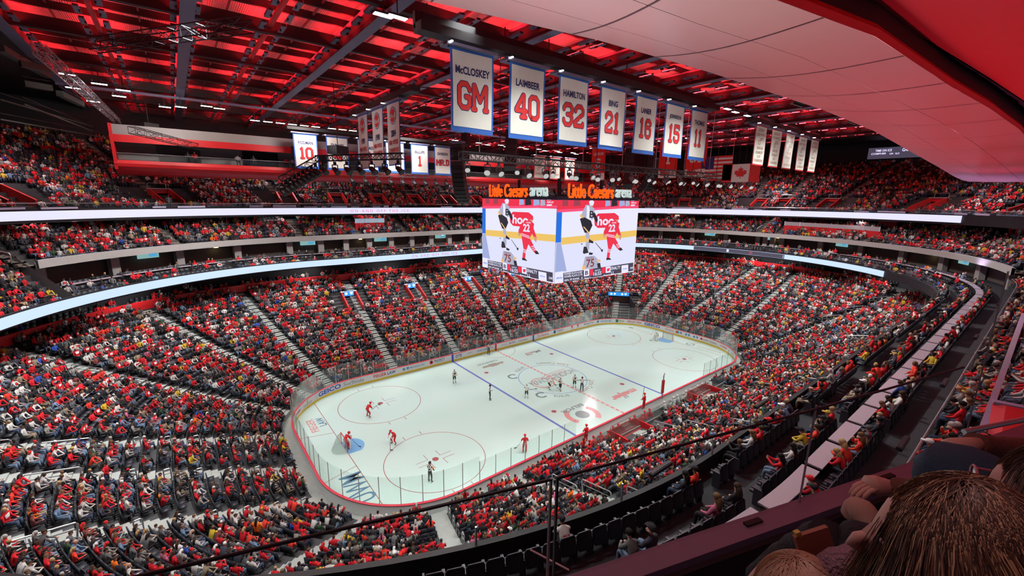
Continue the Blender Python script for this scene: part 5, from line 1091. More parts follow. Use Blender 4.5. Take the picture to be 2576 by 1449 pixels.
mb = MB(); mb.grid(np.array([IN[7:13] + (0, .02, .02), IN[7:13] + (0, .9, 1.2), IN[7:13] + (0, .9, 1.9)]), M_RED); mb.build('end_fascia', M_RED, NG)
# slot with a dark quilted curtain, then the red ceiling above the camera's own seats
mb = MB(); n = 150; X = np.linspace(-45, 48, n); rows = []
for j, (dy, z) in enumerate([(.02, 28.3), (.2, 27.6), (.30, 27.15), (.24, 26.9), (.02, 26.80)]): rows.append([(x, float(np.interp(x, [-60, -28.3, -24.6, -20.7, -15.8, 0, 70], [-35.1, -35.65, -36.1, -36.5, -36.95, -37.6, -37.6])) + .02 + dy + (.03 * math.sin(x * 5.1) + .02 * math.sin(x * 11) if 0 < j < 4 else 0), z + (.05 * abs(math.sin(x * 1.7)) if j == 3 else 0)) for x in X])
mb.grid(np.array(rows), K('quilted_blue_black', (.03, .045, .07))); tag(mb.build('curtain', MATS['quilted_blue_black'], smooth=True), 'dark quilted curtain in the slot between the near gondola and the red ceiling', 'curtain')
mb = MB(); mb.box((5, -36.5, 28.9), (110, 2.6, .2), M_BLACK); tag(mb.build('ceiling', M_BLACK), kind='structure')
M_RSOF = mat('red_soffit', (.34, .02, .03), rough=.5)
mb = MB(); Xs = np.linspace(-60, 70, 60); ye = lambda x: float(np.interp(x, [-60, -28.3, -24.6, -20.7, -15.8, 0, 70], [-35.1, -35.65, -36.1, -36.5, -36.95, -37.6, -37.6])); mb.grid(np.array([[(x, ye(x), 27.4) for x in Xs], [(x, ye(x), 26.8) for x in Xs], [(x, -44, 27.2) for x in Xs], [(x, -60, 29.5) for x in Xs]]), M_RSOF); tag(mb.build('ceiling', M_RSOF), kind='structure')
UPL = [((x, -31.25, 14.6), (x - 1, -33.4, 27), p, c, 8.) for x, p, c in ((-34, 380, (.90, 1.0, .96)), (-25, 110, (1.0, .35, .33)), (-17, 190, (1.0, .01, .03)), (-7, 240, (1.0, .01, .04)), (4, 240, (1.0, .02, .08)), (16, 260, (.95, .10, .32)), (29, 330, (.7, .40, 1.0)), (39, 450, (.65, .48, 1.0)))]
UPL += [((x, -36.35, 15.9), (x, -38.5, 27), p, (1.0, .12, .22), 6.) for x, p in ((-26, 90), (-19, 100), (-11, 110), (0, 120), (14, 120))]
for i, (p, t, w, c, sz) in enumerate(UPL):  # added uplights with invented bars, tinting the soffit and the red ceiling
    lamp('added_wash_beam', p, t, w, c, sz, .3, spread=75)
    mb = MB(); mb.box((0, 0, -.12), (1.2, .16, .12), M_BLACK); mb.box((0, 0, -.05), (1.1, .1, .02), M_BLACK); o = mb.build('added_uplight', M_BLACK); o.location = p; tag(o, 'small black light bar added on the near balcony front or fence, washing the ceiling', 'lamp', 'added light bars of the near balconies')
# ================================================================== STAIRS, RAILS, PORTALS, SUITES
def frame_at(RA, RB_, t, u):
    R = lerpR(RA, RB_, t); p = ring(R, [u])[0]; q = ring(R, [u + .0008])[0]; T = (q - p) / np.linalg.norm(q - p); N = np.array((T[1], -T[0]))   # N points outward
    return p, T, N
def aisle(RA, RB_, zf, n, u, w, ta=(0, 0), m=M_STEP, i0=0, i1=None):
    mb = MB()
    for i in range(i0, i1 or n):
        p0, T, N = frame_at(RA, RB_, i / n, u); p1, _, _ = frame_at(RA, RB_, (i + 1) / n, u); z0 = zf(i / n) + tilt(np.array([p0]), 0, *ta)[0]; z1 = zf((i + 1) / n) + tilt(np.array([p0]), 0, *ta)[0]
        for k, (a, b, z) in enumerate(((0, .5, z0 + .03), (.5, 1., (z0 + z1) / 2))):
            A = p0 + (p1 - p0) * a; B = p0 + (p1 - p0) * b; q = [A - T * w / 2, A + T * w / 2, B + T * w / 2, B - T * w / 2]; zz = z0 - .05
            mb.add([(c[0], c[1], zz) for c in q] + [(c[0], c[1], z) for c in q], [(4, 5, 6, 7), (0, 1, 5, 4), (1, 2, 6, 5), (3, 0, 4, 7)], m)
    return tag(mb.build('aisle_stair', m), kind='structure')
M_STEPU = mat('concrete_step_upper', (.17, .15, .12), rough=.8, noise=.15, nscale=2)
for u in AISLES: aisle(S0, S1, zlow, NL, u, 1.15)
for u in AI2: aisle((57.8, 36.8, 34.3, 3.), RM1, zm, NM, u, 1.0, m=M_STEPU)
for u in AI3: aisle((54.3, 31.3, 30.3, 3.), RM1, zs, NS, u, 1.0, m=M_STEPU)
for u in AI4: aisle(RU0, RC, zu, NU, u, 1.1, ta=TU, m=M_STEPU, i0=5)
for u in (.02, .06, .1, .14, .18): aisle((57.8, 36.8, 34.3, 3.), RM1, zn, 8, u, 1.0, m=M_STEPU)
# handrails : one mesh per pattern, copied with its material
def hoop(w, h):
    return [(0, 0, 0), (0, 0, h - .1), (.1 * 0, .1, h), (0, w - .1, h), (0, w, h - .1), (0, w, 0)]
HR = {}
def rail_obj(kind, p, heading, slope, label, group, s=1.):
    if kind not in HR:
        mb = MB()
        if kind == 'hoop': mb.tube([(0, 0, 0), (0, 0, .78), (0, .07, .86), (0, .33, .86), (0,   .40, .78), (0, .40, 0)], .042, 6, M_CHROME); mb.bar((0, .02, .48), (0, .38, .48), .035, .035, M_CHROME)
        else: mb.tube([(0, 0, -.1), (0, 0, .8), (0, .1, .92), (0, 2.3, .92), (0, 2.4, .82), (0, 2.4, -.1)], .045, 6, M_CHROME); mb.bar((0, .02, .55), (0, 2.38, .55), .04, .04, M_CHROME)
        HR[kind] = mb.build('handrail', M_CHROME, smooth=False); o = HR[kind]; 
    else: o = HR[kind].copy(); COL.objects.link(o)
    c, s_ = math.cos(heading), math.sin(heading)
    # y axis runs outward and up the slope: shear the rail so its posts stay vertical
    o.matrix_world = Matrix(((-s_ * -1 * 0 + s_ * s, c * s, 0, p[0]), (-c * s, s_ * s, 0, p[1]), (0, slope * s, s, p[2]), (0, 0, 0, 1)))
    return tag(o, label, 'handrail', group)
def put_rails(RA, RB_, zf, n, us_, spec, ta, label, group, side=0.62):
    for u in us_:
        for kind, i in spec:
            p, T, N = frame_at(RA, RB_, i / n, u); p2, _, _ = frame_at(RA, RB_, (i + 1) / n, u); run = np.linalg.norm(p2 - p); rise = zf((i + 1) / n) - zf(i / n); z = zf(i / n) + tilt(np.array([p]), 0, *ta)[0]
            q = p + T * side; 
            if project(np.array([[q[0], q[1], z]]))[0][2] < 2: continue
            rail_obj(kind, (q[0], q[1], z), math.atan2(N[1], N[0]), rise / run if kind != 'hoop' else 0, label, group)
put_rails(S0, S1, zlow, NL, [a for a in AISLES if .70 < a < .99], [('hoop', i) for i in range(1, 13, 2)], (0, 0), 'small steel hoop handrail beside an aisle stair in the near left lower bowl', 'hoop handrails at the left end')
put_rails(S0, S1, zlow, NL, [a for a in AISLES if .21 < a < .46], [('hoop', i) for i in range(2, 13, 3)], (0, 0), 'small steel hoop handrail beside an aisle stair in the far right lower bowl', 'hoop handrails at the right end')
put_rails(S0, S1, zlow, NL, AISLES, [('long', 14), ('long', 18), ('long', 22)], (0, 0), 'long two-bar steel handrail high on an aisle stair of the lower bowl', 'long handrails of the lower bowl')
put_rails(S0, S1, zlow, NL, [.0215, .08, .139, .186], [('long', 5), ('long', 9)], (0, 0), 'long two-bar steel handrail on an aisle stair beside the players benches', 'long handrails of the near stand')
put_rails((57.8, 36.8, 34.3, 3.), RM1, zm, NM, AI2, [('long', 1)], (0, 0), 'steel handrail on a stair of the middle tier', 'handrails of the middle tier')
put_rails((54.3, 31.3, 30.3, 3.), RM1, zs, NS, AI3, [('long', 1), ('long', 5), ('long', 8)], (0, 0), 'steel handrail on a stair of the steep tier at the left end', 'handrails of the left steep tier')
put_rails(RU0, RC, zu, NU, AI4, [('long', 8), ('long', 13)], TU, 'steel handrail on an upper tier stair', 'handrails of the upper tier')
# portals
def portal_mb(w, dep, h, hf, sign):
    """local x along the row, y outward, z up; mouth towards the ice"""
    return w, dep, h, hf
M_TUNNEL = mat('tunnel_dark', (.01, .01, .012), rough=.9); M_PW = mat('portal_red', (.50, .02, .02), rough=.5); M_SIGNB = mat('sign_blue', (.02, .1, .3), emit=(.02, .28, .75), es=.9); M_SIGNW = mat('sign_white_glow', (.5, .5, .5), emit=(.75, .85, 1.), es=1.)
def portal(RA, RB_, zf, n, i0, i1, u, w, h, ta, label, group=None, sign=False, top=True):
    p, T, N = frame_at(RA, RB_, i0 / n, u); p2, _, _ = frame_at(RA, RB_, i1 / n, u); L = np.linalg.norm(p2 - p); z = zf(i0 / n) + tilt(np.array([p]), 0, *ta)[0]; zt = zf(i1 / n) + tilt(np.array([p]), 0, *ta)[0]
    o = empty('portal', (p[0], p[1], z), math.atan2(N[1], N[0]) - math.pi / 2, label=label, cat='portal', group=group)
    H_ = max(h, zt - z + .1)
    for s in (-1, 1):
        mb = MB(); x0, x1 = s * w / 2, s * (w / 2 + .22); P = [(0, .75), (0, -.1), (L, -.1), (L, H_), (L - .6, H_)]
        V = [(x0, a, b) for a, b in P] + [(x1, a, b) for a, b in P]; k = len(P); mb.add(V, [tuple(range(k)), tuple(range(k, 2 * k))[::-1]] + [(i, (i + 1) % k, k + (i + 1) % k, k + i) for i in range(k)], M_PW); mb.build('side_wall', M_PW, o)
    mb = MB(); mb.box((0, L - .25, H_ - .3), (w + .44, .3, .62), M_RED); mb.build('lintel', M_RED, o)
    mb = MB(); mb.box((0, L - .3, H_ + .05), (w + .5, .5, .06), M_WHITE); mb.build('lintel_cap', M_WHITE, o)
    mb = MB(); mb.box((0, L - .05, (H_ - .6) / 2), (w, .1, H_ - .5), M_TUNNEL); mb.box((0, L / 2, .02), (w, L, .06), M_CONC); mb.build('opening', M_TUNNEL, o)
    if top:
        mb = MB(); mb.tube([(-w / 2, L + .1, H_), (-w / 2, L + .1, H_ + .7), (-w / 2 + .1, L + .1, H_ + .8), (w / 2 - .1, L + .1, H_ + .8), (w / 2, L + .1, H_ + .7), (w / 2, L + .1, H_)], .03, 6, M_CHROME); mb.build('guard_rail', M_CHROME, o)
    if sign:
        mb = MB(); mb.box((0, L - .48, H_ - .25), (1.5, .12, .8), M_SIGNB)
        mb.add([(-.45 + .22 * math.cos(k * math.pi / 4), L - .55, H_ - .25 + .22 * math.sin(k * math.pi / 4)) for k in range(8)], [tuple(range(8))], M_SIGNW); mb.add([(.15, L - .55, H_ - .03), (.6, L - .55, H_ - .03), (.6, L - .55, H_ - .28), (.38, L - .55, H_ - .5), (.15, L - .55, H_ - .28)], [(0, 1, 2, 3, 4)], M_SIGNW); mb.build('sign', M_SIGNB, o)
    return o
for k, u in enumerate(AI4):
    if .215 < u < .895: portal(RU0, RC, zu, NU, 1, 5, u, 2.2, 2.3, TU, 'red-framed walkway portal in the upper tier', 'upper tier portals')
for u, nm in ((.676, 'left'), (.632, 'second from the left'), (.5847, 'third from the left'), (.541, 'behind the scoreboard')):
    portal(S0, S1, zlow, NL, 17, 22, u, 2.0, 2.4, (0, 0), 'red portal with glowing blue sign in the far lower bowl, ' + nm, sign=True)
# big tunnel at the far right end with a blue sign above
p, T, N = frame_at(S0, S1, 0, .4367); tn = empty('tunnel', (p[0], p[1], 0), math.atan2(N[1], N[0]) - math.pi / 2, label='dark vehicle tunnel below a glowing blue sign in the far right corner of the bowl', cat='tunnel')
mb = MB(); mb.box((-2.3, 3.5, 2.0), (.25, 7, 4.0), M_BLACK); mb.box((2.3, 3.5, 2.0), (.25, 7, 4.0), M_BLACK); mb.build('side_wall', M_BLACK, tn); mb = MB(); mb.box((0, 7, 1.7), (4.4, .2, 3.4), mat('tunnel_door', (.14, .10, .06), rough=.7)); mb.build('tunnel_door', MATS['tunnel_door'], tn)
mb = MB(); mb.box((0, 6.6, 4.0), (4.8, .5, .9), M_BLACK); mb.build('header', M_BLACK, tn); mb = MB(); mb.box((0, 6.3, 4.3), (4.2, .1, .75), M_SIGNB)
for c in (-1.1, 1.1):
    mb.add([(c - .4 + .22 * math.cos(k * math.pi / 4), 6.24, 4.3 + .22 * math.sin(k * math.pi / 4)) for k in range(8)], [tuple(range(8))], M_SIGNW); mb.add([(c + .1, 6.24, 4.5), (c + .5, 6.24, 4.5), (c + .5, 6.24, 4.3), (c + .3, 6.24, 4.05), (c + .1, 6.24, 4.3)], [(0, 1, 2, 3, 4)], M_SIGNW)
mb.build('sign', M_SIGNB, tn)
# sunken red entry boxes in the near stand
for u, nm in ((.0773, 'left of the two sunken red entry boxes behind the players benches'), (.139, 'right one of the two sunken red entry boxes behind the players benches')):
    p, T, N = frame_at(S0, S1, 1.6 / NL, u); z = zlow(2 / NL); o = empty('entry_box', (p[0], p[1], z), math.atan2(N[1], N[0]) - math.pi / 2, label=nm, cat='entry box'); L, w = 2.6, 3.9
    for c, d in (((0, 0, .35), (w, .15, 1.1)), ((0, L, .35), (w, .15, 1.1)), ((-w / 2, L / 2, .35), (.15, L, 1.1)), ((w / 2, L / 2, .35), (.15, L, 1.1))): mb = MB(); mb.box(c, d, M_RED); mb.build('box_wall', M_RED, o)
    mb = MB(); mb.box((0, L / 2, .2), (w - .2, L - .2, .1), mat('box_floor', (.25, .03, .03))); mb.build('box_floor', MATS['box_floor'], o)
    for y in (0, L): mb = MB(); mb.tube([(-w / 2, y, .9), (-w / 2, y, 1.2), (-w / 2 + .15, y, 1.32), (w / 2 - .15, y, 1.32), (w / 2, y, 1.2), (w / 2, y, .9)], .05, 6, M_CHROME); mb.build('guard_rail', M_CHROME, o)
# players' bench
bn = empty('players_bench', (2, -14.6, 0), label='grey-backed players benches along the near side boards', cat='bench')
mb = MB(); mb.box((0, -1.3, .75), (24, .12, 1.5), M_GREY); mb.build('back_wall', M_GREY, bn); mb = MB(); mb.box((0, -.3, .45), (23, .4, .08), M_WHITE); mb.box((0, -.3, .2), (22, .1, .4), M_GREY); mb.build('seat', M_WHITE, bn); mb = MB(); mb.box((0, -.3, .03), (24, 2, .06), M_BLACK); mb.build('bench_floor', M_BLACK, bn); mb = MB(); mb.box((0, -1.3, 2.1), (24, .03, 1.2), M_GLASS); mb.build('bench_glass', M_GLASS, bn)
v8, f8, l8 = person_np('sit', 8); v8f, f8f, l8f = person_np('fwd', 8)
def lowbody(arr, mats, name='person'):
    v, f, l = arr; mb = MB(); mb.v = [tuple(p) for p in v]; mb.f = [tuple(q) for q in f]; mb.m = [mb.mi(mats[q]) for q in l]; return mb.build(name, None, smooth=True)
nr = nw = 0
for k in range(26):
    x = -9.2 + k * .9; red = x < 2.2
    if 1.2 < x < 3.4: continue
    kt = KR if red else KW; mats = [kt[0], kt[1], kt[2], kt[7], kt[3], kt[6] if red else kt[10], kt[6]]
    o = lowbody((v8f, f8f, l8f) if k % 3 else (v8, f8, l8), mats, 'hockey_player'); o.location = (x, -14.75, .0); o.rotation_euler = (0, 0, random.uniform(-.5, .5)); o.scale = (1.2,) * 3
    tag(o, ('hockey player in red' if red else 'hockey player in white') + ' seated on the near side bench', 'hockey player', 'players seated on the red bench' if red else 'players seated on the white bench')
player('hockey_player', (1.0, -13.5, .95), H(100), 'upright', KR[:9] + ['4', KR[10]], 'hockey player in red standing on the near boards by the centre line, stick up', stick=('handR', (.4, .3, 2.2), 1, 'the red player standing on the near boards'))
player('hockey_player', (-8.3, -13.5, .35), H(90), 'upright', KR[:9] + ['1', KR[10]], 'hockey player in red standing at the left end of the bench gate')
mb = MB(); mb.tube([(4.6, -13.4, 1.1), (4.6, -13.4, 3.9), (4.9, -13.3, 4.1)], .07, 6, M_GREY); mb.box((4.6, -13.4, 2.6), (.3, .2, 1.6), M_RED); tag(mb.build('bench_post', M_GREY), 'grey post with red box and small camera by the players benches', 'post')
# suite columns, screens and drink rails on the loge level
k = 0
for u in np.arange(U_BAND0 + .01, U_BAND1, .0165):
    R = (60.2, 37.6, 35.4, 3.); p = ring(R, [u])[0]; q = ring(R, [u + .001])[0]; a = math.atan2(*(q - p)[::-1]); mb = MB(); mb.box((0, 0, 15.1), (.9, .7, 2.5), M_BAND); o = mb.build('suite_column', M_BAND); o.location = (p[0], p[1], 0); o.rotation_euler = (0, 0, a); tag(o, kind='structure')
    if k % 3 == 1:
        p = ring(R, [u + .008])[0]; mb = MB(); mb.box((0, .1, 15.75), (2.3, .08, .7), mat('suite_screen', (.05, .1, .1), emit=(.35, .68, .66), es=.5)); mb.box((-.5, .155, 15.75), (.9, .01, .4), em('suite_screen_blue', (.08, .38, .65), .8)); o = mb.build('television', MATS['suite_screen']); o.location = (p[0], p[1], 0); o.rotation_euler = (0, 0, a); tag(o, 'glowing pale green television hung in a suite opening', 'television', 'televisions in the suites')
    if k % 4 == 2:
        p = ring(R, [u + .006])[0]; mb = MB(); mb.box((0, 0, 15.95), (.5, .3, .06), em('suite_lamp_glow', (1, .75, .35), 5)); o = mb.build('suite_lamp', MATS['suite_lamp_glow']); o.location = (p[0], p[1], 0); o.rotation_euler = (0, 0, a); tag(o, 'small warm ceiling lamp in a suite opening', 'lamp', 'warm lamps in the suites')
    k += 1
M_TAB = mat('table_pale', (.36, .31, .36), rough=.3, spec=.6)
def arc_box(R, ua, ub, z0, z1, dep, m, name, parent=None, n=6):
    us_ = np.linspace(ua, ub, n); A = ring(R, us_); R2 = (R[0] + dep, R[1] + dep, R[2] + dep, R[3]); B = ring(R2, us_); mb = MB(); c = lambda P, z: np.c_[P, np.full(len(P), z)]
    mb.grid(np.array([c(A, z0), c(A, z1), c(B, z1), c(B, z0), c(A, z0)]), m); mb.add([c(A, z0)[0], c(A, z1)[0], c(B, z1)[0], c(B, z0)[0]], [(0, 1, 2, 3)], m); mb.add([c(A, z0)[-1], c(A, z1)[-1], c(B, z1)[-1], c(B, z0)[-1]], [(3, 2, 1, 0)], m)
    return mb.build(name, m, parent)
TABR = (57.1, 34.05, 33.0, 3.)
u0 = .9 + .062; k = 0; tabs = []
while u0 < 1.0 + U_BAND1:
    far = .23 < (u0 % 1) < .9
    du = .0095 if not far else .0135
    o = arc_box(TABR, u0, u0 + du, 14.25, 14.31, .55, M_TAB, 'counter_table'); arc_box((TABR[0] + .2, TABR[1] + .2, TABR[2] + .2, 3.), u0 + .001, u0 + du - .001, 13.4, 14.25, .06, M_BLACK, 'table_support', o, 3)
    pos = project(np.r_[ring(TABR, [u0])[0], 14.3])[0]
    tag(o, 'pale counter table of the loge row in front of the suites' if far else 'long pale counter table in the near loge row', 'table', 'counter tables in front of the suites' if far else 'near loge counter tables'); u0 += du + .001; k += 1
# glass guards and caps
def guard(R, z0, z1, ua, ub, label, m=M_GLASS2, t=(0, 0), cap=True, n=None, posts=0):
    us_ = usel(ua, ub); g = MB(); g.grid(np.array([ringz(R, us_, z0, *t), ringz(R, us_, z1, *t)]), m); o = g.build('glass_guard', m)
    if cap: q = MB(); q.tube(ringz(R, us_, z1 + .02, *t), .035, 4, M_CHROME); q.build('guard_cap', M_CHROME, o)
    if posts:
        for uu in np.linspace(ua, ub if ub > ua else ub + 1, posts): p = ring(R, [uu])[0]; q = MB(); q.box((p[0], p[1], (z0 + z1) / 2), (.05, .05, z1 - z0), M_CHROME); q.build('guard_post', M_CHROME, o)
    return tag(o, label, 'guard')
guard((54.25, 31.25, 30.25, 3), 13.6, 14.25, .972, U_BAND1, 'clear glass guard along the top of the lower balcony front', cap=False, posts=60)
guard((60.2, 39.7, 37.2, 2.5), 21.95, 22.45, .21, .895, 'clear glass guard on the upper balcony front', t=TU)
guard((57.7, 36.7, 34.2, 3.), 15.0, 15.75, .95, U_BAND0, 'dark glass fence behind the near loge row', posts=24)
# towels and paper draped over the upper ribbon
M_CLOTH = mat('draped_cloth', (.55, .53, .72), rough=.9); rr = random.Random(4)
u = .25
while u < .88:
    du = rr.uniform(.003, .012)
    if rr.random() < .6: o = arc_box((59.85, 39.35, 36.85, 2.5), u, u + du, 0, .38 * rr.uniform(.4, 1), .05, M_CLOTH, 'draped_towel', None, 3); o.location.z = 22.0 + tilt(ring(RU, [u]), 0, *TU)[0] - .12; tag(o, 'pale cloth draped over the upper balcony guard', 'cloth', 'cloths on the upper balcony guard')
    u += du + .003
# red boxes with grey rail in the middle tier
M_RG = mat('rail_mesh_grey', (.40, .38, .42), rough=.5)
def midbox(R, z, ua, ub, dep, label, glass=False, hh=1.3):
    o = arc_box(R, ua, ub, z, z + hh, dep, M_RED, 'terrace_box'); arc_box((R[0] - .02, R[1] - .02, R[2] - .02, R[3]), ua, ub, z + hh, z + hh + .75, .06, M_RG if not glass else mat('booth_glass_glow', (.3, .4, .5), rough=.2, emit=(.30, .42, .55), es=.45), 'rail_panel', o)  # the pale booth glass is brightened by its own emission, no lamp behind
    for uu in np.linspace(ua, ub, 7): p = ring(R, [uu])[0]; q = MB(); q.box((p[0], p[1], z + hh + .4), (.09, .09, .85), M_WHITE); q.build('rail_post', M_WHITE, o)
    return tag(o, label, 'terrace box')
midbox((60.0, 39.0, 36.5, 3.), 17.4, .4425 - .155, .4425 - .118, 2.2, 'red box with grey mesh rail in the middle tier at the far right')
midbox((60.0, 39.0, 36.5, 3.), 17.4, .642, .6645, 2.2, 'red commentary box with pale glass in the middle tier of the far side', glass=True)
midbox((59.2, 38.2, 35.7, 3.), 16.6, .800, .828, 2.6, 'red box with grey mesh rail in the steep tier at the far left', hh=1.2)
# pillars in the red back wall of the middle tier
for u in np.arange(.01, .9, .02): o = arc_box((64.6, 43.6, 40.6, 3.), u, u + .006, 19.4, 21.3, .6, M_RED, 'wall_pillar'); tag(o, kind='structure')
# text on the ribbons
def ribtext(body, pc, w, h, R, z0, t0, m):
    us_ = np.linspace(.2, .9, 4000); P = ringz(R, us_, z0, *t0); q = project(P); i = np.argmin(np.abs(q[:, 0] - pc)); s = np.r_[0, np.cumsum(np.linalg.norm(np.diff(P[:, :2], axis=0), axis=1))]; s0 = s[i]; mb = MB()
    def fn(x, y):
        j = np.interp(s0 - x, s, np.arange(len(s))); k = int(j); f = j - k; p = P[k] * (1 - f) + P[min(k + 1, len(P) - 1)] * f; c = np.array([R[3], 0]); d = c - p[:2]; d /= np.linalg.norm(d); return (p[0] + d[0] * .03, p[1] + d[1] * .03, p[2] + y)
    put_text(mb, body, w, h, fn, m, offset=0, spacing=1.6); return mb.build('lettering', m, RIBU if z0 > 18 else RIBL)
M_RT = em('ribbon_letter_red', (.78, .12, .30), .9)
ribtext('ON AND OFF THE ICE', 958, 11.0, .5, (60, 39.5, 37, 2.5), 21.23, (-.1, -.4), M_RT); ribtext('ON AND OFF THE ICE', 1095, 9.2, .5, (54, 31, 30, 3), 13.07, TF, M_RT)
def ribpatch(pa, pb, R, za, zb, t0, m):
    us_ = np.linspace(.2, .9, 3000); P = ringz(R, us_, za, *t0); q = project(P); i, j = sorted((np.argmin(np.abs(q[:, 0] - pa)), np.argmin(np.abs(q[:, 0] - pb)))); R2 = (R[0] - .02, R[1] - .02, R[2] - .02, R[3]); u_ = np.linspace(us_[i], us_[j], 6); mb = MB(); mb.grid(np.array([ringz(R2, u_, za, *t0), ringz(R2, u_, zb, *t0)]), m); return mb.build('score_panel', m, RIBL)
RL = (54, 31, 30, 3)
ribpatch(1745, 1972, RL, 12.66, 13.48, TF, SM['dk'])
for a, b, m in ((1750, 1782, 'w'), (1823, 1833, 'w'), (1836, 1842, 'r'), (1875, 1880, 'r'), (1882, 1892, 'cr'), (1932, 1970, 'w')): ribpatch(a, b, (53.98, 30.98, 29.98, 3), 12.8, 13.35, TF, SM[m])
# arena stat boards far right
tb = empty('stat_board', (79.5, -17.5, 33.6), -math.pi / 2 + .05, label='long dark electronic GAME STATS board under the far right roof', cat='scoreboard')
mb = MB(); mb.box((0, 0, 0), (13.5, .3, 2.2), SM['dk']); mb.build('board_body', SM['dk'], tb)
for body, cx, cz, w, h in (('GAME STATS', .2, .45, 3.2, .6), ('TIME ON ICE', -4.3, .5, 2.6, .45), ('SHOTS  0', 5.0, .4, 2.2, .5), ('COMPHER', -5, -.1, 2.4, .35), ('3', .9, -.4, .3, .5), ('104  16.5', -2.5, -.2, 1.5, .35)): mb = MB(); put_text(mb, body, w, h, lambda x, y: (cx + x, -.17, cz + y), em('px_pale_violet', (.75, .68, 1.0), 1.), offset=.02); mb.build('lettering', MATS['px_pale_violet'], tb)
# ================================================================== NEAREST SEATS AND SPECTATORS AS THINGS
M_SEATB = mat('seat_edge', (.035, .035, .05), rough=.45)
mb = MB(); mb.grid(np.array([[(x, -.20 - .03 * (1 - (x / .24) ** 2) + dz * .18, .36 + dz) for x in np.linspace(-.24, .24, 5)] for dz in (0, .15, .3, .45, .50)]), M_SEAT); mb.grid(np.array([[(x, -.26 - .03 * (1 - (x / .24) ** 2) + dz * .18, .36 + dz) for x in np.linspace(-.24, .24, 5)] for dz in (0, .15, .3, .45, .50)]), M_SEAT); mb.tube([(-.25, -.22, .40), (-.25, -.13, .80), (-.2, -.125, .87), (.2, -.125, .87), (.25, -.13, .80), (.25, -.22, .40)], .025, 5, M_SEATB)
sb = mb.build('backrest', M_SEAT, smooth=False); mb = MB(); mb.box((0, .04, .42), (.46, .42, .08), M_SEAT); ss = mb.build('seat', M_SEAT); sfs = []
for s_ in (-1, 1): mb = MB(); mb.box((s_ * .26, -.05, .31), (.05, .3, .62), M_SEATB); mb.box((s_ * .265, .02, .62), (.06, .34, .04), M_SEATB); sfs.append(mb.build('armrest', M_SEATB))
AR = empty('arena_seat'); sb.parent = AR; ss.parent = AR; 
for q in sfs: q.parent = AR
TIERN = ['lower bowl', 'near loge row', 'middle tier', 'tier just right of the camera', 'upper tier']
for k, i in enumerate(near_seats):
    if k == 0: o = AR
    else: o = clone(AR)
    o.location = (SA[i, 0], SA[i, 1], SA[i, 2]); o.rotation_euler = (0, 0, SA[i, 3] - math.pi / 2)
    t = TIERN[int(SA[i, 4])]
    tag(o, ('empty' if not occ[i] else 'occupied') + ' charcoal folding arena seat in the ' + t, 'seat', ('empty' if not occ[i] else 'occupied') + ' seats in the ' + t)
# hi-res seated bodies
def SIT(**k):
    d = dict(pelvis=(0, -.02, .55), waist=(0, -.04, .72), chest=(0, -.03, .93), neck=(0, 0, 1.10), chin=(0, .04, 1.18), crown=(0, .03, 1.30), shoulderL=(-.18, -.02, 1.02), shoulderR=(.18, -.02, 1.02), elbowL=(-.25, .08, .78), elbowR=(.25, .08, .78), wristL=(-.16, .30, .68), wristR=(.16, .30, .68), handL=(-.12, .36, .67), handR=(.12, .36, .67),
             hipL=(-.10, .04, .53), hipR=(.10, .04, .53), kneeL=(-.14, .46, .54), kneeR=(.14, .46, .54), ankleL=(-.15, .48, .12), ankleR=(.15, .48, .12), toeL=(-.16, .63, .05), toeR=(.16, .63, .05)); d.update(k); return d
SP = {'upright': SIT(), 'leaning forward': SIT(waist=(0, .03, .71), chest=(0, .14, .89), neck=(0, .24, 1.03), chin=(0, .30, 1.09), crown=(0, .31, 1.21), shoulderL=(-.18, .16, .96), shoulderR=(.18, .16, .96), elbowL=(-.25, .32, .74), elbowR=(.25, .32, .74), wristL=(-.08, .5, .72), wristR=(.08, .5, .70), handL=(-.03, .54, .73), handR=(.03, .54, .69)),
      'leaning back': SIT(pelvis=(0, .04, .54), chest=(0, -.10, .90), neck=(0, -.10, 1.08), chin=(0, -.06, 1.16), crown=(0, -.08, 1.28), shoulderL=(-.18, -.11, .99), shoulderR=(.18, -.11, .99), elbowL=(-.27, .02, .77), elbowR=(.27, .02, .77), wristL=(-.26, .26, .68), wristR=(.1, .22, .72), handL=(-.26, .33, .66), handR=(.04, .27, .73)),
      'hand to face': SIT(elbowR=(.24, .18, .84), wristR=(.1, .22, 1.04), handR=(.06, .19, 1.12), crown=(.03, .02, 1.30)),
      'hands raised': SIT(elbowR=(.24, .2, .9), wristR=(.12, .42, 1.02), handR=(.1, .48, 1.06), elbowL=(-.24, .2, .9), wristL=(-.02, .42, 1.02), handL=(.02, .48, 1.04))}
def fix_fist(J): return J
BODY = {}
for nm, P in SP.items():
    me = skin_body(pose(P, 1.12), BONES, 1); me.materials.clear()
    for _ in range(4): me.materials.append(M_BLACK)
    k = label_faces(me, P, SEG)
    BODY[nm] = (me, P)
def hair_mesh(kind, P):
    c = np.array(P['crown']); ch = np.array(P['chin']); mb = MB()
    if kind == 'short': mb.ball(c + (0, -.018, -.005), (.098, .112, .098), None, 10, 7)
    elif kind == 'long':
        mb.ball(c + (0, -.018, -.005), (.105, .115, .102), None, 10, 7); mb.tube([c + (0, -.07, .0), ch + (0, -.10, -.03), ch + (0, -.13, -.20), ch + (0, -.13, -.34)], [.08, .10, .09, .03], 8)
    elif kind == 'bald': mb.ball(c + (0, -.01, -.03), (.099, .110, .06), None, 10, 6)
    else:
        mb.ball(c + (0, -.01, .0), (.105, .118, .095), None, 10, 7); mb.box(c + (0, .13, -.01), (.15, .13, .018))
    return mb
HM = {}
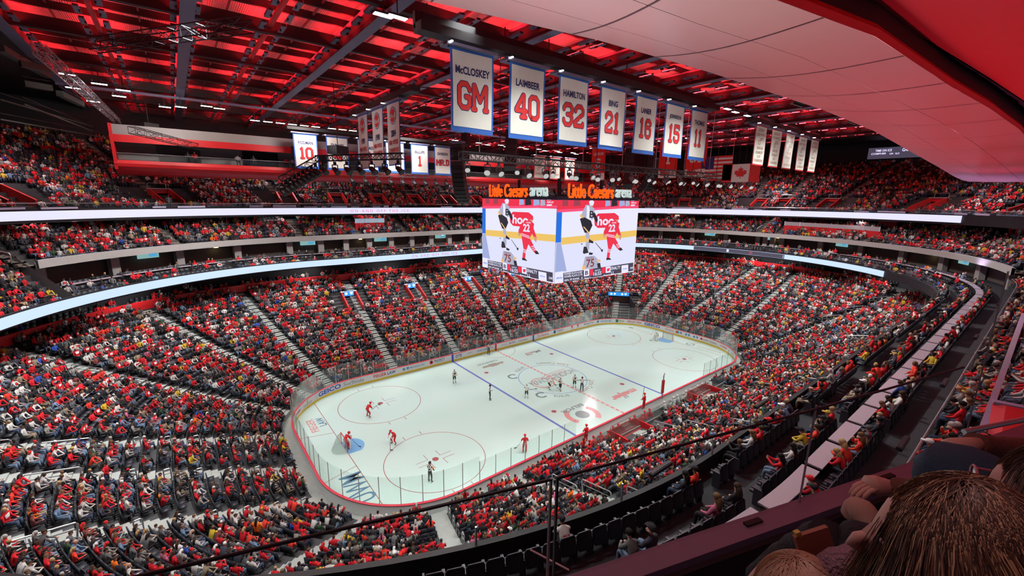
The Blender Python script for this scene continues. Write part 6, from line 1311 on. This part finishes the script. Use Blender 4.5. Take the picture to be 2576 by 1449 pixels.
for nm, (me, P) in BODY.items():
    for kd in ('short', 'long', 'cap', 'bald'):
        o = hair_mesh(kd, P).build('hair' if kd != 'cap' else 'cap', M_BLACK, smooth=(kd != 'cap')); HM[(nm, kd)] = o.data; bpy.data.objects.remove(o)
def colmat(pref, c): return mat('%s_%02x%02x%02x' % (pref, int(c[0] * 255), int(c[1] * 255), int(c[2] * 255)), c, rough=.8, spec=.25)
seen_lab = {}
ORD = ['first', 'second', 'third', 'fourth', 'fifth', 'sixth', 'seventh', 'eighth', 'ninth', 'tenth', 'eleventh', 'twelfth']
def nth(n): return ORD[n - 1] if n <= 12 else '%dth' % n
def seated(i, forced=None):
    x, y, z, hd, tier, row, u = SA[i]; tier = int(tier)
    T = TOPS[pick(TOPS, 1)[0]]; Pn = PANTS[pick(PANTS, 1)[0]]; Sk = SKIN[pick(SKIN, 1)[0]]; Hr = HAIR[pick(HAIR, 1)[0]]; ps = list(SP)[RNG.choice(5, p=[.42, .26, .2, .06, .06])]
    me, P = BODY[ps]; o = bpy.data.objects.new('person', me); COL.objects.link(o)
    for k, m in enumerate((colmat('top', T[0]), colmat('trousers', Pn[0]), colmat('skin', Sk[0]), colmat('shoe', (.03, .03, .035)))): o.material_slots[k].link = 'OBJECT'; o.material_slots[k].material = m
    s = float(np.clip(RNG.normal(1.0, .04), .9, 1.1)); o.location = (x, y, z); o.scale = (s * 1.02,) * 3; o.rotation_euler = (0, 0, hd - math.pi / 2 + RNG.normal(0, .15))
    cap = 'cap' in Hr[1]; bald = 'bald' in Hr[1]; long_ = (not cap and not bald and RNG.random() < .42); kd = 'cap' if cap else 'bald' if bald else 'long' if long_ else 'short'
    h = bpy.data.objects.new('cap' if cap else 'hair', HM[(ps, kd)]); COL.objects.link(h); h.parent = o; h.material_slots[0].link = 'OBJECT'; h.material_slots[0].material = colmat('hair', Hr[0] if not bald else (.46, .27, .19))
    if T[1] in ('red', 'deep red', 'white') and RNG.random() < .6:
        ch = np.array(P['chest']); wz = np.array(P['waist']); d = (ch - wz) / np.linalg.norm(ch - wz); nr_ = np.cross((1, 0, 0), d); mb = MB(); num = str(RNG.choice([71, 13, 8, 19, 53, 88, 30, 41, 23, 9, 91, 40])); m = colmat('number', (.75, .74, .72)) if T[1] != 'white' else colmat('number', (.6, .03, .03))
        put_text(mb, num, .22, .2, lambda a, b: ch * .62 + wz * .38 + np.array((1, 0, 0)) * a + d * b - nr_ * -.0 + np.array((0, -.193 + .35 * a * a, 0)), m, offset=.03); q = mb.build('jersey_number', m, o); num_ = num
    else: num_ = None
    hair = ('long ' if long_ else '') + Hr[1]
    nrow = {0: 'row %d' % (row + 1), 1: 'near loge row %d' % (row + 1), 3: 'right-hand tier row %d' % (row + 1), 2: 'middle tier row %d' % (row + 1), 4: 'upper tier row %d' % (row + 1)}[tier]
    side = ('left end stand' if .82 < u < .9 else 'near left corner' if u >= .9 else 'left of red boxes' if u < .08 else 'behind red boxes' if u < .16 else 'right of the benches') if tier == 0 else ''
    lab = 'person in %s top, %s, %s' % (T[1], hair, ps)
    return o, lab, nrow, side, num_, Pn[1]
recs = []
for i in sorted(near300, key=lambda i: dist[i]): recs.append((i,) + seated(i))
bykey = {}
for r in recs:
    i, o, lab, nrow, side, num_, pn = r
    key = (lab, nrow, side); bykey.setdefault(key, []).append(r)
for key, rs in bykey.items():
    rs.sort(key=lambda r: pj[r[0], 0])
    for k, (i, o, lab, nrow, side, num_, pn) in enumerate(rs):
        lab2 = lab.replace(' top', ' top numbered %s' % num_ if num_ else ' top')
        full = '%s, %s' % (lab2, nrow) + ((', ' + side) if side else '')
        if len(rs) > 1: full = full.replace('person', '%s from the left, person' % nth(k + 1), 1)
        if len(full.split()) > 16: full = full.replace('person in ', '')
        if len(full.split()) > 16: full = full.replace(' from the left', '').replace(' from the', '')
        if len(full.split()) > 16 and num_: full = full.replace(' numbered %s' % num_, '')
        tag(o, full, 'person', 'spectators in the ' + TIERN[int(SA[i, 4])])
# ================================================================== THE CAMERA'S OWN ROW
TH = math.radians(-17.4); DV = np.array([math.cos(TH), math.sin(TH), 0.]); NV = np.array([-DV[1], DV[0], 0.])
def onrail(x, y, n=1.4): v = ray(x, y); return CAM + n / (v @ NV) * v
def LC(a, n, z): return CAM + DV * a + NV * n + np.array((0, 0, z))
def X3(px, py, depth): return CAM + ray(px, py) * depth
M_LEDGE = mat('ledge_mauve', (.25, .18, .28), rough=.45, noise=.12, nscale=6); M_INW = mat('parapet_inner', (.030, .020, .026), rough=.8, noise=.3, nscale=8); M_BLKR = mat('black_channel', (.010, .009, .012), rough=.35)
Rr = np.c_[DV, NV, (0, 0, 1)]
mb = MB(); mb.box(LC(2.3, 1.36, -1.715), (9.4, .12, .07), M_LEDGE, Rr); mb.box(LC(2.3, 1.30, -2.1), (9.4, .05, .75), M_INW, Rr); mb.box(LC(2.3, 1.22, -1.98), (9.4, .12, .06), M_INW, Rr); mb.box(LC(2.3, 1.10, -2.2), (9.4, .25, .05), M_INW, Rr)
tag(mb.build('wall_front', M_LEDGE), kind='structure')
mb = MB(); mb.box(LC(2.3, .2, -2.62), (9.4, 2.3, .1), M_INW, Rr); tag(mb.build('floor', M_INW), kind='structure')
mb = MB(); p = onrail(1894, 1316, 1.37); p[2] = CAM[2] - 1.675; mb.box(p, (.11, .03, .012), M_BLACK, Rr); p2 = LC(3.05, 1.37, -1.675); mb.box(p2, (.11, .03, .012), M_BLACK, Rr)
tag(mb.build('trim_2', M_BLACK), kind='structure')
segs = [[(250, 1472), (600, 1392), (1388, 1206)], [(1402, 1203), (2050, 1030)], [(2054, 1029), (2424, 924)]]
labs = ['near left glass balustrade panel in front of the camera with black top rail', 'middle glass balustrade panel in front of the camera with black top rail', 'right glass balustrade panel in front of the camera with black top rail']
for sg, lb in zip(segs, labs):
    P = [onrail(*q) for q in sg]; mb = MB(); up = [p + (0, 0, 0) for p in P]; dn = [np.array((p[0], p[1], CAM[2] - 1.68)) for p in P]; mb.grid(np.array([dn, up]), glassmat('balustrade_glass', tint=(.90, .92, .92), gloss=.02, milk=.015, mcol=(.5, .5, .55))); g = mb.build('balustrade', MATS['balustrade_glass'])
    mb = MB(); mb.tube(up, .0065, 8, M_BLKR); mb.build('top_rail', M_BLKR, g); tag(g, lb, 'balustrade')
def post(px, py, z0, z1, lb, r=.0042, m=None):
    p = onrail(px, py); mb = MB(); mb.bar((p[0], p[1], CAM[2] + z0), (p[0], p[1], CAM[2] + z1), r * 2, r * 2.6, m or M_CHROME); mb.box((p[0], p[1], CAM[2] + z0), (.03, .03, .02), M_BLKR); return tag(mb.build('balustrade_post', M_CHROME), lb, 'post')
post(1386, 1206, -1.9, -1.14, 'left one of a pair of slim steel posts at the glass joint'); post(1402, 1203, -1.9, -1.14, 'right one of a pair of slim steel posts at the glass joint', m=M_BLKR)
post(2052, 1030, -1.9, -1.08, 'slim steel balustrade post left of the long-haired person'); post(2427, 1100, -1.75, -.42, 'tall steel post at the right end of the balustrade')
mb = MB(); a_ = onrail(1334, 1383, 2.1); b_ = onrail(1431, 1434, 2.0); mb.bar(a_, b_, .012, .006, M_WHITE); tag(mb.build('glass_clip_bar', M_WHITE), 'thin white bar lying below the glass joint', 'bar')
# red end panel and mauve ledge at the right
mb = MB(); A = [X3(2497, 1010, 13.5), X3(2700, 1050, 12.5), X3(2700, 1200, 11.8), X3(2484, 1090, 13.0)]; B = [p + NV * -.3 for p in A]
mb.add(A + B, [(0, 1, 2, 3), (7, 6, 5, 4), (0, 4, 5, 1), (1, 5, 6, 2), (2, 6, 7, 3), (3, 7, 4, 0)], M_RED); wr = mb.build('stair_side_panel', M_RED); tag(wr, 'bright red stair side panel with mauve coping at the right edge', 'panel')
mb = MB(); mb.bar(X3(2470, 1085, 12.9), X3(2576, 790, 20.0), .16, .08, M_LEDGE); mb.bar(A[0], A[1], .25, .08, M_LEDGE); mb.build('coping', M_LEDGE, wr)
mb = MB(); mb.tube([X3(2425, 1086, 2.0), X3(2700, 1030, 2.1)], .012, 8, M_CHROME); tag(mb.build('handrail', M_CHROME), 'slim steel handrail behind the tall post at the right edge', 'handrail')
# ---- people beside the camera
rh = random.Random(11)
def strands(mb, c, r, axis_f, n, length, m, spread=.010, droop=1., th=.0016, part=0.):
    c = np.array(c); f = np.array(axis_f, float); f /= np.linalg.norm(f); s = np.cross(f, (0, 0, 1)); s /= np.linalg.norm(s)
    for _ in range(n):
        a = rh.uniform(-math.pi, math.pi); e = rh.uniform(-.25, 1.45)
        if math.cos(a) > .55 and e < .75: continue
        d = math.cos(e) * (math.cos(a) * f + math.sin(a) * s) + math.sin(e) * np.array((0, 0, 1.)); p = c + d * r * rh.uniform(1.0, 1.07); P = [p]; v = d * .35 + np.array((0, 0, -.35)) - f * .25; L = length * rh.uniform(.6, 1.1); k = 7
        out = d - np.array((0, 0, d[2])); out /= np.linalg.norm(out) + 1e-6
        for i in range(k):
            v = v + np.array((0, 0, -.34 * droop)) + out * .05 + np.array([rh.gauss(0, spread * 4) for _ in range(3)]); v /= np.linalg.norm(v); q = P[-1] + v * L / k; w = q - c; l = np.linalg.norm(w * np.array((1, 1, .8)))
            if l < r[0] * 1.02 if hasattr(r, '__len__') else l < r * 1.02: q = c + w * (r if not hasattr(r, '__len__') else r[0]) * 1.03 / l
            P.append(q)
        mb.tube(P, [th * (1.3 - .9 * i / k) for i in range(k + 1)], 3, m, cap=False)
def head(parent, c, f, skin, hairm, r=.098, name='head_hair', n=900, length=.3, glasses=False, droop=1., th=.0016):
    c = np.array(c); f = np.array(f, float); f /= np.linalg.norm(f); s = np.cross(f, (0, 0, 1)); s /= np.linalg.norm(s); up = np.cross(s, f)
    R = np.c_[s, f, up]; W = lambda x, y, z: c + R @ np.array((x, y, z))
    mb = MB(); V = []; nu, nv = 24, 18
    for i in range(nv + 1):
        t = math.pi * i / nv
        for j in range(nu):
            a = 2 * math.pi * j / nu; x = math.sin(t) * math.cos(a); y = math.sin(t) * math.sin(a); z = math.cos(t)
            jaw = 1 - .32 * max(0, -z - .1) * (1 if True else 0); px, py, pz = .074 * x * jaw, .094 * y, .118 * z
            if y > 0:
                py += .018 * math.exp(-((x / .16) ** 2 + ((z + .12) / .22) ** 2)) + .010 * math.exp(-((x / .3) ** 2 + ((z + .52) / .12) ** 2)) + .012 * math.exp(-((x / .35) ** 2 + ((z + .85) / .2) ** 2))
                py -= .008 * math.exp(-(((abs(x) - .42) / .2) ** 2 + ((z - .1) / .14) ** 2))
            V.append(W(px, py, pz))
    F = [(i * nu + j, i * nu + (j + 1) % nu, (i + 1) * nu + (j + 1) % nu, (i + 1) * nu + j) for i in range(nv) for j in range(nu)]; mb.add(V, F, skin)
    mb.tube([W(0, .085, .005), W(0, .112, -.018), W(0, .118, -.026), W(0, .10, -.036)], [.007, .011, .012, .006], 8, skin)
    for sx in (-1, 1): mb.ball(W(sx * .076, -.002, -.01), (.012, .018, .026), skin, 8, 6)
    mb.tube([c + (0, 0, -.08) - f * .02, c + (0, 0, -.22) - f * .03], [.05, .058], 12, skin)
    o = mb.build('head', skin, parent, smooth=True)
    for sx in (-1, 1): mb = MB(); mb.ball(W(sx * .031, .080, .014), (.010, .007, .006), M_WHITE, 8, 6); mb.ball(W(sx * .031, .0865, .014), (.005, .003, .005), M_BLACK, 6, 4); mb.build('eye', M_WHITE, o)
    mb = MB(); mb.tube([W(-.024, .094, -.066), W(0, .101, -.063), W(.024, .094, -.066)], [.003, .005, .003], 6, mat('lips', (.42, .16, .14))); mb.build('mouth', MATS['lips'], o)
    mb = MB(); hm = hairm[0]; V2 = []
    mb.ball(W(0, -.012, .024), (.090, .094, .106), hm, 16, 10); 
    for k, m in enumerate(hairm): strands(mb, W(0, -.012, .012), np.array((.097, .097, .108)), f, n // len(hairm), length, m, droop=droop, th=th)
    mb.build('hair', hm, o)
    if glasses:
        mb = MB(); mg = mat('glasses_rose', (.45, .16, .20), rough=.3)
        for sx in (-1, 1): mb.tube([W(sx * .034 + .027 * math.cos(q), .108, .010 + .022 * math.sin(q)) for q in np.linspace(0, 2 * math.pi, 14)], .003, 5, mg); mb.bar(W(sx * .062, .106, .016), W(sx * .078, .0, .014), .004, .004, mg)
        mb.bar(W(-.008, .11, .014), W(.008, .11, .014), .004, .004, mg); mb.build('glasses', mg, o)
        mb = MB(); [mb.add([W(sx * .034 + .026 * math.cos(q), .1075, .010 + .021 * math.sin(q)) for q in np.linspace(0, 2 * math.pi, 12)[:-1]], [tuple(range(11))], None) for sx in (-1, 1)]; mb.build('lenses', glassmat('lens_dark', tint=(.35, .25, .3), gloss=.3, milk=0), o)
    return o
def hand(parent, wrist, d, palmn, skin, curl=.6, s=1.0, grip=False):
    w = np.array(wrist, float); d = np.array(d, float); d /= np.linalg.norm(d); nrm = np.array(palmn, float); nrm -= d * (nrm @ d); nrm /= np.linalg.norm(nrm); sd = np.cross(d, nrm)
    mb = MB(); mb.tube([w - d * .02 * s, w + d * .03 * s, w + d * .065 * s, w + d * .09 * s], [.024 * s, .034 * s, .040 * s, .036 * s], 10, skin)
    for k, (off, L) in enumerate(((-.030, .068), (-.010, .078), (.011, .074), (.030, .058))):
        p = w + d * .085 * s + sd * off * s; v = d.copy(); P = [p - d * .01 * s]
        for q in range(3):
            v = v * math.cos(curl) + nrm * math.sin(curl); v /= np.linalg.norm(v); P.append(P[-1] + v * L * s * (.42, .32, .26)[q] * 1.25)
        mb.tube(P, [.0095 * s, .009 * s, .0085 * s, .0065 * s], 8, skin)
    p = w + d * .03 * s - sd * .034 * s; v = d * .6 - sd * .7 + nrm * .3; v /= np.linalg.norm(v); q = p + v * .04 * s; v2 = d * .8 - sd * .1 + nrm * .5; v2 /= np.linalg.norm(v2); mb.tube([p, q, q + v2 * .03 * s, q + v2 * .05 * s], [.014 * s, .011 * s, .010 * s, .007 * s], 8, skin)
    return mb.build('hand', skin, parent, smooth=True)
def limb(parent, pts, rad, m, name, n=14):
    P = [np.array(p, float) for p in pts]; Q = []; R = []
    for i in range(len(P) - 1):
        for t in np.linspace(0, 1, 6, endpoint=False):
            a = P[max(i - 1, 0)]; b = P[i]; c = P[i + 1]; d = P[min(i + 2, len(P) - 1)]; Q.append(.5 * ((2 * b) + (-a + c) * t + (2 * a - 5 * b + 4 * c - d) * t * t + (-a + 3 * b - 3 * c + d) * t ** 3)); R.append(rad[i] + (rad[i + 1] - rad[i]) * t + rh.uniform(-.003, .003))
    Q.append(P[-1]); R.append(rad[-1]); mb = MB(); mb.tube(Q, R, n, m); return mb.build(name, m, parent, smooth=True)
M_SKD = mat('skin_dim', (.56, .33, .27), rough=.55, noise=.06, nscale=40); H1 = mat('hair_auburn', (.16, .09, .055), rough=.45); H2 = mat('hair_golden', (.62, .44, .25), rough=.4); H3 = mat('hair_brown_dark', (.045, .026, .02), rough=.5); H4 = mat('hair_light_blond', (.60, .42, .30), rough=.4)
M_COAT = mat('coat_black', (.010, .011, .016), rough=.9, bump=.4, bscale=60); M_BRN = mat('sleeve_brown', (.13, .045, .03), rough=.85, bump=.3, bscale=80); M_JEAN = mat('jeans_dark', (.016, .045, .085), rough=.85, bump=.3, bscale=150); M_PLM = mat('fleece_mauve', (.30, .19, .23), rough=.95, bump=1., bscale=120); M_PAL = mat('shirt_pale_blue', (.28, .33, .38), rough=.9)
# A: long-haired person, head just right of centre of the corner
hA = X3(2400, 1408, .64); A_ = empty('person', tuple(hA - (0, 0, .75)), label='person with long wavy golden-brown hair seated right in front of the camera, seen from behind', cat='person')
def rel(o, p): return np.array(p) - np.array(o.location)
def RH(o, c, *a, **k): return head(o, rel(o, c), *a, **k)
fA = NV * .9 - DV * .5 + np.array((0, 0, -.1))
RH(A_, hA, fA, M_SKD, (H3, H1, H2, H1), n=14000, length=.34, droop=1., th=.0006)
limb(A_, [rel(A_, hA + (0, 0, -.12)), rel(A_, hA + (0, 0, -.25) - NV * .03), rel(A_, hA + (0, 0, -.45) - NV * .02), rel(A_, hA + (0, 0, -.75))], [.06, .17, .19, .18], M_PLM, 'jumper', 20)
limb(A_, [rel(A_, hA - (0, 0, .72) + NV * .05), rel(A_, X3(2230, 1500, 1.05)), rel(A_, X3(2110, 1395, 1.12))], [.13, .11, .085], M_COAT, 'trousers', 18)
limb(A_, [rel(A_, X3(2110, 1395, 1.12)), rel(A_, X3(2030, 1420, 1.2)), rel(A_, X3(1930, 1480, 1.30))], [.09, .08, .07], M_COAT, 'coat', 16)
limb(A_, [rel(A_, X3(2260, 1450, .86)), rel(A_, X3(2140, 1440, .90)), rel(A_, X3(2080, 1475, .95))], [.055, .05, .045], M_PLM, 'sleeve', 14)
# B: person with rose glasses at the right edge, arm stretched forward
hB = X3(2640, 1268, .92); B_ = empty('person', tuple(hB - (0, 0, .75)), label='person with rose-tinted glasses at the right edge, face in profile, brown sleeve reaching forward', cat='person')
fB = -RT * .75 + FW * .55; fB = fB - np.array((0, 0, fB[2] * .6))
RH(B_, hB, fB, M_SKD, (H3, H1), n=2500, length=.14, glasses=True, th=.0009)
limb(B_, [rel(B_, hB + (0, 0, -.12)), rel(B_, hB + (0, 0, -.26)), rel(B_, hB + (0, 0, -.5)), rel(B_, hB + (0, 0, -.75))], [.06, .16, .18, .17], M_PAL, 'shirt', 20)
limb(B_, [rel(B_, X3(2640, 1400, 1.0)), rel(B_, X3(2480, 1305, 1.25)), rel(B_, X3(2360, 1258, 1.4)), rel(B_, X3(2245, 1228, 1.5))], [.07, .055, .047, .036], M_BRN, 'sleeve', 14)
hand(B_, rel(B_, X3(2245, 1228, 1.5)), -RT * .95 + UP * .1 + FW * .1, -UP, M_SKD, .55, .9)
limb(B_, [rel(B_, X3(2700, 1420, 1.15)), rel(B_, X3(2540, 1290, 1.3)), rel(B_, X3(2405, 1195, 1.42)), rel(B_, X3(2395, 1290, 1.45)), rel(B_, X3(2420, 1420, 1.5))], [.13, .125, .105, .085, .07], M_JEAN, 'jeans', 20)
# C: the next person along, hands folded over the rail
hD = X3(2720, 1060, 1.55); D_ = empty('person', tuple(hD - (0, 0, .75)), label='person beyond the right edge with brown sleeves, hands resting by the tall post, jeans', cat='person')
limb(D_, [rel(D_, hD - (0, 0, .2)), rel(D_, X3(2600, 1150, 1.62)), rel(D_, X3(2520, 1135, 1.62)), rel(D_, X3(2452, 1118, 1.58))], [.09, .065, .055, .042], M_BRN, 'sleeve', 14)
hand(D_, rel(D_, X3(2452, 1118, 1.58)), -RT * .8 - UP * .25 + FW * .2, -UP - RT * .3, M_SKD, .75, .95)
limb(D_, [rel(D_, hD - (0, 0, .6)), rel(D_, X3(2520, 1190, 1.8)), rel(D_, X3(2440, 1175, 1.9)), rel(D_, X3(2440, 1290, 1.95))], [.1, .1, .085, .07], M_JEAN, 'jeans', 16)
# E: pale blond head at the bottom edge with a tan knee, and the tan phone case
hC = X3(1995, 1535, .95); C_ = empty('person', tuple(hC - (0, 0, .75)), label='person with smooth pale blond hair at the bottom edge, only the crown showing', cat='person')
RH(C_, hC, NV * .8 - DV * .4, M_SKD, (H4, H4, H4, H2), n=6000, length=.20, droop=.8, th=.0006)
limb(C_, [rel(C_, hC + (0, 0, -.12)), rel(C_, hC + (0, 0, -.25)), rel(C_, hC + (0, 0, -.6))], [.06, .16, .18], M_COAT, 'coat', 20)
limb(C_, [rel(C_, X3(2200, 1340, 1.35)), rel(C_, X3(2165, 1285, 1.40)), rel(C_, X3(2150, 1300, 1.42))], [.038, .042, .04], mat('trousers_tan', (.42, .28, .22), rough=.85), 'knee', 14)
p = X3(2062, 1412, .98); mb = MB(); q = p; Rp = np.c_[RT * .93 + UP * .3, FW, UP * .93 - RT * .3]; mb.box((0, 0, 0), (.082, .012, .15), mat('leather_tan', (.30, .12, .08), rough=.6), Rp); mb.box(np.array((0, 0, 0)) + Rp @ np.array((-.03, 0, .078)), (.012, .012, .012), M_GOLD, Rp)
ph = mb.build('phone_case', MATS['leather_tan']); ph.location = p; tag(ph, 'tan leather phone case held up at the bottom edge beside the pale blond head', 'phone case')
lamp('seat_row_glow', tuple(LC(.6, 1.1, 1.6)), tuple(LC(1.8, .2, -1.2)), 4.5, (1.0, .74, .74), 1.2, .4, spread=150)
